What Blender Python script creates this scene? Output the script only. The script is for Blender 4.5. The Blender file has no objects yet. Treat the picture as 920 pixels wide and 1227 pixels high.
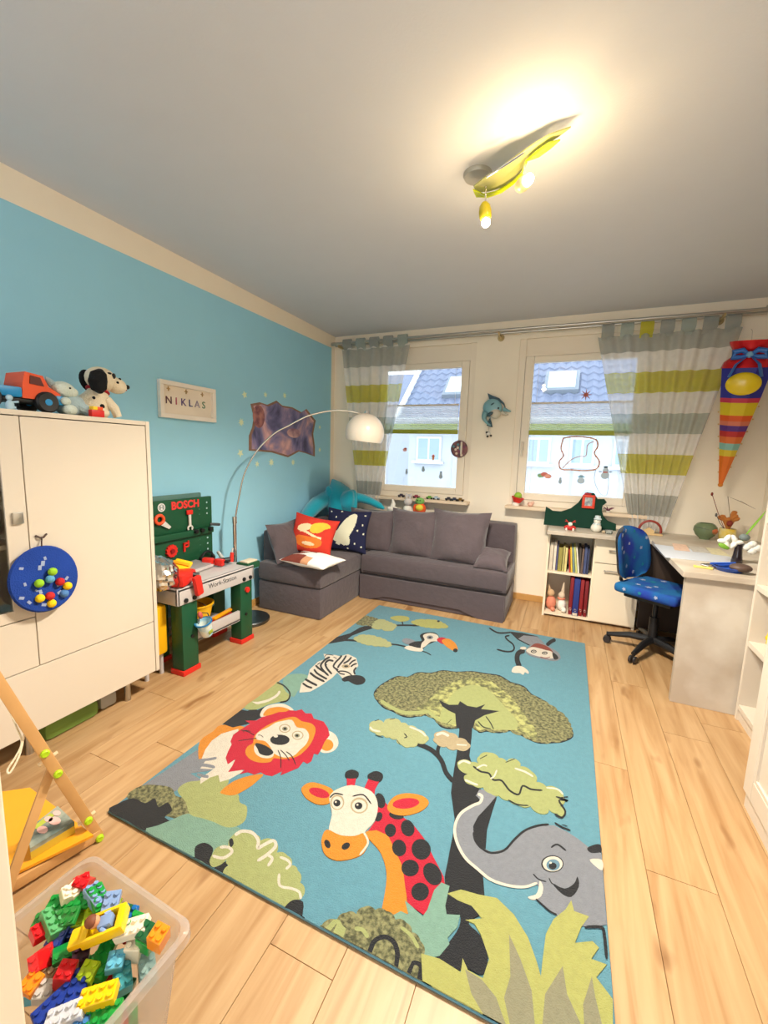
import bpy, bmesh, math, random
from math import sin, cos, pi, radians, sqrt
from mathutils import Vector, Matrix, Euler
random.seed(7)
SC = bpy.context.scene
COL = SC.collection
# ------------------------------------------------------------------ camera
F_PX, YAW, PIT, ROL = 506.57, .4081, .136, .0313
CAM = Vector((2.3673, 0, 1.3096))
_cy, _sy, _cp, _sp, _cr, _sr = cos(YAW), sin(YAW), cos(PIT), sin(PIT), cos(ROL), sin(ROL)
FW = Vector((-_sy*_cp, _cy*_cp, -_sp)); _R = Vector((_cy, _sy, 0)); _U = _R.cross(FW)
RT = _R*_cr + _U*_sr; UP = -_R*_sr + _U*_cr
cd = bpy.data.cameras.new('camera'); cam = bpy.data.objects.new('camera', cd); COL.objects.link(cam)
mw = Matrix((RT, UP, -FW)).transposed().to_4x4(); mw.translation = CAM
cam.matrix_world = mw
cd.sensor_fit = 'HORIZONTAL'; cd.sensor_width = 36; cd.lens = 36*F_PX/920; cd.clip_start = .02; cd.clip_end = 200
SC.camera = cam
W, D, H, YF = 3.72, 4.04, 2.511, -1.25          # room: right wall, back wall, ceiling, front wall
# ------------------------------------------------------------------ light
SC.view_settings.view_transform = 'Standard'; SC.view_settings.look = 'None'
SC.view_settings.gamma = 1; SC.view_settings.exposure = 0.58; SC.view_settings.use_curve_mapping = False
wd = bpy.data.worlds.new('overcast_sky'); SC.world = wd; wd.use_nodes = True
bg = wd.node_tree.nodes['Background']; bg.inputs[0].default_value = (.86, .93, 1, 1); bg.inputs[1].default_value = 2.7
def portal(x, z, y, sx, sz, ry):
    l = bpy.data.lights.new('window_portal', 'AREA'); l.shape = 'RECTANGLE'; l.size = sx; l.size_y = sz
    o = bpy.data.objects.new('window_portal', l); COL.objects.link(o)
    o.location = (x, y, z); o.rotation_euler = (radians(90)*ry, 0, 0); l.cycles.is_portal = True
portal(.98, 1.57, D+.2, .9, 1.3, -1); portal(2.4, 1.57, D+.2, .9, 1.3, -1); portal(1.9, 1.25, YF-.12, 2.9, 2.3, 1)
def ray(px, py): return RT*((px-460)/F_PX) - UP*((py-613.5)/F_PX) + FW
def onX(px, py, v): d = ray(px, py); return CAM + d*((v-CAM.x)/d.x)
def onY(px, py, v): d = ray(px, py); return CAM + d*((v-CAM.y)/d.y)
def onZ(px, py, v): d = ray(px, py); return CAM + d*((v-CAM.z)/d.z)
# ------------------------------------------------------------------ materials
def lin(c): c = c/255; return c/12.92 if c <= .04045 else ((c+.055)/1.055)**2.4
def rgb(c): return (lin(c[0]), lin(c[1]), lin(c[2]), 1)
_MC = {}
def mat(name, c=(200, 200, 200), rough=.55, metal=0, vary=.06, vs=6, bump=0, bs=60, alpha=1, trans=0, emit=0, ecol=None, sheen=0, coat=0, ior=1.45, var2=None):
    if name in _MC: return _MC[name]
    m = bpy.data.materials.new(name); m.use_nodes = True; nt = m.node_tree; N = nt.nodes; L = nt.links
    b = N['Principled BSDF']; b.inputs['Roughness'].default_value = rough; b.inputs['Metallic'].default_value = metal
    b.inputs['Alpha'].default_value = alpha; b.inputs['Transmission Weight'].default_value = trans; b.inputs['IOR'].default_value = ior
    b.inputs['Sheen Weight'].default_value = sheen; b.inputs['Coat Weight'].default_value = coat
    col = rgb(c); tc = N.new('ShaderNodeTexCoord')
    nz = N.new('ShaderNodeTexNoise'); nz.inputs['Scale'].default_value = vs; nz.inputs['Detail'].default_value = 4; L.new(tc.outputs['Object'], nz.inputs['Vector'])
    mx = N.new('ShaderNodeMix'); mx.data_type = 'RGBA'
    if var2:
        mp = N.new('ShaderNodeMapRange'); mp.inputs[1].default_value = .38; mp.inputs[2].default_value = .62; L.new(nz.outputs['Fac'], mp.inputs[0]); L.new(mp.outputs[0], mx.inputs[0])
    else: L.new(nz.outputs['Fac'], mx.inputs[0])
    if var2: mx.inputs[6].default_value = col; mx.inputs[7].default_value = rgb(var2)
    else:
        mx.inputs[6].default_value = tuple(max(0, x*(1-vary*1.5)) for x in col[:3])+(1,)
        mx.inputs[7].default_value = tuple(min(1, x*(1+vary*1.5)) for x in col[:3])+(1,)
    L.new(mx.outputs[2], b.inputs['Base Color'])
    if bump:
        n2 = N.new('ShaderNodeTexNoise'); n2.inputs['Scale'].default_value = bs; n2.inputs['Detail'].default_value = 3; L.new(tc.outputs['Object'], n2.inputs['Vector'])
        bp = N.new('ShaderNodeBump'); bp.inputs['Strength'].default_value = bump; bp.inputs['Distance'].default_value = .01
        L.new(n2.outputs['Fac'], bp.inputs['Height']); L.new(bp.outputs['Normal'], b.inputs['Normal'])
    if emit:
        b.inputs['Emission Strength'].default_value = emit; b.inputs['Emission Color'].default_value = rgb(ecol or c)
    _MC[name] = m; return m
def sheer(name, c, dens, transl=.6):
    m = bpy.data.materials.new(name); m.use_nodes = True; nt = m.node_tree; N = nt.nodes; L = nt.links
    N.remove(N['Principled BSDF']); o = N['Material Output']
    t = N.new('ShaderNodeBsdfTransparent'); d = N.new('ShaderNodeBsdfDiffuse'); tr = N.new('ShaderNodeBsdfTranslucent')
    tc = N.new('ShaderNodeTexCoord'); nz = N.new('ShaderNodeTexNoise'); nz.inputs['Scale'].default_value = 25; L.new(tc.outputs['Object'], nz.inputs['Vector'])
    mp = N.new('ShaderNodeMapRange'); mp.inputs[3].default_value = dens-.06; mp.inputs[4].default_value = dens+.06; L.new(nz.outputs['Fac'], mp.inputs[0])
    d.inputs[0].default_value = rgb(c); tr.inputs[0].default_value = rgb(c)
    a = N.new('ShaderNodeMixShader'); a.inputs[0].default_value = transl; L.new(d.outputs[0], a.inputs[1]); L.new(tr.outputs[0], a.inputs[2])
    b = N.new('ShaderNodeMixShader'); L.new(mp.outputs[0], b.inputs[0]); L.new(t.outputs[0], b.inputs[1]); L.new(a.outputs[0], b.inputs[2])
    L.new(b.outputs[0], o.inputs[0]); return m
# ------------------------------------------------------------------ mesh builder
def rotm(r):
    if r is None: return Matrix.Identity(3)
    if isinstance(r, Matrix): return r.to_3x3()
    return Euler(r).to_matrix()
def align(d):            # z axis -> d
    return Vector(d).normalized().to_track_quat('Z', 'Y').to_matrix()
class M:
    def __init__(s): s.v = []; s.f = []; s.m = []
    def add(s, vs, fs, mi=0):
        o = len(s.v); s.v += [Vector(q) for q in vs]; s.f += [tuple(i+o for i in f) for f in fs]; s.m += [mi]*len(fs); return s
    def box(s, c, d, rot=None, mi=0, bev=0, seg=2):
        R = rotm(rot); c = Vector(c)
        if bev:
            bm = bmesh.new(); bmesh.ops.create_cube(bm, size=1)
            for q in bm.verts: q.co = Vector((q.co.x*d[0], q.co.y*d[1], q.co.z*d[2]))
            bmesh.ops.bevel(bm, geom=list(bm.edges), offset=min(bev, min(d)*.49), segments=seg, profile=.6, affect='EDGES')
            bm.verts.index_update()
            vs = [c+R@q.co for q in bm.verts]; fs = [[q.index for q in f.verts] for f in bm.faces]; bm.free()
            return s.add(vs, fs, mi)
        vs = [c+R@Vector((x*d[0]/2, y*d[1]/2, z*d[2]/2)) for x in(-1, 1) for y in(-1, 1) for z in(-1, 1)]
        return s.add(vs, [(0, 1, 3, 2), (4, 6, 7, 5), (0, 4, 5, 1), (2, 3, 7, 6), (0, 2, 6, 4), (1, 5, 7, 3)], mi)
    def bb(s, x0, x1, y0, y1, z0, z1, mi=0, bev=0):
        return s.box(((x0+x1)/2, (y0+y1)/2, (z0+z1)/2), (abs(x1-x0), abs(y1-y0), abs(z1-z0)), None, mi, bev)
    def tube(s, pts, r, n=12, mi=0, cap=True, closed=False, flat=1):
        pts = [Vector(p) for p in pts]; k = len(pts); rs = r if isinstance(r, (list, tuple)) else [r]*k; vs = []; up = None
        for i, p in enumerate(pts):
            a = pts[(i-1) % k] if (closed or i) else p; b = pts[(i+1) % k] if (closed or i < k-1) else p
            t = (b-a).normalized()
            if up is None: up = Vector((0, 0, 1)) if abs(t.z) < .9 else Vector((1, 0, 0))
            x = up.cross(t).normalized(); y = t.cross(x).normalized(); up = y
            vs += [p + (x*cos(2*pi*j/n) + y*sin(2*pi*j/n)*flat)*rs[i] for j in range(n)]
        fs = []
        for i in range(k if closed else k-1):
            for j in range(n):
                a = i*n+j; b = i*n+(j+1) % n; c = ((i+1) % k)*n; fs.append((a, b, c+(j+1) % n, c+j))
        if cap and not closed: fs += [tuple(range(n))[::-1], tuple((k-1)*n+j for j in range(n))]
        return s.add(vs, fs, mi)
    def cyl(s, a, b, r, r2=None, n=18, mi=0, cap=True): return s.tube([a, b], [r, r if r2 is None else r2], n, mi, cap)
    def lathe(s, prof, c=(0, 0, 0), n=24, mi=0, rot=None, sc=(1, 1)):
        R = rotm(rot); c = Vector(c); vs = []; fs = []; k = len(prof)
        for r, z in prof: vs += [c+R@Vector((max(r, 1e-5)*cos(2*pi*j/n)*sc[0], max(r, 1e-5)*sin(2*pi*j/n)*sc[1], z)) for j in range(n)]
        for i in range(k-1):
            for j in range(n): fs.append((i*n+j, i*n+(j+1) % n, (i+1)*n+(j+1) % n, (i+1)*n+j))
        return s.add(vs, fs, mi)
    def ball(s, c, r, rot=None, mi=0, n=16, k=10, fn=None):
        if not isinstance(r, (tuple, list)): r = (r, r, r)
        R = rotm(rot); c = Vector(c); vs = []; fs = []
        for i in range(k+1):
            th = pi*i/k
            for j in range(n):
                q = Vector((sin(th)*cos(2*pi*j/n), sin(th)*sin(2*pi*j/n), -cos(th)))
                if fn: q = q*fn(q)
                vs.append(c+R@Vector((q.x*r[0], q.y*r[1], q.z*r[2])))
        for i in range(k):
            for j in range(n): fs.append((i*n+j, i*n+(j+1) % n, (i+1)*n+(j+1) % n, (i+1)*n+j))
        return s.add(vs, fs, mi)
    def prism(s, pts, off, mi=0, ms=None):
        k = len(pts); pts = [Vector(p) for p in pts]; off = Vector(off)
        s.add(pts+[p+off for p in pts], [tuple(range(k))[::-1], tuple(range(k, 2*k))], mi)
        o = len(s.v)-2*k
        for i in range(k): s.f.append((o+i, o+(i+1) % k, o+k+(i+1) % k, o+k+i)); s.m.append(mi if ms is None else ms)
        return s
    def cushion(s, c, w, h, t, rot=None, mi=0, n=14, pull=.06, wob=.0, seed=0, mf=None):
        """stuffed pillow: width along local x, height along local y, thickness along local z"""
        R = rotm(rot); c = Vector(c); rnd = random.Random(seed); ph = [rnd.uniform(0, 6) for _ in range(6)]
        idx = {}; vs = []; fs = []; ms = []
        for side in (1, -1):
            for i in range(n+1):
                for j in range(n+1):
                    u, v = 2*i/n-1, 2*j/n-1
                    e = i in (0, n) or j in (0, n)
                    if side == -1 and e: idx[(side, i, j)] = idx[(1, i, j)]; continue
                    th = ((1-u*u)*(1-v*v))**.5 if not e else 0
                    th *= 1+wob*(sin(3*u+ph[0])*cos(4*v+ph[1])+.6*sin(7*u*v+ph[2]))
                    px = u*(1-pull*(1-abs(v)**1.5)*abs(u)**3)*w/2; py = v*(1-pull*(1-abs(u)**1.5)*abs(v)**3)*h/2
                    idx[(side, i, j)] = len(vs); vs.append(c+R@Vector((px, py, side*th*t/2)))
        for side in (1, -1):
            for i in range(n):
                for j in range(n):
                    q = [idx[(side, i, j)], idx[(side, i+1, j)], idx[(side, i+1, j+1)], idx[(side, i, j+1)]]
                    fs.append(tuple(q if side == 1 else q[::-1])); ms.append(mf(2*(i+.5)/n-1, 2*(j+.5)/n-1, side) if mf else mi)
        o = len(s.v); s.v += vs; s.f += [tuple(a+o for a in f) for f in fs]; s.m += ms; return s
def wloc(o):
    p = Vector((0, 0, 0))
    while o is not None: p += o.location; o = o.parent
    return p
def link(name, mb, mats, parent=None, smooth=35, origin=None, sub=0):
    me = bpy.data.meshes.new(name)
    if parent is not None: off = wloc(parent)
    else:
        if origin is None:
            xs = [q.x for q in mb.v]; ys = [q.y for q in mb.v]; zs = [q.z for q in mb.v]
            origin = ((min(xs)+max(xs))/2, (min(ys)+max(ys))/2, min(zs))
        off = Vector(origin)
    me.from_pydata([tuple(q-off) for q in mb.v], [], mb.f)
    for m in (mats if isinstance(mats, (list, tuple)) else [mats]): me.materials.append(m)
    me.polygons.foreach_set('material_index', mb.m)
    if smooth:
        bm = bmesh.new(); bm.from_mesh(me); bmesh.ops.remove_doubles(bm, verts=bm.verts, dist=1e-6); bmesh.ops.recalc_face_normals(bm, faces=bm.faces); bm.to_mesh(me); bm.free()
        me.polygons.foreach_set('use_smooth', [True]*len(me.polygons)); me.set_sharp_from_angle(angle=radians(smooth))
    o = bpy.data.objects.new(name, me); COL.objects.link(o)
    if parent is not None: o.parent = parent
    else: o.location = off
    if sub: sm = o.modifiers.new('sub', 'SUBSURF'); sm.levels = sub; sm.render_levels = sub
    return o
def part(t, name, mb, mats, label=None, **k):
    o = link(name, mb, mats, t, **k)
    if label: o['label'] = label
    return o
def tag(o, label, cat, group=None, kind=None):
    o['label'] = label; o['category'] = cat
    if group: o['group'] = group
    if kind: o['kind'] = kind
    return o
def one(name, mb, mats, label, cat, group=None, **k): return tag(link(name, mb, mats, **k), label, cat, group)
def thing(name, label, cat, loc=(0, 0, 0), group=None):
    o = bpy.data.objects.new(name, None); COL.objects.link(o); o.location = loc; o.empty_display_size = .05
    return tag(o, label, cat, group)
def struct(name, mb=None, mats=None, parent=None, **k):
    if mb is None:
        o = bpy.data.objects.new(name, None); COL.objects.link(o); o['kind'] = 'structure'; return o
    k.setdefault('origin', (0, 0, 0)); k.setdefault('smooth', 0)
    o = link(name, mb, mats, parent, **k)
    if parent is None: o['kind'] = 'structure'
    return o
def dup(root, loc, rot=(0, 0, 0), label=None, group=None, mats=None):
    def cp(o, par):
        c = o.copy(); COL.objects.link(c); c.parent = par
        for ch in [x for x in ALLCH.get(o.name, ())]: cp(ch, c)
        return c
    ALLCH = {}
    for o in COL.objects:
        if o.parent: ALLCH.setdefault(o.parent.name, []).append(o)
    c = cp(root, None); c.location = loc; c.rotation_euler = rot
    if label: c['label'] = label
    if group: c['group'] = group
    return c
def text(t, name, body, mat_, size, loc, rot, ext=.001, bold=.0, label=None, sx=1):
    cu = bpy.data.curves.new(name, 'FONT'); cu.body = body; cu.size = size; cu.extrude = ext; cu.offset = bold; cu.align_x = 'CENTER'; cu.align_y = 'CENTER'
    cu.materials.append(mat_); cu.resolution_u = 3
    tmp = bpy.data.objects.new(name, cu); COL.objects.link(tmp); dg = bpy.context.evaluated_depsgraph_get(); me = bpy.data.meshes.new_from_object(tmp.evaluated_get(dg)); bpy.data.objects.remove(tmp)
    o = bpy.data.objects.new(name, me); COL.objects.link(o); o.parent = t; o.location = Vector(loc)-wloc(t); o.rotation_euler = rot; o.scale = (sx, 1, 1)
    if label: o['label'] = label
    return o
RX = (pi/2, 0, pi/2)      # text or flat thing on a face that looks to +X
RY = (pi/2, 0, 0)         # on a face that looks to -Y
# ------------------------------------------------------------------ common materials
cream = mat('cream_wall_paint', (247, 236, 216), .8, vary=.02, bump=.08, bs=180)
ceilm = mat('ceiling_paint', (212, 215, 222), .85, vary=.015, bump=.05, bs=120)
bluep = mat('blue_wall_paint', (156, 214, 238), .8, vary=.02, bump=.08, bs=180)
white = mat('white_lacquer', (214, 203, 186), .4, vary=.012)
frameM = mat('white_window_frame', (240, 228, 208), .4, vary=.01)
metal = mat('brushed_metal', (190, 188, 182), .3, 1, vary=.05)
chrome = mat('chrome', (215, 215, 215), .12, 1, vary=.02)
black = mat('black_plastic', (22, 22, 24), .45, vary=.1)
# ================================================================== SETTING
def plankmat():
    m = bpy.data.materials.new('oak_plank'); m.use_nodes = True; nt = m.node_tree; N = nt.nodes; L = nt.links; b = N['Principled BSDF']
    tc = N.new('ShaderNodeTexCoord'); oi = N.new('ShaderNodeObjectInfo')
    mul = N.new('ShaderNodeMath'); mul.operation = 'MULTIPLY'; mul.inputs[1].default_value = 37.; L.new(oi.outputs['Random'], mul.inputs[0])
    cb = N.new('ShaderNodeCombineXYZ'); L.new(mul.outputs[0], cb.inputs[0]); L.new(mul.outputs[0], cb.inputs[1])
    va = N.new('ShaderNodeVectorMath'); va.operation = 'ADD'; L.new(tc.outputs['Object'], va.inputs[0]); L.new(cb.outputs[0], va.inputs[1])
    mp = N.new('ShaderNodeMapping'); mp.inputs['Scale'].default_value = (15, 1.1, 1); L.new(va.outputs[0], mp.inputs[0])
    nz = N.new('ShaderNodeTexNoise'); nz.inputs['Scale'].default_value = 1.6; nz.inputs['Detail'].default_value = 7; nz.inputs['Distortion'].default_value = .8; L.new(mp.outputs[0], nz.inputs[0])
    cr = N.new('ShaderNodeValToRGB'); L.new(nz.outputs['Fac'], cr.inputs[0]); e = cr.color_ramp.elements
    e[0].position = .3; e[0].color = rgb((172, 130, 84)); e[1].position = .68; e[1].color = rgb((202, 165, 120))
    q = e.new(.5); q.color = rgb((190, 152, 106))
    mp2 = N.new('ShaderNodeMapping'); mp2.inputs['Scale'].default_value = (9, 3.2, 1); L.new(va.outputs[0], mp2.inputs[0])
    kn = N.new('ShaderNodeTexNoise'); kn.inputs['Scale'].default_value = 1; kn.inputs['Detail'].default_value = 2; L.new(mp2.outputs[0], kn.inputs[0])
    kr = N.new('ShaderNodeValToRGB'); L.new(kn.outputs['Fac'], kr.inputs[0]); k = kr.color_ramp.elements
    k[0].position = .27; k[0].color = (1, 1, 1, 1); k[1].position = .36; k[1].color = (0, 0, 0, 1)
    mk = N.new('ShaderNodeMix'); mk.data_type = 'RGBA'; L.new(kr.outputs[0], mk.inputs[0]); L.new(cr.outputs[0], mk.inputs[6]); mk.inputs[7].default_value = rgb((150, 108, 66))
    mr = N.new('ShaderNodeMapRange'); mr.inputs[3].default_value = .86; mr.inputs[4].default_value = .94; L.new(oi.outputs['Random'], mr.inputs[0])
    hs = N.new('ShaderNodeHueSaturation'); L.new(mr.outputs[0], hs.inputs['Value']); L.new(mk.outputs[2], hs.inputs['Color'])
    L.new(hs.outputs[0], b.inputs['Base Color']); b.inputs['Roughness'].default_value = .42
    bp = N.new('ShaderNodeBump'); bp.inputs['Strength'].default_value = .12; bp.inputs['Distance'].default_value = .004; L.new(nz.outputs['Fac'], bp.inputs['Height']); L.new(bp.outputs[0], b.inputs['Normal'])
    return m
oak = plankmat()
fl = struct('floor', M().bb(-.1, W+.1, YF-.1, D+.1, -.1, -.004), mat('subfloor', (160, 124, 84), .8))
PW = .193
nx = int(W/PW)+1; meshes = {}
for i in range(nx):
    x0, x1 = i*PW, min((i+1)*PW, W)
    y = YF - [.0, .55, .9, .3][i % 4] - (.13*(i % 3)); 
    while y < D:
        y0, y1 = max(y, YF), min(y+1.29, D); y += 1.29
        if y1-y0 < .02: continue
        key = (round(x1-x0, 3), round(y1-y0, 3))
        if key not in meshes:
            w_, l_ = key; a = .0012
            mb = M().add([(-w_/2+.0003, -l_/2+.0003, -.004), (w_/2-.0003, -l_/2+.0003, -.002), (w_/2-.0003, l_/2-.0003, -.004), (-w_/2+.0003, l_/2-.0003, -.004),
                          (-w_/2+a, -l_/2+a, 0), (w_/2-a, -l_/2+a, 0), (w_/2-a, l_/2-a, 0), (-w_/2+a, l_/2-a, 0)],
                         [(4, 5, 6, 7), (0, 1, 5, 4), (1, 2, 6, 5), (2, 3, 7, 6), (3, 0, 4, 7)])
            o = link('plank', mb, oak, fl, smooth=0); meshes[key] = o.data
        else:
            o = bpy.data.objects.new('plank', meshes[key]); COL.objects.link(o); o.parent = fl
        o.location = ((x0+x1)/2, (y0+y1)/2, 0)
struct('ceiling', M().bb(-.1, W+.1, YF-.1, D+.1, H, H+.1), ceilm)
wl = struct('wall_left', M().bb(-.12, 0, YF-.1, D+.1, 0, H), cream)
part(wl, 'blue_paint', M().add([(.0015, YF, .0), (.0015, 3.966, 0), (.0015, 3.966, 2.385), (.0015, YF, 2.345)], [(0, 1, 2, 3)]), bluep, smooth=0)
struct('wall_right', M().bb(W, W+.12, YF-.1, D+.1, 0, H), cream)
# back wall with two niches
HX = [(.47, 1.497), (1.878, 2.95)]; HZ0, HZ1 = .885, 2.35
mb = M(); xs = [-.1, HX[0][0], HX[0][1], HX[1][0], HX[1][1], W+.1]; T = .32
mb.bb(xs[0], xs[1], D, D+T, 0, H).bb(xs[2], xs[3], D, D+T, 0, H).bb(xs[4], xs[5], D, D+T, 0, H)
for a, b in HX: mb.bb(a, b, D, D+T, 0, HZ0).bb(a, b, D, D+T, HZ1, H)
struct('wall_back', mb, cream)
# front wall (behind the camera) with a wide unseen window added for even fill light
mb = M(); mb.bb(-.1, .45, YF-.12, YF, 0, H).bb(3.35, W+.1, YF-.12, YF, 0, H).bb(.45, 3.35, YF-.12, YF, 2.38, H).bb(.45, 3.35, YF-.12, YF, 0, .12)
struct('wall_front', mb, cream)
w3 = struct('window_3')
mb = M()
for x in (.45, 1.42, 2.38, 3.29): mb.bb(x, x+.06, YF-.10, YF-.03, .12, 2.38)
mb.bb(.45, 3.35, YF-.10, YF-.03, .12, .19).bb(.45, 3.35, YF-.10, YF-.03, 2.31, 2.38); part(w3, 'window_frame', mb, frameM, smooth=0)
def glassmat():
    m = bpy.data.materials.new('window_glass'); m.use_nodes = True; nt = m.node_tree; N = nt.nodes; L = nt.links
    N.remove(N['Principled BSDF']); t = N.new('ShaderNodeBsdfTransparent'); g = N.new('ShaderNodeBsdfGlossy'); g.inputs['Roughness'].default_value = .02
    fr = N.new('ShaderNodeFresnel'); fr.inputs[0].default_value = 1.5; mx = N.new('ShaderNodeMixShader'); t.inputs[0].default_value = (.95, .97, .97, 1)
    L.new(fr.outputs[0], mx.inputs[0]); L.new(t.outputs[0], mx.inputs[1]); L.new(g.outputs[0], mx.inputs[2]); L.new(mx.outputs[0], N['Material Output'].inputs[0]); return m
glass = glassmat()
sillm = mat('pale_stone_sill', (226, 205, 178), .4, vary=.03)
for n, (a, b) in enumerate(HX):
    w = struct('window_%d' % (n+1)); gx0, gx1, gz0, gz1 = [(.60, 1.365, 1.0, 2.14), (2.007, 2.80, 1.0, 2.145)][n]
    yi = D+.012
    mb = M()                                   # outer frame
    mb.bb(a, a+.055, yi, yi+.07, HZ0, HZ1).bb(b-.055, b, yi, yi+.07, HZ0, HZ1).bb(a+.055, b-.055, yi, yi+.07, HZ0, HZ0+.05)
    part(w, 'window_frame', mb, frameM, smooth=0)
    part(w, 'shutter_box', M().bb(a+.055, b-.055, yi+.008, yi+.07, gz1+.055, HZ1, bev=.003), frameM, smooth=0)
    mb = M(); s0, s1 = a+.058, b-.058
    mb.bb(s0, gx0, yi-.004, yi+.05, HZ0+.052, gz1+.053, bev=.006).bb(gx1, s1, yi-.004, yi+.05, HZ0+.052, gz1+.053, bev=.006)
    mb.bb(gx0, gx1, yi-.004, yi+.05, HZ0+.052, gz0, bev=.006).bb(gx0, gx1, yi-.004, yi+.05, gz1, gz1+.053, bev=.006)
    sash = part(w, 'sash', mb, frameM, smooth=0)
    part(w, 'pane', M().bb(gx0-.005, gx1+.005, yi+.025, yi+.031, gz0-.005, gz1+.005), glass, smooth=0)
    hx = gx0-.045 if n else gx1+.045
    mb = M().bb(hx-.012, hx+.012, yi-.012, yi-.004, 1.38, 1.46, bev=.004).cyl((hx, yi-.03, 1.44), (hx, yi-.004, 1.44), .008).bb(hx-.009, hx+.009, yi-.042, yi-.028, 1.33, 1.45, bev=.005)
    part(w, 'handle', mb, white)
    part(w, 'window_sill', M().bb(a+(.1 if n == 0 else -.02), b+.02, D-.125, D+.01, HZ0-.028, HZ0, bev=.006), sillm)
bbm = mat('oak_baseboard', (196, 148, 84), .5, vary=.12, vs=12)
struct('baseboard_back', M().bb(0, W, D-.016, D, 0, .058, bev=.004), bbm)
struct('baseboard_left', M().bb(0.0016, .0176, YF, D-.016, 0, .058, bev=.004), bbm)
struct('baseboard_right', M().bb(W-.016, W, YF, D-.016, 0, .058, bev=.004), bbm)
# ------------------------------------------------------------------ outside: the house across the street
YH = 12.5
roofm = mat('slate_blue_roof_tile', (104, 114, 138), .6, vary=.1, vs=3); facm = mat('pale_render_facade', (166, 172, 182), .8, vary=.02)
hs = thing('house', 'pale rendered house across the street with blue grey tiled roof and skylights', 'house', (2.5, YH, -4))
e0 = onY(483, 497, YH); ze = onY(640, 497, YH).z; xh0 = onY(481, 490, YH).x
part(hs, 'facade', M().bb(xh0+.3, 9, YH, YH+6, -4, ze), facm, smooth=0)
# roof tiles as rows of waves
sl = radians(42); n = 34; mb = M(); tw = .30; row = .34; nxr = int((9.6-xh0)/(tw/4))
for r in range(n):
    y0 = YH-.35+r*row*cos(sl); z0 = ze-.15+r*row*sin(sl); vs = []; fs = []
    for j in range(nxr+1):
        x = xh0+j*tw/4; wz = .035*sin(2*pi*x/tw+ (0))
        vs += [(x, y0, z0+.05+wz), (x, y0+row*1.1*cos(sl), z0+row*1.1*sin(sl)+wz-.0), (x, y0, z0-.03)]
    for j in range(nxr):
        a = j*3; fs += [(a, a+3, a+4, a+1), (a, a+2, a+5, a+3)]
    mb.add(vs, fs)
part(hs, 'tiled_roof', mb, roofm, smooth=0)['kind'] = 'stuff'
part(hs, 'eaves_gutter', M().cyl((xh0, YH-.42, ze-.17), (9.6, YH-.42, ze-.17), .08), mat('gutter_zinc', (150, 158, 165), .4, .5))
part(hs, 'verge_board', M().prism([(xh0-.06, YH-.4, ze-.25), (xh0-.06, YH-.4, ze), (xh0-.06, YH-.4+11*cos(sl), ze+11*sin(sl)), (xh0-.06, YH-.4+11*cos(sl), ze+11*sin(sl)-.25)], (.1, 0, 0)), mat('verge_white', (225, 228, 232), .6), smooth=0)
skyg = mat('skylight_glass', (205, 222, 235), .1, vary=.03, coat=.6)
def on_roof(px, py):      # roof plane
    n_ = Vector((0, -sin(sl), cos(sl))); p0 = Vector((0, YH-.35, ze-.1)); d = ray(px, py); return CAM+d*((p0-CAM).dot(n_)/d.dot(n_))
for (xa, ya, xb, yb) in ((656, 450, 690, 469), (537, 456, 556, 474)):
    c = on_roof((xa+xb)/2, (ya+yb)/2); w_ = abs(on_roof(xb, (ya+yb)/2).x-on_roof(xa, (ya+yb)/2).x); h_ = (on_roof((xa+xb)/2, ya)-on_roof((xa+xb)/2, yb)).length
    R = Matrix.Rotation(sl, 3, 'X')
    f = part(hs, 'skylight', M().box(c, (w_+.16, h_+.16, .24), R, bev=.02), mat('skylight_frame', (110, 120, 132), .5))
    part(f, 'pane', M().box(c+R@Vector((0, 0, .13)), (w_-.04, h_-.04, .04), R), skyg, smooth=0)
wfr = mat('facade_window_frame', (196, 202, 210), .5); wgl = mat('facade_window_glass', (130, 152, 172), .15, vary=.1, vs=1, coat=.5)
for (xa, ya, xb, yb) in ((500, 523, 528, 553), (632, 524, 658, 556), (684, 524, 711, 558), (736, 526, 762, 560)):
    p = onY(xa, ya, YH); q = onY(xb, yb, YH); f = part(hs, 'window', M().bb(p.x, q.x, YH-.05, YH+.03, q.z, p.z, bev=.01), wfr)
    xm = (p.x+q.x)/2; g = M().bb(p.x+.06, xm-.03, YH-.06, YH-.03, q.z+.06, p.z-.06).bb(xm+.03, q.x-.06, YH-.06, YH-.03, q.z+.06, p.z-.06)
    part(f, 'pane', g, wgl, smooth=0)
    part(f, 'window_ledge', M().bb(p.x-.1, q.x+.1, YH-.16, YH, q.z-.08, q.z, bev=.01), wfr)
h2 = thing('house', 'second pale house partly seen at the left edge of the left window', 'house', (-7, 19, -4))
part(h2, 'facade', M().bb(-12, -4.6, 19, 25, -4, 3.4), facm, smooth=0)
part(h2, 'roof', M().prism([(-12.2, 18.7, 3.3), (-12.2, 25.3, 3.3), (-12.2, 22, 5.6)], (7.8, 0, 0)), roofm, smooth=0)
struct('street_ground', M().bb(-60, 60, 4.5, 80, -4.1, -4), mat('pale_street', (190, 190, 190), .8))
struct('garden_ground', M().bb(-60, 60, -60, YF-1.5, -4.1, -4), mat('pale_yard', (200, 200, 196), .8))
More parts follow.
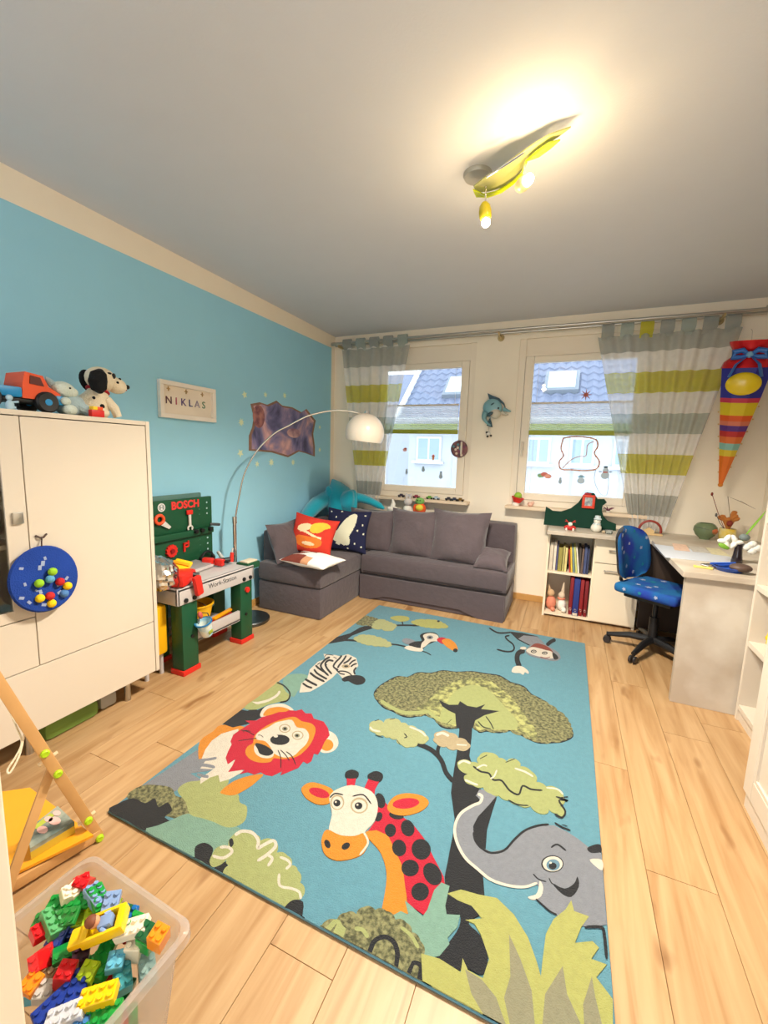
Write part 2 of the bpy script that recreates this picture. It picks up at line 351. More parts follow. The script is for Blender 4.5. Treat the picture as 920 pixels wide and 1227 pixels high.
# ================================================================== SOFA
fab = mat('charcoal_sofa_fabric', (84, 74, 78), .9, vary=.08, vs=20, bump=.6, bs=24, sheen=.25)
fab2 = mat('charcoal_cushion_fabric', (90, 79, 83), .9, vary=.10, vs=14, bump=1.0, bs=16, sheen=.3)
t = thing('corner_sofa', 'charcoal grey corner sofa with chaise on its left side', 'sofa', (1.0, 3.3, 0))
SX0, SX1, CY0, MY0 = .075, 1.99, 2.70, 3.345
part(t, 'chaise_base', M().bb(SX0, .675, CY0+.015, D-.12, .0, .25, bev=.02), fab)
part(t, 'chaise_seat', M().bb(SX0-.005, .69, CY0, D-.14, .245, .41, bev=.035), fab, sub=1)
part(t, 'main_base', M().bb(.68, SX1, MY0+.02, D-.12, .0, .22, bev=.02), fab)
part(t, 'drawer_front', M().prism([(.80, MY0+.006, .0), (.95, MY0+.006, .05), (1.62, MY0+.006, .05), (1.78, MY0+.006, .0), (1.98, MY0+.006, 0), (1.98, MY0+.006, .22), (.70, MY0+.006, .22), (.70, MY0+.006, 0)], (0, .02, 0)), fab, smooth=0)
part(t, 'main_seat', M().bb(.692, SX1+.01, MY0, D-.14, .225, .415, bev=.04), fab, sub=1)
part(t, 'backrest', M().bb(.30, SX1, D-.30, D-.11, .05, .745, bev=.03), fab, sub=1)
bl = M().bb(.035, .19, CY0+.10, D-.12, .2, .66, bev=.045); part(t, 'side_backrest', bl, fab, sub=1)
part(t, 'seam', M().tube([(.73, MY0-.001, .262), (1.96, MY0-.001, .262)], .003, 6), mat('dark_seam', (50, 44, 46), .9))
C = 'charcoal back cushions on the sofa'
def cush(name, c, w, h, th, rot, m, label, cat='cushion', group=None, **k):
    mb = M().cushion((0, 0, 0), w, h, th, None, wob=.13, pull=.10, **k); o = link(name, mb, m, None, smooth=60, origin=(0, 0, 0)); o.location = c; o.rotation_euler = rot; return tag(o, label, cat, group)
up = lambda tilt, yaw=0, roll=0: (Matrix.Rotation(yaw, 3, 'Z') @ Matrix.Rotation(pi/2-tilt, 3, 'X') @ Matrix.Rotation(roll, 3, 'Z')).to_euler()
cush('back_cushion', (.70, 3.60, .585), .48, .42, .22, up(.18, .12), fab2, 'charcoal cushion at the sofa corner, behind the rocket pillow', group=C, seed=1)
cush('back_cushion', (1.13, 3.585, .60), .49, .45, .22, up(.22), fab2, 'charcoal back cushion in the middle, below the plush toys', group=C, seed=2)
cush('back_cushion', (1.545, 3.55, .615), .51, .48, .23, up(.24, -.03), fab2, 'charcoal back cushion farthest to the right on the sofa', group=C, seed=3)
cush('side_cushion', (.215, 2.93, .545), .44, .36, .15, up(.35, pi/2), fab2, 'charcoal cushion leaning on the chaise side backrest', group=C, seed=4)
cush('arm_pillow', (1.845, 3.50, .475), .27, .27, .15, (radians(24), radians(2), radians(2)), fab2, 'small charcoal pillow lying at the right end of the sofa', seed=5)
redc = mat('red_print_fabric', (205, 52, 36), .85, vary=.15, vs=9, bump=.2, bs=300); orc = mat('orange_print_fabric', (240, 120, 40), .85, vary=.2, vs=12)
yel = mat('yellow_print_fabric', (250, 190, 60), .85, vary=.2, vs=12); pale = mat('pale_print_fabric', (244, 214, 170), .85, vary=.1)
def fr(u, v, s):
    if s < 0: return 0
    w_ = .12*sin(5*u+2)+.08*sin(9*v+u)
    if ((u-.32)/.42)**2+((v-.42+w_)/.26)**2 < 1: return 2
    if ((u+.35)/.32)**2+((v-.38-.3*u)/.20)**2 < 1: return 3
    if ((u+.05)/.62)**2+((v+.42+.5*w_)/.28)**2 < 1: return 3 if ((u)/.3)**2+((v+.5)/.09)**2 < 1 else 1
    return 3 if abs(v+.02+.1*sin(4*u)) < .06 and abs(u) < .5 else 0
cush('red_cushion', (.40, 3.03, .60), .40, .34, .15, up(.38, .28, -.16), [redc, orc, yel, pale], 'red cushion with orange and yellow print on the chaise', seed=6, mf=fr, n=64)
navy = mat('navy_print_fabric', (24, 28, 62), .9, vary=.15, bump=.2, bs=300); rk = mat('off_white_print_fabric', (226, 224, 196), .85, vary=.06)
def frk(u, v, s):
    if s < 0: return 0
    a, b = (u-.02)*.92-(v)*.38, (u-.02)*.38+v*.92
    if -.5 < b < .86 and abs(a) < .30*max(0, 1-((b-.0)/.9)**2 if b > 0 else 1-.15*b*b)**.6: return 1
    if -.68 < b < -.1 and .1 < abs(a) < .47*(1-((b+.5)/.5)**2 if b > -.5 else 1-((b+.5)/.2)**2*.5): return 1
    if -.78 < b < -.45 and abs(a) < .10: return 1
    for x, y in ((-.8, .8), (-.5, .55), (-.75, .2), (.8, .75), (.75, .3), (.85, -.1), (.5, -.6), (.8, -.7), (-.8, -.85), (-.85, -.3), (.2, -.88), (-.3, .88), (.55, .02)):
        if (u-x)**2+(v-y)**2 < .0016: return 1
    return 0
cush('rocket_cushion', (.53, 3.40, .60), .42, .40, .15, up(.30, .22, -.05), [navy, rk], 'navy cushion with a white rocket and stars', seed=7, mf=frk, n=72)
wp = mat('white_pillow_fabric', (240, 234, 226), .85, vary=.03, bump=.2, bs=200); br = mat('brown_print_fabric', (128, 58, 44), .85, vary=.2, vs=14); skn = mat('tan_print_fabric', (206, 150, 110), .85, vary=.1)
def fw(u, v, s):
    if s < 0: return 0
    if (u+.62)**2+(v-.1)**2 < .16 or (-.9 < u < -.1 and v < -.35) or (-.2 < u < .12 and .1 < v < .6): return 1
    return 2 if (-.1 < u < .25 and v < -.4) else 0
cush('white_pillow', (.55, 2.80, .455), .44, .30, .10, (0.03, .02, -.10), [wp, br, skn], 'flat white pillow with brown print lying on the chaise', seed=8, mf=fw, n=48)
# big turquoise plush slumped in the sofa corner
tq = mat('turquoise_plush', (14, 168, 192), .95, vary=.1, vs=5, bump=.6, bs=160, sheen=.5)
t = thing('plush_toy', 'large turquoise plush toy slumped over the sofa corner', 'plush toy', (.25, 3.75, .6))
def lump(q): return 1+.10*sin(4*q.x+2*q.z)+.07*cos(6*q.y-3*q.z)+.05*sin(9*q.x*q.z+1)
part(t, 'body', M().tube([(.25, 3.80, .735), (.25, 3.80, .78), (.24, 3.80, .85), (.21, 3.80, .92), (.17, 3.81, .98), (.12, 3.83, 1.03)], [.20, .215, .20, .155, .09, .015], 32, flat=.62), tq)
part(t, 'fold', M().ball((.36, 3.70, .82), (.12, .07, .13), (0, .5, 0), n=28, k=18, fn=lump), tq)
part(t, 'fold', M().ball((.20, 3.69, .83), (.10, .06, .14), (0, -.3, 0), n=28, k=18, fn=lump), tq)
part(t, 'arm', M().tube([(.38, 3.80, .86), (.48, 3.81, .86), (.58, 3.81, .835), (.67, 3.81, .80), (.72, 3.81, .775)], [.075, .055, .045, .04, .015], 14, flat=.8), tq)
part(t, 'arm', M().tube([(.14, 3.72, .86), (.11, 3.55, .80), (.11, 3.42, .74), (.115, 3.32, .68), (.12, 3.25, .655)], [.09, .09, .08, .06, .03], 14, flat=.8), tq)
# toys along the backrest
gp = mat('grey_plush', (206, 200, 198), .95, vary=.12, bump=.5, bs=120); wpl = mat('white_plush', (240, 236, 226), .95, vary=.05, bump=.5, bs=120)
t = thing('plush_bunny', 'white and grey plush bunny on the sofa backrest beside the curtain', 'plush toy', (.96, 3.83, .745))
part(t, 'body', M().ball((.96, 3.83, .785), (.045, .04, .045)), wpl); part(t, 'head', M().ball((.965, 3.82, .86), (.042, .04, .038)), gp)
part(t, 'ear', M().ball((.945, 3.83, .91), (.012, .01, .035)), gp); part(t, 'ear', M().ball((.985, 3.83, .91), (.012, .01, .035), (0, .2, 0)), gp)
part(t, 'paw', M().ball((.915, 3.82, .765), (.035, .02, .015)), wpl); part(t, 'paw', M().ball((1.005, 3.82, .765), (.03, .02, .015)), wpl)
t = thing('plush_figure', 'small white plush figure slouched at the end of the turquoise arm', 'plush toy', (.80, 3.83, .745))
part(t, 'body', M().ball((.80, 3.83, .775), (.055, .035, .032)), wpl); part(t, 'head', M().tube([(.80, 3.83, .79), (.81, 3.83, .83), (.80, 3.83, .875)], [.03, .022, .006], 10), wpl)
part(t, 'leg', M().ball((.85, 3.82, .763), (.04, .018, .016)), wpl)
ot = mat('orange_red_plush', (226, 88, 36), .9, vary=.1, bump=.3, bs=150); yt = mat('yellow_green_plush', (224, 208, 70), .9, vary=.1, bump=.3, bs=150); gt = mat('green_plush', (120, 176, 92), .9, vary=.1)
t = thing('plush_bird', 'small orange plush bird with yellow chest and green head on the backrest', 'plush toy', (1.09, 3.82, .745))
part(t, 'body', M().ball((1.09, 3.82, .80), (.058, .045, .062)), ot); part(t, 'chest', M().ball((1.092, 3.79, .815), (.038, .025, .032)), yt)
part(t, 'head', M().ball((1.085, 3.82, .875), (.045, .04, .035)), gt); part(t, 'wing', M().ball((1.04, 3.82, .80), (.018, .03, .045)), ot)
part(t, 'eye', M().ball((1.075, 3.782, .885), .006), black); part(t, 'eye', M().ball((1.10, 3.782, .885), .006), black)
# ================================================================== WARDROBE
t = thing('wardrobe', 'white cabinet on steel legs with plain doors beside the blue wall', 'wardrobe', (.22, .9, 0))
WX, Y0, Y1, Z0, Z1 = .438, .18, 1.492, .125, 1.433
part(t, 'side_panel', M().bb(0.004, WX, Y1-.02, Y1, Z0, Z1, bev=.002), white, smooth=0); part(t, 'side_panel', M().bb(0.004, WX, Y0, Y0+.02, Z0, Z1, bev=.002), white, smooth=0)
part(t, 'top_panel', M().bb(0.004, WX, Y0+.02, Y1-.02, Z1-.02, Z1, bev=.002), white, smooth=0)
part(t, 'bottom_panel', M().bb(0.004, WX-.02, Y0+.02, Y1-.02, Z0, Z0+.02), white, smooth=0); part(t, 'back_panel', M().bb(0.004, .012, Y0+.02, Y1-.02, Z0+.02, Z1-.02), white, smooth=0)
part(t, 'divider', M().bb(.012, WX-.02, .937, .953, Z0+.02, Z1-.02), white, smooth=0)
part(t, 'shelf', M().bb(.012, WX-.03, Y0+.02, .937, .90, .918), white, smooth=0); part(t, 'shelf', M().bb(.012, WX-.03, Y0+.02, .937, 1.15, 1.168), white, smooth=0)
part(t, 'door', M().bb(WX-.018, WX-.001, .9475, Y1-.024, .405, Z1-.024, bev=.0015), white, smooth=0)
part(t, 'drawer', M().bb(WX-.018, WX-.001, Y0+.023, Y1-.024, Z0+.004, .401, bev=.0015), white, smooth=0)
part(t, 'drawer', M().bb(WX-.018, WX-.001, Y0+.023, .9435, .405, .612, bev=.0015), white, smooth=0)
d = M().bb(WX-.018, WX-.001, .875, .9435, .616, Z1-.024, bev=.0015).bb(WX-.018, WX-.001, Y0+.023, Y0+.09, .616, Z1-.024, bev=.0015).bb(WX-.018, WX-.001, Y0+.09, .875, .616, .66, bev=.0015).bb(WX-.018, WX-.001, Y0+.09, .875, Z1-.07, Z1-.024, bev=.0015)
d = part(t, 'glass_door', d, white, smooth=0); part(d, 'pane', M().bb(WX-.012, WX-.008, Y0+.085, .88, .655, Z1-.065), glass, smooth=0)
part(d, 'handle', M().bb(WX-.001, WX+.012, .893, .928, 1.00, 1.045, bev=.004), metal)
for y in (.32, .92, 1.36): part(t, 'leg', M().cyl((.36, y, 0), (.36, y, Z0), .015), metal)
for y in (.32, .92, 1.36): part(t, 'leg', M().cyl((.08, y, 0), (.08, y, Z0), .015), metal)
for i, (y, h, c, n_) in enumerate(((.845, .17, (150, 60, 44), 'red brown'), (.80, .2, (180, 150, 110), 'tan'), (.755, .18, (90, 110, 80), 'moss green'), (.70, .21, (200, 190, 170), 'cream'))):
    for z, s in ((.919, 'middle'), (1.169, 'upper')):
        one('book', M().bb(.10, .30, y-.018, y+.018, z, z+h, bev=.003), mat('spine_%d' % i, c, .6), n_+' book behind the glass door, on the %s shelf' % s, 'book', 'books behind the wardrobe glass')
gb = mat('green_storage_bag', (110, 140, 60), .7, vary=.2)
one('storage_bag', M().bb(.12, .36, .98, 1.22, .001, .085, bev=.03), gb, 'flat green bag pushed under the white wardrobe', 'bag')
one('storage_bag', M().bb(.12, .34, 1.235, 1.32, .001, .075, bev=.02), mat('grey_bag', (170, 168, 160), .7), 'small grey bag under the wardrobe beside its steel leg', 'bag')
# velcro ball board
t = thing('target_disc', 'round blue felt target disc hanging on the white wardrobe door', 'target board', (WX+.012, .97, .77))
bf = mat('blue_felt', (24, 62, 150), .95, vary=.2, vs=9, bump=.4, bs=200); st = mat('pale_felt_print', (150, 165, 200), .9)
dc = Vector((WX+.03, .972, .77)); DR = Euler((0, radians(-6), 0)).to_matrix()
part(t, 'felt_disc', M().lathe([(0, -.008), (.128, -.008), (.134, 0), (.128, .008), (0, .008)], dc, 40, 0, DR@rotm((0, pi/2, 0)), sc=(1, .93)), bf)
rnd = random.Random(3)
for k in range(13):
    a = rnd.uniform(0, 6.28); r = rnd.uniform(.05, .11); p = dc+DR@Vector((.009, cos(a)*r, sin(a)*r)); w_ = rnd.uniform(.005, .010)
    part(t, 'star_print', M().box(p, (.002, w_*2, w_*1.3), (rnd.uniform(0, 3), 0, 0)), st, smooth=0)
part(t, 'cord', M().tube([(WX+.006, .985, .93), (WX+.012, .98, .915), (WX+.02, .975, .90)], .0025, 6), mat('dark_cord', (60, 40, 34), .9))
part(t, 'hook', M().tube([(WX+.002, .965, .945), (WX+.01, .978, .935), (WX+.01, .99, .935), (WX+.002, 1.005, .945)], .004, 6), mat('hook_dark', (70, 50, 44), .5))
for (px, py, c, nm) in ((63, 685, (150, 200, 40), 'lime green ball highest on the blue disc'), (47, 699, (150, 205, 40), 'lime green ball left of centre on the blue disc'), (60, 694, (90, 160, 200), 'light blue ball between the two lime balls'), (72, 697, (190, 30, 40), 'red ball right of centre on the blue disc'),
                        (81, 702, (245, 205, 20), 'yellow ball at the right rim of the blue disc'), (48, 717, (245, 210, 20), 'yellow ball at lower left of the blue disc'), (60, 714, (200, 40, 40), 'red ball between the two lower yellow balls'), (62, 723, (245, 205, 20), 'yellow ball lowest on the blue disc'), (77, 711, (80, 130, 190), 'light blue ball at the lower right rim of the disc')):
    p = onX(px, py, WX+.052); one('felt_ball', M().ball(p, .0165, n=14, k=10), mat('ball_%d_%d' % (c[0], c[1]), c, .8, bump=.3, bs=200), nm, 'ball', 'balls stuck on the blue target disc')
# ---- things on top of the wardrobe
ZT = Z1+.001
t = thing('toy_truck', 'orange toy pickup truck with black wheels on the wardrobe', 'toy car', (.33, 1.05, ZT))
og = mat('orange_toy_plastic', (232, 84, 36), .35, vary=.03); bt = mat('toy_blue_plastic', (30, 140, 200), .35); dg = mat('dark_toy_glass', (90, 36, 30), .3)
def P3(x, y, z): return (x, y, ZT+z)
part(t, 'body', M().prism([P3(.26, .985, .05), P3(.26, 1.125, .05), P3(.26, 1.122, .08), P3(.26, 1.08, .105), P3(.26, 1.062, .145), P3(.26, 1.0, .152), P3(.26, .99, .11)], (.13, 0, 0)), og, smooth=0)
part(t, 'window', M().prism([P3(.391, 1.012, .108), P3(.391, 1.062, .104), P3(.391, 1.050, .136), P3(.391, 1.016, .14)], (.003, 0, 0)), dg, smooth=0)
part(t, 'bumper', M().bb(.26, .395, 1.10, 1.137, ZT+.035, ZT+.075, bev=.01), bt)
part(t, 'chassis', M().bb(.27, .38, .85, 1.11, ZT+.034, ZT+.05, bev=.004), black)
part(t, 'cargo_bed', M().bb(.255, .395, .84, .985, ZT+.05, ZT+.09, bev=.008), bt)
for y in (1.068, .875):
    for x in (.25, .39):
        wq = part(t, 'wheel', M().lathe([(.012, -.016), (.036, -.017), (.042, -.009), (.042, .009), (.036, .017), (.012, .016)], (x, y, ZT+.042), 20, 0, rotm((0, pi/2, 0))), black)
        part(wq, 'hub', M().cyl((x-.018, y, ZT+.042), (x+.018, y, ZT+.042), .013), bt)
one('toy_block', M().bb(.28, .36, .87, .93, ZT+.091, ZT+.12, bev=.008), mat('toy_yellow', (246, 200, 30), .4), 'yellow toy block lying in the blue truck bed', 'toy block')
t = thing('toy_figure', 'tiny pale blue toy figure in front of the blue truck bed', 'toy figure', (.415, .93, ZT))
pb = mat('pale_blue_plastic', (170, 200, 215), .5)
part(t, 'body', M().lathe([(0, 0), (.013, 0), (.014, .02), (.007, .032), (0, .034)], (.415, .93, ZT), 14), pb); part(t, 'head', M().ball((.415, .93, ZT+.043), .011), pb)
part(t, 'leg', M().tube([(.415, .925, ZT+.008), (.425, .945, ZT+.006)], .005, 8), pb); part(t, 'arm', M().tube([(.415, .935, ZT+.026), (.425, .955, ZT+.03)], .004, 8), pb)
lb = mat('pale_blue_plush', (168, 192, 200), .95, vary=.06, bump=.5, bs=130); lw = mat('mint_white_plush', (205, 216, 205), .95, vary=.05, bump=.5, bs=130)
t = thing('plush_rabbit', 'pale blue plush rabbit sitting between truck and dog on the wardrobe', 'plush toy', (.34, 1.23, ZT))
part(t, 'body', M().ball((.345, 1.245, ZT+.045), (.05, .06, .047), (.3, 0, 0)), lb); part(t, 'head', M().ball((.36, 1.215, ZT+.105), (.034, .047, .034), (-.2, 0, 0)), lw)
part(t, 'ear', M().tube([(.35, 1.18, ZT+.12), (.35, 1.165, ZT+.135), (.35, 1.155, ZT+.15)], [.016, .013, .003], 10), lb); part(t, 'muzzle', M().ball((.372, 1.24, ZT+.098), (.02, .025, .02)), lw)
part(t, 'foot', M().ball((.395, 1.215, ZT+.022), (.024, .028, .022)), lw); part(t, 'paw', M().ball((.395, 1.20, ZT+.055), (.017, .02, .017)), lw)
part(t, 'leg', M().tube([(.37, 1.26, ZT+.045), (.385, 1.30, ZT+.022), (.395, 1.325, ZT+.017)], [.026, .02, .014], 10), lb); part(t, 'eye', M().ball((.394, 1.222, ZT+.112), .004), black)
t.location.y += -0.062; t.location.z += 0
t = thing('plush_dog', 'spotted white plush dog with black ear and red collar on the wardrobe', 'plush toy', (.28, 1.38, ZT))
cw = mat('cream_plush', (238, 224, 196), .95, vary=.04, bump=.5, bs=130); bk = mat('black_plush', (16, 16, 18), .95, bump=.5, bs=130); rc = mat('red_collar', (170, 24, 34), .6)
part(t, 'body', M().tube([(.28, 1.34, ZT+.01), (.28, 1.36, ZT+.05), (.29, 1.385, ZT+.10), (.29, 1.39, ZT+.14)], [.07, .075, .055, .035], 20), cw)
part(t, 'head', M().ball((.30, 1.40, ZT+.185), (.056, .07, .056), (-.1, 0, 0), n=20), cw); part(t, 'muzzle', M().ball((.315, 1.46, ZT+.165), (.042, .05, .038), (-.25, 0, 0)), cw)
part(t, 'nose', M().ball((.325, 1.512, ZT+.165), .011), black); part(t, 'mouth', M().tube([(.345, 1.48, ZT+.147), (.335, 1.50, ZT+.148)], .003, 6), rc)
part(t, 'ear', M().tube([(.335, 1.375, ZT+.22), (.352, 1.355, ZT+.20), (.36, 1.345, ZT+.165), (.358, 1.35, ZT+.13), (.35, 1.36, ZT+.115)], [.014, .034, .040, .032, .010], 14, flat=.6), bk); part(t, 'ear', M().ball((.255, 1.365, ZT+.175), (.018, .036, .05), (.3, 0, 0)), bk)
part(t, 'eye', M().ball((.349, 1.43, ZT+.203), (.006, .009, .013)), black); part(t, 'brow_spot', M().ball((.348, 1.41, ZT+.212), (.006, .010, .005)), black)
part(t, 'collar', M().tube([(.29+.042*cos(a), 1.388+.042*sin(a), ZT+.132-.012*sin(a)) for a in [k*pi/8 for k in range(16)]], .007, 8, closed=True), rc)
for (x, y, z, r) in ((.352, 1.365, .055, .011), (.345, 1.40, .09, .008), (.35, 1.33, .09, .007), (.358, 1.432, .03, .008), (.386, 1.33, .035, .009), (.358, 1.38, .022, .008), (.352, 1.445, .175, .006), (.34, 1.465, .195, .006)): part(t, 'spot', M().ball((x, y, ZT+z), (.006, r, r)), bk)
part(t, 'leg', M().tube([(.33, 1.40, ZT+.09), (.35, 1.425, ZT+.05), (.355, 1.435, ZT+.012)], [.022, .02, .018], 12), cw); part(t, 'leg', M().tube([(.25, 1.40, ZT+.09), (.24, 1.425, ZT+.05), (.24, 1.435, ZT+.012)], [.022, .02, .018], 12), cw)
part(t, 'leg', M().ball((.36, 1.34, ZT+.025), (.03, .05, .025)), cw)
t.location.y += -0.045; t.location.z += 0
t = thing('toy_brick_stack', 'small red and yellow toy brick stack in front of the plush dog', 'toy block', (.42, 1.32, ZT))
part(t, 'red_brick', M().bb(.405, .43, 1.30, 1.355, ZT, ZT+.03, bev=.002), mat('toy_red', (206, 34, 30), .4)); part(t, 'yellow_brick', M().bb(.405, .432, 1.305, 1.325, ZT+.03, ZT+.045, bev=.002), mat('toy_yellow', (246, 200, 30), .4)); part(t, 'orange_brick', M().bb(.405, .43, 1.325, 1.35, ZT+.03, ZT+.045, bev=.002), mat('orange_toy_plastic', ()))
t.location.y += -0.078; t.location.z += 0
# ================================================================== WALL PICTURE, POSTER
t = thing('framed_letters', 'white box frame with small colourful letters on the blue wall', 'picture', (.0, 2.115, 1.61))
y0, y1, z0, z1 = 1.89, 2.34, 1.495, 1.725
fm = M()
for (a, b, c_, d_) in ((y0, y1, z0, z0+.028), (y0, y1, z1-.028, z1), (y0, y0+.028, z0+.028, z1-.028), (y1-.028, y1, z0+.028, z1-.028)): fm.bb(.003, .032, a, b, c_, d_, bev=.003)
part(t, 'frame', fm, mat('white_frame_wood', (240, 232, 220), .4), smooth=0)
part(t, 'backing', M().bb(.003, .010, y0+.026, y1-.026, z0+.026, z1-.026), mat('frame_paper', (238, 226, 208), .8), smooth=0)
for k, (ch, c) in enumerate(zip('NIKLAS', ((96, 60, 70), (180, 60, 90), (90, 70, 140), (40, 60, 130), (160, 150, 170), (80, 130, 100)))):
    text(t, 'letter', ch, mat('letter_%d' % k, c, .6), .066, (.0125, 1.965+k*.056, 1.604), RX, .0015)
for y in (1.965, 2.10, 2.235): part(t, 'star_clip', M().bb(.011, .015, y-.003, y+.003, 1.662, 1.69).bb(.011, .015, y-.012, y+.012, 1.673, 1.679), mat('clip_gold', (190, 160, 110), .4), smooth=0)
# torn-hole space poster sticker
t = thing('wall_sticker', 'torn-edged wall sticker of a glowing galaxy on the blue wall', 'wall sticker', (.003, 3.2, 1.47))
outl = [(300, 484), (311, 482), (320, 485), (331, 480), (338, 486), (350, 488), (361, 494), (367, 490), (378, 504), (375, 520), (377, 535), (377, 547), (366, 543), (358, 541), (345, 548), (325, 542), (312, 541), (298, 540), (298, 522), (302, 512), (304, 500)]
pts = [onX(a, b, .002) for a, b in outl]
part(t, 'torn_edge', M().prism(pts, (.002, 0, 0)), mat('torn_brown_edge', (150, 116, 100), .8, vary=.3, vs=20), smooth=0)
cc = sum(pts, Vector())/len(pts)
sm = bpy.data.materials.new('galaxy_print'); sm.use_nodes = True; nt = sm.node_tree; N = nt.nodes; L = nt.links; b = N['Principled BSDF']; tc = N.new('ShaderNodeTexCoord')
nz = N.new('ShaderNodeTexNoise'); nz.inputs['Scale'].default_value = 3.2; nz.inputs['Detail'].default_value = 6; nz.inputs['Distortion'].default_value = 1.2; L.new(tc.outputs['Object'], nz.inputs[0])
cr = N.new('ShaderNodeValToRGB'); L.new(nz.outputs['Fac'], cr.inputs[0]); e = cr.color_ramp.elements
e[0].position = .32; e[0].color = rgb((66, 62, 98)); e[1].position = .68; e[1].color = rgb((236, 190, 190))
for p_, c in ((.44, (112, 108, 152)), (.52, (150, 134, 172)), (.6, (204, 160, 166))): q = e.new(p_); q.color = rgb(c)
L.new(cr.outputs[0], b.inputs['Base Color']); b.inputs['Roughness'].default_value = .5
part(t, 'galaxy_print', M().prism([cc+(p-cc)*.93+Vector((.0025, 0, 0)) for p in pts], (.0008, 0, 0)), sm, smooth=0)
pl = onX(310, 499, .006); part(t, 'planet_print', M().lathe([(0, 0), (.08, 0), (.08, .001), (0, .001)], pl, 28, 0, rotm((0, pi/2, 0)), sc=(1.15, .9)), mat('planet_print', (190, 128, 116), .5, var2=(120, 70, 84), vs=12), smooth=0)
gl = onX(352, 519, .006); part(t, 'glow_print', M().lathe([(0, 0), (.07, 0), (.07, .001), (0, .001)], gl, 28, 0, rotm((0, pi/2, 0)), sc=(.6, 1.5)), mat('glow_print', (226, 180, 176), .5, var2=(150, 110, 130), vs=9), smooth=0)
sg = mat('pale_green_sticker', (226, 240, 204), .6)
for k, (px, py, r, nm) in enumerate(((293, 473, .03, 'above the poster, leftmost'), (318, 473, .024, 'above the poster, middle'), (341, 474, .026, 'above the poster, right'), (289, 506, .032, 'left of the poster, halfway up'), (288, 543, .034, 'lower left of the poster'),
        (308, 556, .026, 'below the poster, leftmost'), (325, 554, .036, 'below the poster, flower shaped middle'), (351, 554, .03, 'below the poster, right'), (383, 512, .022, 'right of the poster, upper'), (383, 539, .024, 'right of the poster, lower'))):
    c = onX(px, py, .0018); n_ = 5+k % 4; pp = [c+Vector((0, cos(a)*r*(1 if j % 2 else .5), sin(a)*r*(1 if j % 2 else .5))) for j, a in [(j, pi*j/n_+k) for j in range(2*n_)]]
    one('star_sticker', M().prism(pp, (.001, 0, 0)), sg, 'pale green star shaped sticker '+nm, 'wall sticker', 'pale green stickers around the poster', smooth=0)
# ================================================================== TOY WORKBENCH
grn = mat('bench_green_plastic', (22, 78, 50), .45, vary=.06); gry = mat('bench_grey_plastic', (190, 184, 182), .45, vary=.04); rdp = mat('bench_red_plastic', (214, 44, 34), .4, vary=.05); dgp = mat('bench_dark_grey', (56, 60, 62), .5)
yp = mat('toy_yellow', ()); 
t = thing('toy_workbench', 'green and grey toy workbench with red feet and tool board', 'toy workbench', (.25, 1.93, 0))
BY0, BY1, BX0, BX1 = 1.62, 2.245, .08, .435
top = M().bb(BX0, BX1, BY0, BY1, .505, .53, bev=.008).bb(BX1-.02, BX1, BY0, BY1, .43, .53, bev=.006).bb(BX0, BX0+.02, BY0, BY1, .43, .53, bev=.006).bb(BX0, BX1, BY0, BY0+.02, .43, .53, bev=.006).bb(BX0, BX1, BY1-.02, BY1, .43, .53, bev=.006)
wt = part(t, 'worktop', top, gry)
text(t, 'front_lettering', 'Work-Station', dgp, .042, (BX1+.0005, 1.96, .485), RX, .0006)
for (y0, y1) in ((1.655, 1.765), (2.125, 2.235)):
    for x0, x1 in ((.335, .425), (.09, .18)):
        l = part(t, 'leg', M().bb(x0, x1, y0, y1, .028, .44, bev=.006), grn); part(l, 'red_foot', M().bb(x0-.008, x1+.008, y0-.008, y1+.008, 0, .03, bev=.004), rdp)
    for y in (y0+.02, y1-.03): part(t, 'bolt', M().cyl((BX1-.003, y, .452), (BX1+.008, y, .452), .013), black)
part(t, 'knob', M().cyl((.425, 2.18, .37), (.44, 2.18, .37), .018, n=10).tube([(.437, 2.18, .352), (.437, 2.18, .388)], .006, 6), rdp)
for y, z in ((1.72, .22), (2.17, .20)): part(t, 'bolt', M().cyl((.42, y, z), (.433, y, z), .01), black)
part(t, 'lower_shelf', M().bb(.10, .415, 1.76, 2.13, .165, .178).bb(.395, .415, 1.76, 2.13, .165, .235, bev=.004).bb(.10, .12, 1.76, 2.13, .165, .235, bev=.004), gry)
part(t, 'side_knob', M().cyl((.25, BY0-.02, .47), (.25, BY0, .47), .022, n=10), rdp)
# tool board
part(t, 'board_upper', M().bb(.085, .11, 1.62, 2.20, .775, .985, bev=.006), grn); part(t, 'board_lower', M().bb(.085, .11, 1.62, 2.20, .53, .735, bev=.006), grn)
part(t, 'tool_rail', M().bb(.09, .135, 1.62, 2.19, .735, .775, bev=.006), grn); part(t, 'header_panel', M().bb(.082, .10, 1.62, 2.12, .98, 1.015, bev=.008), mat('header_grey_green', (84, 120, 114), .5))
bd = part(t, 'badge', M().cyl((.11, 1.802, .945), (.1125, 1.802, .945), .026, n=28), mat('badge_white', (225, 225, 222), .5))
part(bd, 'badge_ring', M().tube([(.1135, 1.802+.017*cos(a), .945+.017*sin(a)) for a in [k*pi/12 for k in range(24)]], .0016, 6, closed=True).bb(.1125, .114, 1.791, 1.795, .934, .956).bb(.1125, .114, 1.809, 1.813, .934, .956).bb(.1125, .114, 1.795, 1.809, .9435, .9465), mat('badge_grey', (110, 120, 118), .5), smooth=0)
text(t, 'board_lettering', 'BOSCH', mat('letter_red', (232, 60, 56), .5), .068, (.1112, 1.98, .945), RX, .002, .0025, sx=.98)
for y in (2.09, 2.155):
    for z in (.945, .905, .87, .70, .66, .62): part(t, 'peg_hole', M().cyl((.1095, y, z), (.1115, y, z), .006 if y > 2.1 else .004, n=10), mat('hole_pale', (170, 196, 200), .6) if y > 2.1 else mat('hole_green', (60, 110, 90), .6))
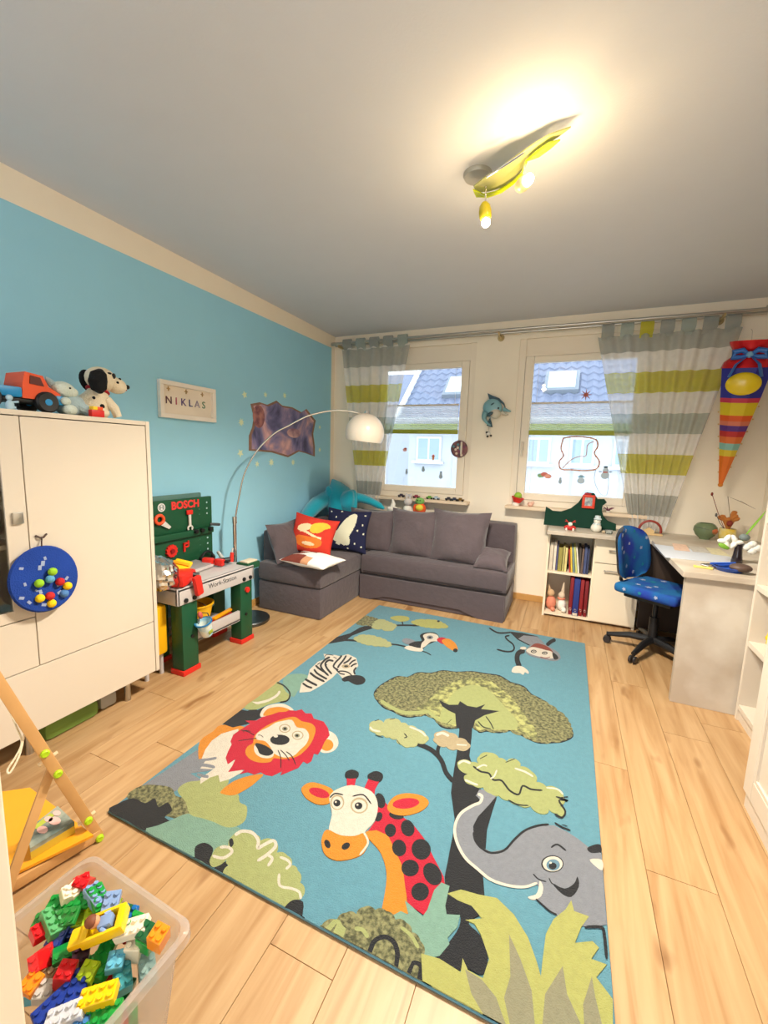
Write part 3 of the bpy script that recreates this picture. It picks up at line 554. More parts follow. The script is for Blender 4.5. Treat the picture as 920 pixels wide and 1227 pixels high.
for y in (2.03, 2.08, 2.15): part(t, 'clip', M().cyl((.13, y, .765), (.155, y, .765), .014, n=12), black)
part(t, 'side_hook', M().tube([(.11, 2.18, .79), (.13, 2.22, .785), (.13, 2.245, .78)], .010, 8), dgp)
def tool(name, mbm, label, cat='toy tool', group=None):
    return one(name, mbm[0], mbm[1], label, cat, group)
ms = mat('toy_silver', (206, 204, 198), .4)
t = thing('toy_handsaw', 'orange handled toy saw at the upper left of the tool board', 'toy tool', (.125, 1.80, .85), 'toy tools on the workbench board')
part(t, 'handle', M().tube([(.125, 1.775+.028*cos(a), .875+.026*sin(a)) for a in [k*pi/6 for k in range(12)]], .010, 8, closed=True), mat('handle_orange', (236, 84, 40), .45)); part(t, 'blade', M().prism([(.12, 1.80, .872), (.12, 1.775, .845), (.12, 1.84, .808), (.12, 1.855, .82)], (.006, 0, 0)), ms, smooth=0)
t = thing('toy_wrench', 'silver toy wrench with red top hanging upright on the board', 'toy tool', (.125, 2.0, .85), 'toy tools on the workbench board')
part(t, 'shaft', M().bb(.118, .128, 1.99, 2.008, .80, .88, bev=.003), ms); part(t, 'red_head', M().bb(.116, .13, 1.975, 2.022, .88, .91, bev=.005), rdp); part(t, 'jaw', M().tube([(.123, 2.0+.018*cos(a), .79+.016*sin(a)) for a in [k*pi/6-.9 for k in range(10)]], .006, 8), ms)
t = thing('toy_saw_disc', 'red round toy gear disc on the lower board', 'toy tool', (.12, 1.84, .64), 'toy tools on the workbench board')
part(t, 'disc', M().prism([(.113, 1.855+(.042 if j % 2 else .036)*cos(j*pi/12), .665+(.042 if j % 2 else .036)*sin(j*pi/12)) for j in range(24)], (.014, 0, 0)), rdp, smooth=0); part(t, 'hub', M().cyl((.127, 1.855, .665), (.136, 1.855, .665), .014), mat('bench_dark_red', (150, 24, 26), .4))
t = thing('toy_clamp', 'small red toy clamp hanging beside the red disc', 'toy tool', (.12, 1.96, .65), 'toy tools on the workbench board')
part(t, 'frame', M().bb(.113, .125, 1.945, 1.958, .64, .70, bev=.003).bb(.113, .125, 1.945, 1.99, .688, .70, bev=.003).bb(.113, .125, 1.945, 1.98, .665, .676, bev=.003), rdp); part(t, 'screw', M().cyl((.119, 1.985, .67), (.119, 1.985, .71), .005), rdp)
# clutter on the worktop
ZB = .531; rnd = random.Random(5)
def pile(name, parts_, label, cat, group='toy tools lying on the workbench'):
    c = parts_[0][1]; t = thing(name, label, cat, (sum(q.x for q in c.v)/len(c.v), sum(q.y for q in c.v)/len(c.v), min(q.z for q in c.v)), group)
    for n_, m_, mt in parts_: part(t, n_, m_, mt)
    return t
dr = mat('toy_deep_red', (160, 26, 26), .4)
pile('toy_drill', [('body', M().box((.37, 1.70, ZB+.04), (.12, .17, .075), (.0, 0, .4), bev=.025), rdp), ('grip', M().box((.462, 1.74, ZB-.005), (.03, .05, .12), (.2, .0, .1), bev=.012), rdp), ('chuck', M().cyl((.40, 1.755, ZB+.045), (.425, 1.785, ZB+.04), .018, .012), black)], 'big red toy power drill at the front left of the worktop', 'toy tool')
pile('toy_helmet_part', [('shell', M().box((.31, 1.76, ZB+.085), (.1, .09, .022), (.5, .2, .4), bev=.008), yp), ('ridge', M().box((.31, 1.76, ZB+.10), (.1, .02, .014), (.5, .2, .4), bev=.004), mat('toy_amber', (236, 160, 20), .4))], 'yellow toy plate leaning behind the red drill', 'toy tool')
pile('toy_block_bundle', [('block', M().box((.24, 1.66, ZB+.05), (.09, .05, .04), (.2, .3, .8), bev=.006), yp), ('stud', M().box((.25, 1.67, ZB+.077), (.03, .03, .02), (.2, .3, .8), bev=.004), yp)], 'yellow toy block near the wardrobe edge on the worktop', 'toy block')
pile('toy_plane', [('sole', M().box((.22, 1.80, ZB+.03), (.08, .15, .035), (0, .1, .5), bev=.01), dr), ('handle', M().box((.22, 1.80, ZB+.065), (.03, .06, .035), (0, .1, .5), bev=.01), dr)], 'dark red toy plane behind the yellow plate', 'toy tool')
pile('toy_toolbox_lid', [('tray', M().box((.20, 1.95, ZB+.02), (.15, .20, .02), (0, .08, .1), bev=.008), gry), ('rim', M().box((.20, 1.95, ZB+.032), (.13, .18, .01), (0, .08, .1), bev=.004), mat('bench_mid_grey', (150, 146, 146), .5))], 'grey toy tray lying flat in the middle of the worktop', 'toy tool')
pile('toy_vise', [('jaw', M().box((.22, 2.05, ZB+.035), (.07, .05, .05), (0, .1, .5), bev=.01), rdp), ('jaw', M().box((.28, 2.09, ZB+.03), (.06, .04, .045), (0, .1, .2), bev=.01), rdp), ('spindle', M().cyl((.18, 2.04, ZB+.04), (.33, 2.12, ZB+.03), .008), black)], 'red toy vise in the middle right of the worktop', 'toy tool')
pile('toy_hammer', [('handle', M().cyl((.28, 2.13, ZB+.035), (.16, 2.20, ZB+.06), .012), ms), ('head', M().cyl((.27, 2.10, ZB+.035), (.30, 2.16, ZB+.035), .018), black)], 'pale toy hammer with black head behind the red vise', 'toy tool')
pile('toy_screwdriver', [('grip', M().cyl((.30, 2.175, ZB+.017), (.30, 2.185, ZB+.08), .015, .012), rdp), ('shaft', M().cyl((.30, 2.185, ZB+.08), (.302, 2.19, ZB+.11), .005), ms)], 'red toy screwdriver standing at the right end of the worktop', 'toy tool')
pile('toy_headphones', [('band', M().tube([(.14, 2.12+.05*cos(a), ZB+.03+.05*sin(a)) for a in [k*pi/10 for k in range(11)]], .009, 8), black), ('cup', M().ball((.14, 2.17, ZB+.03), (.02, .012, .025)), black), ('cup', M().ball((.14, 2.07, ZB+.03), (.02, .012, .025)), black)], 'black toy ear protectors behind the red vise', 'toy tool')
pile('toy_parts_tray', [('tray', M().bb(.33, .432, 2.19, 2.31, .50, .545, bev=.006), grn), ('insert', M().bb(.35, .42, 2.20, 2.30, .543, .555, bev=.004), mat('pale_insert', (220, 206, 180), .5))], 'green toy parts tray with pale insert at the right end of the bench', 'toy tool')
# crumpled silver foil balloon between wardrobe and bench
foil = mat('silver_foil', (225, 222, 220), .16, 1, vary=.05); 
t = thing('foil_balloon', 'crumpled silver foil balloon squeezed between wardrobe and workbench', 'balloon', (.36, 1.575, .52))
part(t, 'foil', M().ball((.36, 1.575, .625), (.10, .07, .095), n=36, k=24, fn=lambda q: 1+.07*sin(9*q.x+5*q.z)*cos(11*q.y)+.05*sin(17*q.z+6*q.x)), foil, smooth=20)
part(t, 'red_print', M().tube([(.435, 1.60, .69), (.455, 1.615, .66), (.463, 1.605, .62), (.455, 1.62, .58), (.43, 1.63, .54)], .004, 6), mat('foil_red_print', (150, 50, 50), .3, .6))
# buckets
yb_ = mat('bucket_yellow', (238, 180, 20), .4, vary=.05)
def bucket(name, c, r0, r1, h, m, label, extra=None, rot=None, th=.004):
    t = thing(name, label, 'bucket', c); R = rotm(rot)
    part(t, 'shell', M().lathe([(0, 0), (r0, 0), (r1, h), (r1+.006, h), (r1+.006, h-.008), (r1-th, h-.002), (r0-th, .005), (0, .005)], c, 28, 0, R), m)
    return t, R
t, R = bucket('toy_bucket', (.29, 1.885, .1785), .06, .095, .17, yb_, 'yellow toy bucket on the lower shelf of the workbench')
part(t, 'handle', M().tube([(.29+.097*cos(a), 1.885-.02, .345+.02*sin(a)) for a in [k*pi/10 for k in range(11)]], .003, 6), mat('handle_wire', (70, 60, 50), .4))
t = thing('toy_pail', 'pale blue printed toy pail hanging on the left bench leg', 'bucket', (.45, 1.79, .2))
pb2 = mat('pale_blue_print', (140, 196, 220), .5, var2=(240, 236, 214), vs=14); c0 = Vector((.462, 1.80, .205)); R = Euler((radians(18), radians(0), 0)).to_matrix()
part(t, 'shell', M().lathe([(0, 0), (.030, 0), (.045, .095), (.047, .095), (.047, .09), (.041, .09), (.028, .004), (0, .004)], c0, 24, 0, R), pb2)
part(t, 'rim', M().lathe([(.045, .088), (.05, .09), (.05, .098), (.044, .098)], c0, 24, 0, R), mat('pail_blue', (30, 120, 180), .5))
part(t, 'grip', M().ball((.445, 1.765, .335), (.014, .014, .025), (.3, 0, 0)), mat('pail_pink_grip', (200, 90, 80), .5)); part(t, 'handle', M().tube([(.462, 1.735, .295), (.452, 1.755, .325), (.445, 1.78, .345), (.455, 1.81, .335), (.462, 1.825, .295)], .003, 6), mat('handle_wire', ()))
part(t, 'green_print', M().box(c0+R@Vector((.036, .0, .03)), (.004, .03, .022), R@rotm((0, .15, 0)), bev=.001), mat('pail_green_print', (150, 170, 60), .6))
one('toy_rail', M().box((.33, 2.03, .20), (.05, .20, .03), (0, 0, .1), bev=.006), mat('toy_deep_red', ()), 'dark red toy bar on the lower shelf of the workbench', 'toy')
one('toy_ruler', M().box((.34, 2.05, .228), (.03, .19, .014), (0.04, 0, .1), bev=.003), mat('toy_amber', ()), 'amber toy rod lying on the dark red bar', 'toy')
one('toy_plate', M().box((.19, 2.02, .235), (.05, .17, .012), (.35, .3, .1), bev=.003), mat('toy_mint', (170, 196, 180), .6), 'pale mint board leaning on the lower bench shelf', 'toy')
one('toy_speaker_box', M().bb(.13, .20, 1.95, 2.11, .36, .428, bev=.006), black, 'black box hanging under the middle of the bench worktop', 'box')
t = thing('play_stool', 'yellow play stool in the gap between wardrobe and workbench', 'stool', (.2, 1.57, 0))
part(t, 'body', M().bb(.07, .32, 1.51, 1.645, .13, .42, bev=.02), yb_); 
for x in (.11, .28):
    for y in (1.53, 1.625): part(t, 'leg', M().cyl((x, y, 0), (x, y, .14), .012), gry)
one('carton', M().bb(.02, .078, 2.04, 2.28, 0.0, .43, bev=.004), mat('cream_carton', (232, 216, 188), .8), 'plain cream carton against the wall behind the toy workbench', 'box')
# ================================================================== ARC LAMP
t = thing('arc_lamp', 'chrome arc floor lamp with a white dome shade', 'floor lamp', (.16, 2.45, 0))
part(t, 'base_disc', M().lathe([(0, 0), (.15, 0), (.154, .006), (.154, .022), (.148, .028), (0, .03)], (.19, 2.47, 0), 44), mat('brushed_dark_steel', (96, 98, 98), .3, .9))
part(t, 'lower_pole', M().cyl((.18, 2.34, .03), (.18, 2.34, .80), .0135), chrome)
part(t, 'collar', M().cyl((.18, 2.34, .78), (.18, 2.34, .83), .017), chrome)
SHY = 3.02; P0_ = Vector((.18, 2.34, 0)); tip = onY(437, 497, SHY); dl = tip-P0_; dl.z = 0; nl = Vector((-dl.y, dl.x, 0)).normalized()
def lp(px, py): d = ray(px, py); return CAM+d*((P0_-CAM).dot(nl)/d.dot(nl))
pp = [Vector((.18, 2.34, .78))]+[lp(*q) for q in ((286, 597), (293, 567), (308, 540), (328, 520), (346, 510), (370, 498), (398, 492), (420, 493))]+[tip]
def smoothp(P_, n=6):
    out = []
    for i in range(len(P_)-1):
        p0, p1, p2, p3 = P_[max(i-1, 0)], P_[i], P_[i+1], P_[min(i+2, len(P_)-1)]
        for j in range(n):
            u = j/n; out.append(.5*((2*p1)+(p2-p0)*u+(2*p0-5*p1+4*p2-p3)*u*u+(3*p1-p0-3*p2+p3)*u**3))
    return out+[P_[-1]]
part(t, 'arc_pole', M().tube(smoothp(pp), .0062, 10), chrome)
sc = onY(437, 519, SHY)
ws = mat('white_shade_enamel', (240, 228, 212), .3, vary=.01, coat=.3)
R_ = .152; prof = [(.012, R_*.98)]+[(R_*sin(a), R_*cos(a)) for a in [radians(8+k*8.2) for k in range(14)]]
prof += [(r-.004, z) for r, z in prof[::-1]]
sh = part(t, 'shade', M().lathe(prof, sc-Vector((0, 0, .0)), 36, 0, (0, radians(6), 0)), ws); part(t, 'shade_cap', M().lathe([(0, .02), (.016, .018), (.02, 0), (.012, -.004)], sc+Vector((.012, 0, R_)), 16), chrome)
part(t, 'bulb', M().ball(sc+Vector((0, 0, .03)), .03), mat('unlit_bulb', (235, 235, 230), .2))
# ================================================================== CURTAIN ROD, CURTAINS, BLINDS
t = thing('curtain_rod', 'double chrome curtain rod spanning the back wall above both windows', 'curtain rod', (1.8, D-.1, 2.38))
for dy, dz in ((.075, 0), (.125, .012)):
    part(t, 'rod', M().cyl((.05, D-dy, 2.398+dz), (3.56, D-dy, 2.386+dz), .011), metal)
for x in (.055, 3.555): part(t, 'finial', M().cyl((x-.02, D-.125, 2.405), (x+.02, D-.125, 2.405), .017), metal)
for x in (.12, 1.71, 3.30): part(t, 'bracket', M().bb(x-.008, x+.008, D-.135, D, 2.366, 2.378, bev=.003).cyl((x, D-.008, 2.372), (x, D, 2.372), .03).bb(x-.006, x+.006, D-.14, D-.06, 2.372, 2.39), mat('brass_bracket', (196, 176, 130), .3, .8))
shW = sheer('sheer_white', (255, 255, 255), .54, .25); shL = sheer('sheer_lime', (214, 208, 70), .74, .45); shG = sheer('sheer_grey', (178, 184, 182), .66, .4); shT = sheer('sheer_mid_grey', (182, 196, 192), .62, .4)
def curtain(label, xl, xr, bl, br, zt, zb, bands, nf, amp, seed, tabs):
    t = thing('curtain', label, 'curtain', ((xl+xr)/2, D-.1, 0), 'sheer striped tab-top curtains'); rnd = random.Random(seed); ph = [rnd.uniform(0, 6.3) for _ in range(4)]
    zs = [zt]; ms = []
    for z, m in bands:                       # (lower z of the band, material)
        n = max(2, int((zs[-1]-z)/.035)); z0 = zs[-1]
        for k in range(n): zs.append(z0+(z-z0)*(k+1)/n); ms.append(m)
    n = nf*10; mb = M(); vs = []
    for z in zs:
        f = (zt-z)/(zt-zb); f2 = f**1.0; a, b = xl+(bl-xl)*f2, xr+(br-xr)*f2
        for j in range(n+1):
            u = j/n; uu = u+.02*sin(5*u+ph[0])*sin(pi*u)
            y = D-.10+amp*(.55+.45*f)*sin(2*pi*nf*uu+.5*sin(3*f+ph[1]))+.006*sin(15*u+8*f+ph[2])
            vs.append((a+(b-a)*u, y, z))
    fs = []; mi = []
    for i in range(len(zs)-1):
        for j in range(n): q = i*(n+1)+j; fs.append((q, q+1, q+n+2, q+n+1)); mi.append(ms[i])
    mb.add(vs, fs); mb.m = mi
    part(t, 'fabric', mb, [shW, shL, shG, shT], smooth=180)
    for k in range(tabs):
        x = xl+(xr-xl)*(k+.5)/tabs; w_ = (xr-xl)/tabs*.33; m = shL if (tabs == 7 and k == 2) else [shG, shT, shG][k % 3]
        part(t, 'tab', M().add([(x+s*w_, y, z) for y, z in ((D-.105, zt-.01), (D-.139, zt+.02), (D-.139, zt+.072), (D-.125, zt+.085), (D-.11, zt+.075), (D-.108, zt+.02), (D-.10, zt-.03)) for s in (-1, 1)], [(2*i, 2*i+1, 2*i+3, 2*i+2) for i in range(6)]), m, smooth=80)
    return t
def bz(py, px=450): return onY(px, py, D-.1).z
cl = [(bz(417), 0), (bz(439), 2), (bz(461), 0), (bz(482), 1), (bz(500), 0), (bz(520), 3), (bz(540), 0), (bz(558), 1), (bz(577), 0), (bz(593), 2), (.80, 0)]
curtain('sheer grey, white and lime striped curtain gathered left of the left window', .14, .885, .37, .60, bz(417)+.015, .80, cl, 6, .03, 3, 5)
def bz2(v): return onY(740+v[0]*180/789, 370+v[1]*280/1227, D-.1).z
cr_ = [(bz2((300, 215)), 2), (bz2((300, 325)), 0), (bz2((300, 438)), 1), (bz2((250, 550)), 0), (bz2((250, 657)), 3), (bz2((200, 765)), 0), (bz2((200, 870)), 1), (bz2((150, 975)), 0), (bz2((150, 1085)), 2), (.77, 0)]
curtain('sheer grey, white and lime striped curtain gathered right of the right window', 2.49, 3.425, 2.86, 3.10, bz2((300, 120)), .77, cr_, 8, .032, 9, 7)
# thin tie bands
bw = sheer('blind_fabric_white', (255, 255, 255), .68, .9); bg_ = sheer('blind_fabric_lime', (222, 236, 140), .75, .8); bl_ = mat('lime_blind_rail', (158, 166, 50), .45, vary=.03)
for n, (x0, x1) in enumerate(((.605, 1.36), (2.012, 2.795))):
    t = thing('pleated_blind', 'white pleated blind with lime bottom rail in the %s window' % ('left' if n == 0 else 'right'), 'blind', ((x0+x1)/2, D, 1.52), 'pleated blinds half way down the windows')
    zt, zb = 1.788, 1.56; np_ = 12; yb2 = D+.0
    for a, b, nm, m in ((0, 9, 'pleats', bw), (9, 12, 'lime_pleats', bg_)):
        vs = []; fs = []
        for i in range(2*(b-a)+1): z = zt-(zt-zb)*(a+i/2)/np_; y = yb2-.012+(.012 if i % 2 else 0); vs += [(x0, y, z), (x1, y, z)]
        for i in range(2*(b-a)): fs.append((2*i, 2*i+1, 2*i+3, 2*i+2))
        part(t, nm, M().add(vs, fs), m, smooth=0)
    part(t, 'top_rail', M().bb(x0, x1, yb2-.018, yb2+.004, zt, zt+.014, bev=.002), white); part(t, 'bottom_rail', M().bb(x0-.004, x1+.004, yb2-.022, yb2+.004, zb-.04, zb, bev=.005), bl_)
    for x in (x0+.04, x1-.04): part(t, 'cord', M().cyl((x, yb2-.005, zt), (x, yb2-.005, 2.14), .0012, n=5).cyl((x, yb2-.005, 1.0), (x, yb2-.005, zb-.04), .0012, n=5), white)
# window stickers
def stick(px, py, shape, label, cols):
    y = D+.034; c = onY(px, py, y); t = thing('window_sticker', label, 'window sticker', tuple(c), 'winter stickers on the window panes')
    for i, (dx, dz, rx, rz, ci) in enumerate(shape):
        part(t, 'print', M().lathe([(0, 0), (1, 0), (1, .0012), (0, .0012)], (c.x+dx, y-.0001-.0004*i, c.z+dz), 16, 0, rotm((pi/2, 0, 0)) @ Matrix.Diagonal((rx, rz, 1)), ), cols[ci], smooth=0)
    return t
sw = mat('sticker_white_blue', (190, 208, 222), .6); sr = mat('sticker_red', (206, 110, 96), .6); sb = mat('sticker_dark', (70, 84, 96), .6); sgn = mat('sticker_green', (140, 180, 140), .6)
snow = [(0, -.02, .032, .03, 0), (0, .025, .022, .022, 0), (0, .052, .018, .008, 1), (0, .008, .022, .006, 2), (.038, .012, .014, .004, 1), (-.038, .012, .014, .004, 1)]
stick(725, 567, snow, 'snowman sticker with dark hat on the right window pane', [sw, sb, sr])
stick(696, 574, [(0, -.015, .03, .026, 0), (0, .02, .018, .018, 0), (0, .02, .03, .006, 1)], 'small snowman sticker below the light figure on the right pane', [sw, mat('sticker_blue', (110, 170, 200), .6)])
stick(652, 570, [(-.03, 0, .03, .02, 2), (.0, .012, .03, .02, 1), (.032, -.004, .03, .02, 0)], 'red and green sleigh sticker at the lower left of the right pane', [mat('sticker_peach', (230, 160, 140), .6), sr, sgn])
stick(671, 577, [(0, 0, .014, .022, 0), (0, .025, .01, .012, 0)], 'tiny grey sticker beside the sleigh on the right pane', [mat('sticker_grey', (160, 176, 186), .6)])
stick(487, 566, [(0, 0, .014, .02, 0), (0, .024, .01, .012, 0)], 'tiny grey sticker low in the middle of the left pane', [mat('sticker_grey', ())])
stick(507, 563, [(0, 0, .018, .02, 0), (0, .024, .012, .012, 0)], 'grey snowman sticker in the middle of the left pane', [mat('sticker_grey', ())])
stick(528, 571, [(0, 0, .02, .022, 0), (0, .028, .013, .014, 0), (0, .044, .012, .005, 1)], 'grey snowman sticker at the lower right of the left pane', [mat('sticker_grey', ()), sb])
stick(519, 548, [(0, 0, .012, .03, 0), (0, .014, .02, .006, 1)], 'orange sticker near the right edge of the left pane', [mat('sticker_orange', (232, 150, 100), .6), sr])
stick(485, 539, [(0, 0, .022, .018, 0), (.006, .012, .014, .01, 1)], 'pink sticker beside the left curtain', [mat('sticker_pink', (235, 180, 180), .6), sr])
# light rope figure on the right window
t = thing('window_light_figure', 'orange light chain outline of a window figure on the right pane', 'light decoration', (2.4, D+.02, 1.1))
ol = [(675, 525), (688, 523), (702, 524), (714, 527), (716, 535), (712, 543), (718, 553), (714, 562), (700, 564), (685, 563), (672, 562), (670, 553), (675, 546), (672, 537)]
pp = smoothp([onY(a, b, D+.018) for a, b in ol+[ol[0]]], 5); part(t, 'rope', M().tube(pp, .0062, 6), mat('rope_amber', (226, 178, 146), .5))
for i in range(0, len(pp)-1, 3): part(t, 'bulb', M().ball(pp[i]+Vector((0, -.004, 0)), .006, n=8, k=6), mat('rope_bulb', (222, 120, 80), .4))
pp = smoothp([onY(a, b, D+.018) for a, b in ((674, 561), (684, 551), (694, 547), (702, 546), (704, 533), (712, 529))], 4); part(t, 'inner_rope', M().tube(pp, .004, 6), mat('rope_amber', ()))
part(t, 'cord', M().tube(smoothp([onY(a, b, D+.018) for a, b in ((714, 562), (712, 575), (718, 590), (726, 594), (729, 580), (728, 560))], 4), .0018, 5), mat('cord_grey', (170, 176, 180), .6))
c = onY(702, 473, D+.02); pp = [c+Vector(((.05 if j % 2 == 0 else .014)*cos(pi*j/8), 0, (.05 if j % 2 == 0 else .014)*sin(pi*j/8))) for j in range(16)]
one('window_star', M().prism(pp, (0, .006, 0)), mat('star_red_brown', (170, 84, 66), .6), 'reddish straw star hanging in the right window above the blind', 'star decoration', smooth=0)
# ================================================================== DOLPHIN, ROUND PICTURE, SILL TOYS
db = mat('dolphin_pale_blue', (128, 176, 186), .3, vary=.12, coat=.4); dd = mat('dolphin_dark_teal', (30, 70, 84), .35, coat=.3); dw = mat('dolphin_belly', (206, 200, 182), .35)
t = thing('dolphin_ornament', 'pale blue dolphin wall ornament with dark fins between the windows', 'wall ornament', (1.67, D-.03, 1.7)); yd = D-.032
def O(px, py, y=yd): return onY(px, py, y)
part(t, 'body', M().ball(O(590, 489), (.088, .034, .082), (0, .5, 0), n=24, k=16).tube(smoothp([O(582, 494), O(580, 501), O(584, 507), O(588, 510)], 4), [.05, .048, .045, .04, .035, .03, .027, .024, .02, .018, .015, .012, .01], 14, flat=.6), db)
part(t, 'belly', M().ball(O(593, 495, yd-.012), (.055, .026, .048), (0, .5, 0)), dw)
part(t, 'snout', M().tube([O(603, 490), O(608, 492), O(612, 493)], [.022, .012, .006], 10), db); part(t, 'lower_jaw', M().tube([O(601, 494), O(606, 497), O(609, 497)], [.02, .011, .005], 10), dw)
part(t, 'dorsal_fin', M().prism([O(584, 471, yd-.006), O(590, 474, yd-.006), O(598, 477, yd-.006), O(604, 483, yd-.006), O(606, 490, yd-.006), O(603, 485, yd-.006), O(596, 480, yd-.006), O(586, 478, yd-.006)], (0, .014, 0)), dd, smooth=0)
part(t, 'flipper', M().ball(O(587, 496, yd-.042), (.03, .007, .016), (0, -.5, 0)), dd); part(t, 'spot', M().ball(O(590, 484, yd-.036), (.018, .004, .006), (0, -.6, 0)), dd); part(t, 'eye', M().ball(O(597, 489, yd-.036), .008), black)
part(t, 'tail_fin', M().prism([O(587, 500), O(589, 507), O(590, 512), O(583, 510), O(584, 506)], (0, .012, 0)), dd, smooth=0)
t2 = thing('ornament_ball', 'small black and white ball hanging below the dolphin', 'ornament', tuple(O(585, 520)))
part(t2, 'ball', M().ball(O(585, 520), .022), mat('ball_white', (225, 222, 214), .4)); 
for a, b in ((583, 518), (588, 522), (584, 523)): part(t2, 'black_patch', M().ball(O(a, b, yd-.014), (.010, .010, .009)), black)
part(t2, 'string', M().cyl(O(585, 520), O(586, 508), .0012, n=5), mat('cord_grey', ()))
t = thing('round_picture', 'round dark picture with many small faces hanging at the left window frame', 'picture', (1.39, D-.01, 1.38)); c = onY(550, 538, D-.012)
part(t, 'disc', M().lathe([(0, -.006), (.078, -.006), (.082, 0), (.078, .006), (0, .006)], c, 36, 0, (pi/2, 0, 0)), mat('round_dark_print', (78, 56, 66), .5, var2=(140, 90, 90), vs=20))
for k in range(12):
    a = k*2.4; r = .012+.0052*k; part(t, 'printed_dot', M().lathe([(0, 0), (.012, 0), (.012, .001), (0, .001)], (c.x+r*cos(a), c.y-.0065-.0001*k, c.z+r*sin(a)), 12, 0, (pi/2, 0, 0)), [mat('dot_teal', (90, 140, 150), .5), mat('dot_cream', (220, 200, 180), .5), mat('dot_plum', (120, 60, 90), .5)][k % 3], smooth=0)
def minicar(px, py, c, label, L=.07, name='toy_car', y=D-.07):
    p = onY(px, py, y); t = thing(name, label, 'toy car', (p.x, y, HZ0+.0005), 'toy cars on the window sills'); x = p.x; z = HZ0+.0005; m = mat('car_%d_%d_%d' % c, c, .35)
    part(t, 'body', M().bb(x-L/2, x+L/2, y-.015, y+.015, z+.008, z+.022, bev=.005), m); part(t, 'cabin', M().bb(x-L*.25, x+L*.2, y-.012, y+.012, z+.02, z+.034, bev=.005), m)
    for dx in (-.3, .3):
        for dy in (-.015, .015): part(t, 'wheel', M().cyl((x+dx*L, y+dy-.003, z+.009), (x+dx*L, y+dy+.003, z+.009), .009, n=12), black)
for a in ((481, 592, (60, 56, 70), 'dark toy car at the left end of the left sill'), (490, 592, (200, 196, 200), 'silver toy car beside the dark one on the left sill'), (499, 592, (150, 60, 80), 'plum toy car in the middle of the left sill'), (515, 591, (110, 170, 70), 'green toy car behind the plush bird'), (523, 591, (170, 190, 210), 'pale blue toy car in the middle of the left sill'),
          (538, 591, (44, 46, 54), 'black toy car at the right end of the left sill'), (545, 591, (52, 60, 80), 'dark blue toy car at the right end of the left sill'), (552, 592, (120, 90, 30), 'brown toy car at the very right of the left sill')): minicar(*a)
t = thing('toy_cup', 'red toy bowl with a green ball on the right window sill', 'toy', (1.93, D-.06, HZ0)); c = onY(619, 588, D-.06); zz = HZ0+.0005
part(t, 'base', M().lathe([(0, 0), (.03, 0), (.034, .02), (.02, .03), (0, .03)], (c.x, c.y, zz), 20), wpl); part(t, 'bowl', M().lathe([(0, .025), (.03, .03), (.058, .075), (.05, .078), (.026, .04), (0, .036)], (c.x, c.y, zz), 20, 0, (0, .2, 0)), rdp); part(t, 'green_ball', M().ball((c.x+.015, c.y, zz+.088), .034), mat('lime_toy', (150, 190, 60), .5))
c = onY(636, 596, D-.06); one('toy_pig', M().ball((c.x, c.y, zz+.02), (.026, .018, .02)).ball((c.x+.02, c.y-.005, zz+.035), .014).cyl((c.x-.012, c.y, zz), (c.x-.012, c.y, zz+.012), .006).cyl((c.x+.012, c.y, zz), (c.x+.012, c.y, zz+.012), .006), mat('pink_figure', (226, 180, 160), .5), 'little pink animal figure beside the red toy bowl', 'figurine')
t = thing('air_plant', 'small purple potted plant on the right sill next to the green board', 'plant', (2.70, D-.06, HZ0)); c = onY(729, 606, D-.06)
for k in range(14): a = k*.9; part(t, 'leaf', M().tube([(c.x, c.y, zz+.004), (c.x+.02*cos(a), c.y+.015*sin(a), zz+.03), (c.x+.045*cos(a), c.y+.03*sin(a), zz+.035+.012*sin(3*k))], [.005, .004, .001], 6), mat('plum_leaf', (120, 60, 84), .6, vary=.2))
part(t, 'pot', M().lathe([(0, 0), (.014, 0), (.018, .012), (0, .012)], (c.x, c.y, zz), 12), wpl)
# ================================================================== DESK
conc = mat('concrete_laminate', (182, 168, 150), .5, var2=(208, 200, 186), vs=3.2, bump=.04, bs=40)
t = thing('corner_desk', 'grey concrete-look corner desk with tall side panel', 'desk', (3.2, 3.3, 0))
part(t, 'side_worktop', M().bb(2.965, W-.003, 2.635, 3.60, .713, .745, bev=.003), conc, smooth=0)
part(t, 'side_panel', M().bb(2.983, W-.003, 2.652, 2.690, 0, .713, bev=.002), conc, smooth=0)
part(t, 'back_worktop', M().bb(2.245, W-.003, 3.60, D-.003, .713, .745, bev=.003), conc, smooth=0)
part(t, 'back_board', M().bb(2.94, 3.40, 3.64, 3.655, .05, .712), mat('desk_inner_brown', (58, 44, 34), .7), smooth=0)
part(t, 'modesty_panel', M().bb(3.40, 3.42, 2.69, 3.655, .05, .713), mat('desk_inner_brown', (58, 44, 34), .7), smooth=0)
t = thing('desk_cabinet', 'cream cabinet with book bays and a door under the desk', 'cabinet', (2.6, 3.85, 0))
wc = mat('cream_laminate', (236, 222, 196), .5, vary=.015); wi = mat('beige_laminate', (214, 198, 168), .55, vary=.02)
CY = 3.70
part(t, 'side_panel', M().bb(2.252, 2.270, CY, D-.02, 0, .712), wc, smooth=0); part(t, 'side_panel', M().bb(2.915, 2.933, CY, D-.02, 0, .712), wc, smooth=0)
part(t, 'divider', M().bb(2.600, 2.618, CY, D-.02, .03, .712), wc, smooth=0); part(t, 'back_panel', M().bb(2.27, 2.915, D-.03, D-.02, .03, .712), wi, smooth=0)
part(t, 'shelf', M().bb(2.270, 2.60, CY+.004, D-.03, .372, .392), wc, smooth=0); part(t, 'bottom_panel', M().bb(2.270, 2.915, CY, D-.03, .018, .036), wc, smooth=0)
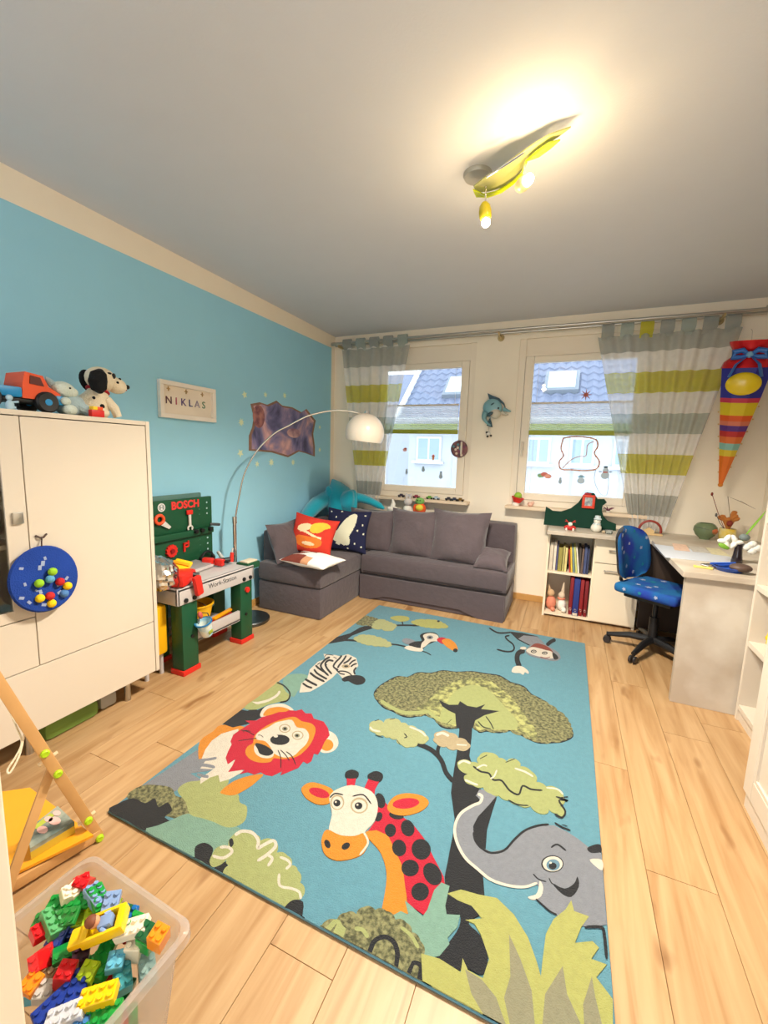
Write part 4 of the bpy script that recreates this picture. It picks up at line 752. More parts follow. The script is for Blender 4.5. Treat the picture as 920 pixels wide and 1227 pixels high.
for nm, z0, z1 in (('drawer', .512, .700), ('door', .03, .506)):
    d = part(t, nm, M().bb(2.612, 2.930, CY-.018, CY-.001, z0, z1, bev=.0015), wc, smooth=0); z = .62 if nm == 'drawer' else .455
    x = 2.70 if nm == 'drawer' else 2.68
    part(d, 'handle', M().cyl((x, CY-.04, z), (x+.13, CY-.04, z), .005).cyl((x+.01, CY-.04, z), (x+.01, CY-.018, z), .004).cyl((x+.12, CY-.04, z), (x+.12, CY-.018, z), .004), metal)
# books, upper row
x = 2.274; G = 'books in the upper bay of the desk cabinet'
for i, (w_, h, c, lean, nm) in enumerate(((.030, .235, (208, 196, 176), 0, 'thick cream book at the left end'), (.022, .24, (226, 214, 196), 0, 'pale book second from the left'), (.012, .225, (90, 90, 130), 0, 'thin violet blue book third from the left'), (.034, .20, (150, 140, 70), 0, 'olive green wide book'), (.016, .215, (186, 176, 110), 0, 'pale olive book beside the wide olive one'),
        (.018, .20, (228, 210, 140), .0, 'cream yellow book in the middle'), (.010, .19, (186, 60, 40), -.10, 'thin red book leaning left'), (.014, .21, (230, 190, 70), -.10, 'yellow orange book leaning left'), (.014, .215, (120, 150, 150), -.12, 'grey teal book leaning left'), (.016, .22, (200, 202, 120), -.14, 'lime yellow book leaning left'),
        (.012, .22, (236, 230, 214), -.14, 'white slim book leaning left'), (.020, .22, (74, 66, 62), -.04, 'dark brown book near the right end'), (.016, .21, (110, 90, 80), 0, 'brown grey book near the right end'), (.022, .225, (70, 80, 120), 0, 'navy book at the right end of the row'), (.016, .215, (52, 60, 92), 0, 'dark blue book against the divider'))):
    dx = abs(sin(lean))*h*.0; xx = x+w_/2+ (0.012 if i == 6 else 0)
    t = M().box((0, 0, 0), (w_*.9, .17, h), None, 0, .002)
    zc = .3925+h/2*cos(lean)+abs(sin(lean))*w_/2
    o = link('book', t, mat('book_spine_%d' % i, c, .6, vary=.12, vs=20), None, smooth=0, origin=(0, 0, 0)); o.location = (xx-sin(-lean)*0+(-.0), CY+.105+.004*(i % 3), zc); o.rotation_euler = (0, lean, 0)
    tag(o, nm+' of the desk cabinet row', 'book', G)
    x = xx+w_/2+.0012
for x, w_, h, c, nm in ((2.468, .026, .315, (130, 26, 34), 'dark red ring binder at the left of the blue one'), (2.505, .044, .31, (36, 54, 128), 'blue ring binder in the lower bay'), (2.545, .028, .305, (140, 28, 34), 'red ring binder right of the blue one'), (2.578, .026, .30, (120, 22, 30), 'dark red ring binder against the divider')):
    t = thing('ring_binder', nm, 'binder', (x, CY+.16, .0365), 'binders in the lower bay')
    part(t, 'cover', M().bb(x-w_/2, x+w_/2, CY+.02+(0 if w_ < .04 else -.015), CY+.29, .0365, .0365+h, bev=.004), mat('binder_%d' % c[0], c, .5))
    part(t, 'finger_ring', M().tube([(x+.009*cos(a), CY+.0195+(0 if w_ < .04 else -.015), .085+.009*sin(a)) for a in [k*pi/6 for k in range(12)]], .002, 6, closed=True), metal)
    if w_ > .04: part(t, 'white_spine_foot', M().bb(x-w_/2+.004, x+w_/2-.004, CY+.003, CY+.006, .04, .062), white, smooth=0)
pk = mat('salmon_plush', (222, 140, 112), .95, vary=.15, bump=.4, bs=120)
t = thing('plush_doll', 'salmon pink plush in the lower left corner of the desk cabinet', 'plush toy', (2.315, 3.78, .037)); 
part(t, 'body', M().ball((2.315, 3.79, .095), (.042, .05, .06)), pk); part(t, 'head', M().ball((2.31, 3.785, .18), (.03, .03, .032)), mat('tan_plush', (204, 170, 130), .95)); part(t, 'ear', M().tube([(2.30, 3.78, .20), (2.29, 3.78, .25)], [.014, .004], 10), mat('tan_plush', ()))
part(t, 'foot', M().ball((2.335, 3.74, .055), (.018, .025, .018)), pk)
t = thing('plush_doll', 'white and pink plush beside the red binder in the desk cabinet', 'plush toy', (2.40, 3.78, .037))
part(t, 'body', M().ball((2.40, 3.79, .09), (.036, .045, .055)), wpl); part(t, 'head', M().ball((2.395, 3.785, .17), (.028, .03, .03)), mat('beige_plush', (214, 196, 170), .95)); part(t, 'ear', M().tube([(2.40, 3.79, .19), (2.405, 3.79, .28)], [.016, .006], 10), mat('beige_plush', ())); part(t, 'foot', M().ball((2.42, 3.74, .06), (.022, .025, .022)), wpl)
part(t, 'scarf', M().tube([(2.395+.024*cos(a), 3.787+.024*sin(a), .145) for a in [k*pi/5 for k in range(10)]], .009, 8, closed=True), pk)
# ---- green felt board with red picture, leaning behind the desk top
fg = mat('dark_green_felt', (16, 58, 44), .95, vary=.12, bump=.3, bs=160)
GY = 3.88; gp_ = [(651, 631), (654, 607), (662, 612), (672, 613), (684, 609), (693, 602), (699, 593), (703, 590), (712, 591), (716, 598), (724, 598), (727, 602), (722, 606), (721, 612), (723, 619), (728, 624), (738, 628), (738, 636)]
t = thing('felt_cutout', 'dark green hill shaped felt board standing on the desk below the sill', 'decoration', (2.45, GY, .745)); q = [onY(a, b, GY) for a, b in gp_]
for v in q: v.z = max(v.z, .746)
part(t, 'felt_board', M().prism(q, (0, .012, 0)), fg, smooth=0)
c = onY(705, 601, GY-.004); fr_ = M()
for dx, dz, a, b in ((0, .045, .096, .02), (0, -.045, .096, .02), (-.038, 0, .02, .09), (.038, 0, .02, .09)): fr_.box((c.x+dx, c.y-.006, c.z+dz), (a, .014, b), None, 0, .003)
pf = thing('small_picture', 'small orange red framed picture fixed to the green felt board', 'picture', tuple(c)); part(pf, 'frame', fr_, mat('frame_orange_red', (216, 66, 40), .5)); part(pf, 'photo', M().box((c.x, c.y-.003, c.z), (.06, .006, .07)), mat('photo_pale', (196, 200, 196), .5, var2=(120, 130, 140), vs=30), smooth=0)
part(pf, 'bow', M().box((c.x-.01, c.y-.006, c.z+.063), (.05, .012, .016), (0, .1, 0), bev=.004), mat('bow_red', (160, 30, 40), .6))
z = .7455
t = thing('reindeer_figure', 'small red and white reindeer figure on the desk before the felt board', 'figurine', (2.41, 3.70, z)); rw = mat('figure_red', (190, 40, 34), .6)
part(t, 'body', M().ball((2.41, 3.70, z+.022), (.045, .018, .022)), rw); part(t, 'head', M().ball((2.41, 3.685, z+.052), (.017, .015, .016)), wpl)
part(t, 'antler', M().tube([(2.40, 3.69, z+.06), (2.385, 3.69, z+.075), (2.375, 3.69, z+.085)], .004, 6).tube([(2.385, 3.69, z+.073), (2.37, 3.69, z+.07)], .003, 6), rw); part(t, 'antler', M().tube([(2.42, 3.69, z+.06), (2.435, 3.69, z+.075), (2.445, 3.69, z+.085)], .004, 6).tube([(2.435, 3.69, z+.073), (2.45, 3.69, z+.07)], .003, 6), rw)
for x in (2.385, 2.435): part(t, 'leg', M().cyl((x, 3.69, z), (x, 3.69, z+.02), .007), wpl)
cer = mat('white_ceramic', (222, 218, 204), .3, vary=.08, coat=.3)
t = thing('snowman_figure', 'white ceramic snowman on the desk in front of the felt board', 'figurine', (2.60, 3.72, z))
part(t, 'body', M().ball((2.60, 3.72, z+.036), (.04, .036, .038)), cer); part(t, 'head', M().ball((2.603, 3.718, z+.088), (.026, .025, .025)), cer); part(t, 'hat', M().lathe([(.028, 0), (.03, .006), (.022, .012), (.02, .03), (0, .034)], (2.605, 3.718, z+.103), 18), mat('ceramic_blue_white', (196, 208, 212), .3))
part(t, 'scarf', M().tube([(2.602+.024*cos(a), 3.718+.024*sin(a), z+.068) for a in [k*pi/6 for k in range(12)]], .006, 8, closed=True), mat('ceramic_blue_white', ()))
t = thing('candle_glass', 'small clear glass tealight beside the chair back', 'candle holder', (2.69, 3.70, z)); part(t, 'glass', M().lathe([(0, 0), (.024, 0), (.03, .03), (.027, .03), (.021, .004), (0, .004)], (2.69, 3.70, z), 20), mat('clear_glass', (230, 236, 236), .05, trans=.9, ior=1.3)); part(t, 'tealight', M().cyl((2.69, 3.70, z+.005), (2.69, 3.70, z+.018), .018), wpl)
one('small_stones', M().ball((2.655, 3.70, z+.012), (.015, .012, .011)), mat('stone_beige', (190, 170, 140), .8), 'little beige pebble next to the white snowman', 'stone')
# arch ornament
t = thing('candle_arch', 'small wooden candle arch with a red brown half ring on the desk', 'decoration', (2.99, 3.84, z)); ac = Vector((2.985, 3.84, z+.035))
part(t, 'arch', M().tube([ac+Vector((.075*cos(a), 0, .075*sin(a))) for a in [k*pi/16-.2 for k in range(20)]], .009, 8), mat('red_brown_wood', (140, 50, 40), .5))
part(t, 'base', M().bb(ac.x-.085, ac.x+.085, 3.82, 3.86, z, z+.014, bev=.003), mat('pale_wood', (210, 180, 130), .6)); part(t, 'house', M().prism([(ac.x-.04, 3.83, z+.014), (ac.x+.03, 3.83, z+.014), (ac.x+.03, 3.83, z+.035), (ac.x-.005, 3.83, z+.06), (ac.x-.04, 3.83, z+.035)], (0, .02, 0)), mat('pale_wood', ()), smooth=0)
# desk mat, cards, scissors
one('desk_mat', M().prism([onZ(a, b, z) for a, b in ((783, 652), (872, 664), (882, 676), (797, 668))], (0, 0, .002)), mat('pale_blue_mat', (206, 214, 226), .35, vary=.02), 'pale blue desk mat on the side worktop', 'desk mat', smooth=0)
for (pts, c, nm) in (([(805, 651), (822, 653), (827, 661), (808, 659)], (224, 190, 168), 'peach card at the left of the desk mat'), ([(824, 654), (842, 656), (852, 663), (830, 661)], (196, 190, 180), 'grey printed card in the middle of the mat'), ([(845, 656), (862, 658), (876, 667), (852, 664)], (214, 206, 170), 'cream printed card at the right of the mat')):
    one('paper_card', M().prism([onZ(a, b, z+.003) for a, b in pts], (0, 0, .0015)), mat('card_%d' % c[2], c, .6, vary=.25, vs=40), nm, 'card', 'cards lying on the desk mat', smooth=0)
p = onZ(842, 681, z); one('yellow_toy', M().box((p.x, p.y, z+.006), (.085, .016, .01), (0, 0, -.15), 0, .004).box((p.x-.035, p.y+.006, z+.006), (.014, .03, .01), (0, 0, -.15), 0, .004).box((p.x+.035, p.y-.006, z+.006), (.014, .03, .01), (0, 0, -.15), 0, .004), mat('pale_yellow_plastic', (238, 214, 110), .5), 'pale yellow plastic piece at the front edge of the desk', 'toy')
# fish bowl style glass, vases
gg = mat('green_tinted_glass', (150, 170, 130), .08, trans=.55, vary=.1, ior=1.4)
c = onZ(842, 641, z); bx, by = 3.35, 3.88
t = thing('glass_bowl', 'round green glass bowl with an orange pattern at the back of the desk', 'bowl', (bx, by, z))
part(t, 'bowl', M().lathe([(0, .006), (.03, .004), (.034, 0), (.036, .008), (.060, .03), (.076, .065), (.073, .095), (.055, .118), (.045, .122), (.042, .118), (.055, .10), (.066, .066), (.05, .03), (0, .014)], (bx, by, z), 32), gg)
part(t, 'orange_pattern', M().ball((bx+.025, by-.036, z+.07), (.046, .036, .030)), mat('bowl_orange', (200, 96, 56), .3, var2=(120, 110, 70), vs=20)); part(t, 'dark_band', M().tube([(bx+.072*cos(a), by+.072*sin(a), z+.082+.008*sin(2*a)) for a in [k*pi/12 for k in range(24)]], .003, 6, closed=True), mat('bowl_dark', (60, 66, 56), .3))
vx, vy = 3.475, 3.84
t = thing('flower_pot', 'yellow and pale patterned pot holding dried orange flowers', 'flower pot', (vx, vy, z))
part(t, 'pot', M().lathe([(0, 0), (.035, 0), (.05, .03), (.054, .06), (.05, .10), (.045, .10), (.045, .02), (0, .01)], (vx, vy, z), 26), mat('pot_yellow_pale', (220, 190, 70), .45, var2=(214, 214, 186), vs=10))
t2 = thing('dried_flowers', 'dried orange brown flowers and stems standing in the yellow pot', 'flowers', (vx, vy, z+.1)); of = mat('dried_orange', (186, 116, 52), .8, vary=.25); bs_ = mat('dried_brown_red', (130, 50, 34), .8); gs = mat('stem_green', (150, 160, 90), .7)
rnd = random.Random(8)
for k in range(9):
    a = rnd.uniform(0, 6.3); r = rnd.uniform(.02, .055); z1 = z+.10+rnd.uniform(.05, .12); part(t2, 'dried_petal', M().tube([(vx, vy, z+.08), (vx+r*cos(a)*.6, vy+r*.3*sin(a), z1-.02), (vx+r*cos(a)*1.2, vy+r*.4*sin(a), z1)], [.004, .012, .018], 8).ball((vx+r*cos(a)*1.2, vy+r*.4*sin(a), z1), (.018, .012, .014)), of)
part(t2, 'dark_heart', M().ball((vx+.0, vy-.02, z+.14), (.02, .015, .022)), bs_)
for (a, b, c_, m_) in ((853, 592, 'red_bud', bs_), (858, 617, 'dark_bud', mat('dark_grey_bud', (80, 80, 84), .7))):
    e_ = onY(a, b, vy); part(t2, c_, M().tube([(vx-.02, vy, z+.09), ((vx-.02+e_.x)/2, vy, (z+.09+e_.z)/2-.01), tuple(e_)], .0022, 6).ball(e_, (.008, .007, .014)), m_)
e1, e2 = onY(872, 595, vy), onY(905, 610, vy); part(t2, 'grass_blade', M().tube([(vx, vy, z+.09), (vx+.0, vy, z+.2), tuple(e1), tuple((e1+e2)/2+Vector((0, 0, .006))), tuple(e2)], [.002, .002, .003, .003, .001], 6), mat('dried_grey_grass', (140, 120, 100), .7))
wx, wy = 3.50, 3.36
c = onZ(888, 667, z); wx, wy = c.x, c.y
wx, wy = 3.30, 3.02
t = thing('bud_vase', 'dark slim vase on the desk beside the shelf unit', 'vase', (wx, wy, z)); dv = mat('dark_vase_glass', (36, 28, 34), .2, coat=.5)
part(t, 'vase', M().lathe([(0, 0), (.027, 0), (.028, .01), (.022, .05), (.018, .09), (.022, .12), (.017, .12), (.014, .09), (.0, .02)], (wx, wy, z), 22), dv)
t = thing('artificial_flower', 'white flower with long green stem standing in the dark vase', 'flowers', (wx, wy, z+.1)); gf = mat('leaf_green', (120, 168, 50), .5, vary=.15); wf = mat('white_petal', (232, 230, 222), .7)
part(t, 'stem', M().tube([(wx, wy, z+.04), (wx+.01, wy, z+.13), (wx+.02, wy, z+.16)], .005, 8), gf); 
part(t, 'leaf', M().tube([(wx+.015, wy, z+.15), (wx+.05, wy, z+.22), (wx+.085, wy+.01, z+.28), (wx+.10, wy+.01, z+.315)], [.006, .014, .011, .002], 8, flat=.3), gf)
part(t, 'calyx', M().ball((wx+.02, wy, z+.155), (.026, .024, .02)), mat('grey_green_calyx', (112, 124, 122), .6))
for k in range(6): a = k*1.05; part(t, 'petal', M().ball((wx-.045+.035*cos(a), wy-.01, z+.125+.018*sin(a)), (.028, .018, .014), (0, a, 0)), wf)
part(t, 'leaf', M().ball((wx-.075, wy-.02, z+.095), (.03, .012, .014), (0, .4, 0)), gf)
for k in range(4): a = k*1.6; part(t, 'petal', M().ball((wx+.06+.025*cos(a), wy, z+.10+.02*sin(a)), (.024, .018, .02)), wf)
t = thing('blue_dish', 'blue dish with dark rim at the front right corner of the desk', 'dish', (3.235, 2.76, z)); part(t, 'dish', M().lathe([(0, 0), (.055, 0), (.075, .022), (.07, .024), (.05, .006), (0, .006)], (3.20, 2.78, z), 26), mat('dish_blue', (36, 74, 160), .35)); part(t, 'dark_lump', M().ball((3.235, 2.74, z+.03), (.05, .04, .022)), mat('dish_dark', (84, 66, 58), .5)); part(t, 'pen', M().cyl((3.12, 2.80, z+.026), (3.24, 2.84, z+.034), .005), mat('pen_blue', (40, 90, 190), .4))
one('crumpled_foil', M().ball((3.115, 2.80, z+.012), (.035, .02, .012), fn=lambda q: 1+.2*sin(9*q.x)*cos(8*q.y)), foil, 'crumpled silver foil beside the blue dish', 'foil')
# ================================================================== SWIVEL CHAIR
t = thing('swivel_chair', 'blue patterned children swivel chair on a black five-star base', 'chair', (2.985, 3.30, 0))
bc = mat('chair_blue_fabric', (26, 50, 150), .9, vary=.25, vs=7, bump=.3, bs=250, var2=(20, 96, 150)); pt = mat('pale_print_patch', (150, 160, 190), .9); pt2 = mat('teal_print_patch', (20, 120, 140), .9)
th = math.atan2(-.55, .83); RZ = Matrix.Rotation(th, 3, 'Z'); Oc = Vector((2.985, 3.30, 0))   # local +x is forward
def cp(x, y, z): return Oc+RZ@Vector((x, y, z))
for k in range(5):
    a = k*2*pi/5+.42; e_ = Vector((cos(a)*.27, sin(a)*.27, 0))
    part(t, 'base_arm', M().tube([Oc+Vector((0, 0, .10)), Oc+e_*.5+Vector((0, 0, .095)), Oc+e_+Vector((0, 0, .065))], [.026, .022, .015], 10), black)
    w_ = part(t, 'caster', M().tube([Oc+e_+Vector((0, 0, .08)), Oc+e_+Vector((0, 0, .045))], .008, 8), black); dv_ = Vector((-sin(a), cos(a), 0))
    for s in (-1, 1): part(w_, 'wheel', M().lathe([(0, -.009), (.022, -.009), (.026, -.004), (.026, .004), (.022, .009), (0, .009)], Oc+e_+dv_*.013*s+Vector((0, 0, .0262)), 18, 0, align(dv_)), mat('caster_dark', (40, 36, 36), .4))
part(t, 'gas_column', M().cyl(Oc+Vector((0, 0, .08)), Oc+Vector((0, 0, .26)), .028).cyl(Oc+Vector((0, 0, .25)), Oc+Vector((0, 0, .40)), .016), black)
part(t, 'seat_pan', M().box(cp(0, 0, .405), (.30, .30, .035), RZ, 0, .015), black)
st_ = M().box(cp(.0, 0, .452), (.40, .40, .07), RZ, 0, .035, 4); seat = part(t, 'seat', st_, bc, sub=1)
rnd = random.Random(4)
def flower(par, c, n_, r, R=None):
    u = n_.orthogonal().normalized(); v = n_.cross(u); k0 = rnd.uniform(0, 3); mbf = M()
    pp = [c+(u*cos(a+k0)+v*sin(a+k0))*r*(1 if j % 2 else .55) for j, a in [(j, j*pi/5) for j in range(10)]]
    part(par, 'print_patch', M().prism(pp, n_*.0012), pt if rnd.random() < .7 else pt2, smooth=0)
for k in range(7): flower(seat, cp(rnd.uniform(-.14, .15), rnd.uniform(-.15, .15), .4885), Vector((0, 0, 1)), rnd.uniform(.014, .024))
for k in range(4): flower(seat, cp(.203, -.14+.09*k, .45), RZ@Vector((1, 0, 0)), .014)
for k in range(3): flower(seat, cp(-.12+.1*k, -.203, .455), RZ@Vector((0, -1, 0)), .014)
part(t, 'back_bar', M().tube([cp(-.08, 0, .39), cp(-.20, 0, .40), cp(-.25, 0, .46), cp(-.255, 0, .62)], [.018, .018, .018, .014], 10, flat=.5), black)
# curved backrest
n1, n2 = 18, 16
def bpnt(u, v, off):
    wdt = .222*(1-.16*max(0, v)**2-.10*max(0, -v)**2*.6)*(max(0, 1-abs(v)**7*.55)); x = -.225+.05*(u*u)-.03*v+off; return cp(x-.015*(v*v), u*wdt, .67+v*.185*(1-.08*u*u*u*u))
mb = M(); vs = []
for off in (.028, -.02):
    for i in range(n2+1):
        for j in range(n1+1):
            u, v = 2*j/n1-1, 2*i/n2-1; e_ = (1-abs(u)**5)*(1-abs(v)**5); vs.append(bpnt(u, v, .004+(off-.004)*max(0, e_)**.4))
fs = []; mi = []; K = (n1+1)*(n2+1)
for s in range(2):
    for i in range(n2):
        for j in range(n1):
            q = s*K+i*(n1+1)+j; f_ = (q, q+1, q+n1+2, q+n1+1); fs.append(f_ if s == 0 else f_[::-1]); mi.append(s)
mb.add(vs, fs); mb.m = mi; bk_ = part(t, 'backrest', mb, [bc, black], smooth=60)
for k in range(12):
    u, v = [(-.75, .75), (-.3, .85), (.35, .8), (.8, .55), (-.1, .35), (.5, .15), (-.6, .1), (.15, -.2), (-.4, -.45), (.55, -.5), (.1, -.75), (-.8, .3)][k]
    p = bpnt(u, v, .0285); n_ = (RZ@Vector((1, -.3*u, 0))).normalized(); flower(bk_, p, n_, .016)
# ================================================================== SCHOOL CONE
t = thing('school_cone', 'colourful striped paper cone with blue bow hanging on the wall', 'paper cone', (3.44, 3.9, 1.7))
tip = onY(863, 581, 3.90); topc = onY(893, 448, 3.76); ax = (topc-tip); L_ = ax.length; A = ax.normalized(); RA = align(A)
cols = [(.0, .28, (222, 110, 24)), (.28, .34, (216, 190, 50)), (.34, .40, (130, 180, 170)), (.40, .46, (220, 110, 50)), (.46, .51, (190, 40, 40)), (.51, .56, (84, 40, 130)), (.56, .60, (220, 120, 90)), (.60, .65, (226, 90, 30)), (.65, .76, (222, 196, 30)), (.76, .80, (200, 50, 80)), (.80, 1.05, (40, 44, 150))]
Rm = .145
part_r = lambda f: .012+(Rm-.012)*min(1, f*1.0)
for a, b, c in cols:
    part(t, 'stripe', M().lathe([(part_r(a), a*L_), (part_r(b), b*L_)], tip, 8, 0, RA), mat('cone_%d_%d_%d' % c, c, .4, vary=.06), smooth=0)
part(t, 'tip_wrap', M().ball(tip, .016), mat('cone_orange_tip', (214, 130, 30), .5))
crp = mat('crepe_red', (204, 40, 44), .5, bump=.3, bs=80); part(t, 'crepe_collar', M().lathe([(Rm, 1.05*L_), (.135, 1.10*L_), (.085, 1.16*L_), (.08, 1.17*L_), (.12, 1.24*L_), (.125, 1.27*L_), (.0, 1.23*L_)], tip, 20, 0, RA), mat('foil_red', (210, 24, 34), .25, .3))
ovc = tip+A*L_*.92; front = (CAM-ovc); front = (front-A*front.dot(A)).normalized(); side = A.cross(front)
Ro = Matrix((side, A, front)).transposed()
part(t, 'yellow_oval', M().ball(ovc+front*(Rm*.90), (.095, .075, .03), Ro, n=28), mat('oval_yellow', (240, 206, 20), .25, coat=.5))
bw_ = mat('ribbon_blue', (50, 110, 190), .35, vary=.1); kn = tip+A*L_*1.155+front*.10
for s in (-1, 1):
    part(t, 'bow_loop', M().tube([kn, kn+side*.04*s+A*.03, kn+side*.085*s+A*.02, kn+side*.085*s-A*.015, kn+side*.04*s-A*.015, kn], [.008, .018, .02, .02, .016, .008], 8), bw_)
    part(t, 'ribbon_end', M().tube([kn, kn+side*.06*s-A*.06+front*.05, kn+side*.085*s-A*.14+front*.06], [.01, .02, .02], 8, flat=.2), bw_)
part(t, 'bow_knot', M().ball(kn, .022), mat('ribbon_pale_blue', (120, 170, 210), .35))
part(t, 'hanging_cord', M().tube([tip+A*L_*1.2, tip+A*L_*1.34+Vector((0, .05, .02)), Vector((3.50, D, 2.30))], .002, 5), white)
for k in range(12):
    f = .12+k*.055; p = tip+A*L_*f+side*part_r(f)*(1 if k % 2 else -1)*1.02; part(t, 'gold_bead', M().ball(p, .006, n=8, k=6), mat('bead_gold', (230, 200, 140), .3, .4))
# ================================================================== WHITE SHELF UNIT AND CABINET ON THE RIGHT
t = thing('shelf_unit', 'white open shelf unit standing against the desk panel', 'shelf', (3.5, 2.4, 0))
FX = 3.265
part(t, 'side_panel', M().bb(FX, W-.003, 2.608, 2.630, 0, 2.0, bev=.002), white, smooth=0); part(t, 'side_panel', M().bb(FX, W-.003, 2.0, 2.024, 0, 2.0, bev=.002), white, smooth=0)
part(t, 'back_panel', M().bb(W-.012, W-.003, 2.024, 2.608, .05, 1.98), white, smooth=0)
for z0 in (.06, .405, .70, 1.035, 1.37, 1.70, 1.976): part(t, 'shelf_board', M().bb(FX+.002, W-.012, 2.024, 2.608, z0, z0+.026, bev=.001), white, smooth=0)
part(t, 'plinth', M().bb(FX+.012, FX+.03, 2.024, 2.608, 0, .06), white, smooth=0)
t = thing('tall_cabinet', 'white tall cabinet with framed doors at the right edge', 'cabinet', (3.4, 1.6, 0)); CX = 3.085
part(t, 'carcass', M().bb(CX+.02, W-.003, .98, 1.93, .0, 2.02, bev=.002), white, smooth=0)
for y0, y1 in ((1.457, 1.928), (.982, 1.453)):
    m_ = M().bb(CX, CX+.02, y0, y0+.07, .07, 2.01, bev=.003).bb(CX, CX+.02, y1-.07, y1, .07, 2.01, bev=.003).bb(CX, CX+.02, y0+.07, y1-.07, .07, .15, bev=.003).bb(CX, CX+.02, y0+.07, y1-.07, 1.93, 2.01, bev=.003)
    d = part(t, 'door', m_, white, smooth=0); part(d, 'panel', M().bb(CX+.010, CX+.02, y0+.065, y1-.065, .145, 1.935), white, smooth=0)
    part(d, 'bead', M().bb(CX+.002, CX+.012, y1-.085, y1-.07, .15, 1.93).bb(CX+.002, CX+.012, y0+.07, y0+.085, .15, 1.93).bb(CX+.002, CX+.012, y0+.085, y1-.085, .15, .165).bb(CX+.002, CX+.012, y0+.085, y1-.085, 1.915, 1.93), white, smooth=0)
part(t, 'plinth', M().bb(CX+.012, CX+.02, .98, 1.93, 0, .062), white, smooth=0)
# objects on the right shelves
t = thing('skull_mug', 'white striped round figure on the shelf level with the desk top', 'figurine', (3.36, 2.50, .727)); z = .7265
part(t, 'body', M().ball((3.34, 2.50, z+.045), (.04, .045, .045)), cer); part(t, 'stripe', M().tube([(3.34+.041*cos(a), 2.50+.046*sin(a), z+.05) for a in [k*pi/10 for k in range(20)]], .003, 6, closed=True), black); part(t, 'stripe', M().tube([(3.34+.034*cos(a), 2.50+.038*sin(a), z+.07) for a in [k*pi/10 for k in range(20)]], .003, 6, closed=True), black); part(t, 'cap', M().ball((3.34, 2.50, z+.085), (.022, .025, .015)), metal)
t = thing('toy_plant', 'dark toy with yellow flower on the middle shelf of the white unit', 'toy', (3.36, 2.50, .432)); z = .4315
part(t, 'dark_body', M().ball((3.33, 2.42, z+.045), (.05, .05, .045)), mat('dark_olive', (40, 44, 26), .6)); part(t, 'green_top', M().ball((3.33, 2.44, z+.085), (.03, .035, .02)), mat('moss', (84, 110, 40), .6))
for k in range(5): a = k*1.26; part(t, 'yellow_petal', M().ball((3.32, 2.525+.02*cos(a), z+.05+.02*sin(a)), (.012, .016, .016)), mat('petal_yellow', (240, 190, 20), .6))
part(t, 'flower_stem', M().tube([(3.32, 2.525, z), (3.32, 2.525, z+.05)], .006, 8), mat('moss', ()))
t = thing('toy_robot', 'dark red toy figure on the lowest shelf of the white unit', 'toy', (3.36, 2.35, .087)); z = .0865
part(t, 'body', M().box((3.33, 2.36, z+.08), (.06, .08, .09), (0, 0, .3), 0, .012), mat('toy_maroon', (110, 34, 30), .5)); part(t, 'head', M().box((3.33, 2.36, z+.15), (.04, .05, .045), (0, 0, .3), 0, .01), mat('toy_brown', (60, 40, 30), .5))
for s in (-1, 1): part(t, 'leg', M().bb(3.315, 3.35, 2.36+s*.025-.014, 2.36+s*.025+.014, z, z+.04, bev=.006), mat('toy_brown', ()))
part(t, 'orange_patch', M().box((3.298, 2.35, z+.09), (.006, .03, .03), (0, 0, .3)), mat('bead_orange', (226, 120, 60), .5))
# ================================================================== EASEL, CABINET CORNER
wd_ = mat('beech_wood', (206, 160, 104), .5, vary=.12, vs=9); lg = mat('lime_button', (176, 214, 30), .4)
t = thing('childrens_easel', 'beech wood easel frame with lime green buttons and yellow tray', 'easel', (1.0, .65, 0))
fA = onZ(122, 1006, .0)+Vector((-.01, 0, 0)); tA = Vector((.938, .60, .629)); dA = (tA-fA).normalized(); tA2 = fA+dA*1.18
def beam(a, b, w_, h_): d_ = (b-a); R = align(d_); return M().box((a+b)/2, (w_, h_, d_.length), R, 0, .003)
def beam2(a, b, wv, w_, h_):
    d_ = (b-a).normalized(); wv = (wv-d_*wv.dot(d_)).normalized(); R = Matrix((wv, d_.cross(wv), d_)).transposed(); return M().box((a+b)/2, (w_, h_, (b-a).length), R, 0, .003)
viewA = (CAM-fA).normalized(); wvA = dA.cross(viewA).normalized()
la = part(t, 'leg', beam2(fA+dA*.012, tA2, wvA, .030, .02), wd_)
nA = -(viewA-dA*viewA.dot(dA)).normalized()
for (px, py) in ((50, 903), (66, 927), (105, 981), (118, 1002)):
    # nearest point on the leg to the pixel ray
    r_ = ray(px, py).normalized(); w0 = fA-CAM; b_ = dA.dot(r_); s_ = (b_*w0.dot(r_)-w0.dot(dA))/(1-b_*b_); p = fA+dA*s_-nA*.009
    bt_ = part(t, 'lime_button', M().lathe([(0, .009), (.008, .010), (.0115, .007), (.012, 0), (.012, -.002)], p, 18, 0, align(-nA)), lg)
def onleg(s): return fA+dA*s
hB = onleg(.36); bB = onZ(6, 1085, .01); part(t, 'brace', beam2(onleg(.33)+nA*.022, bB+nA*.022, wvA, .026, .018), wd_)
rB = onZ(6, 1066, .03); part(t, 'floor_rail', beam2(rB, fA+Vector((0, 0, .02)), Vector((0, 0, 1)), .034, .018), wd_)
tr = mat('tray_amber_yellow', (238, 164, 34), .45, vary=.05)
pts = [onZ(a, b, .05) for a, b in ((36, 946), (112, 1003), (12, 1052), (-40, 1040), (-60, 960))]
part(t, 'tray', M().prism(pts, (0, 0, .008)), tr, smooth=0)
fC = onleg(0)+Vector((-.42, -.12, 0)); part(t, 'leg', beam2(fC, fC+(tA2-fA), wvA, .030, .02), wd_); part(t, 'top_rail', beam2(onleg(1.12), fC+dA*1.12, wvA, .03, .02), wd_)
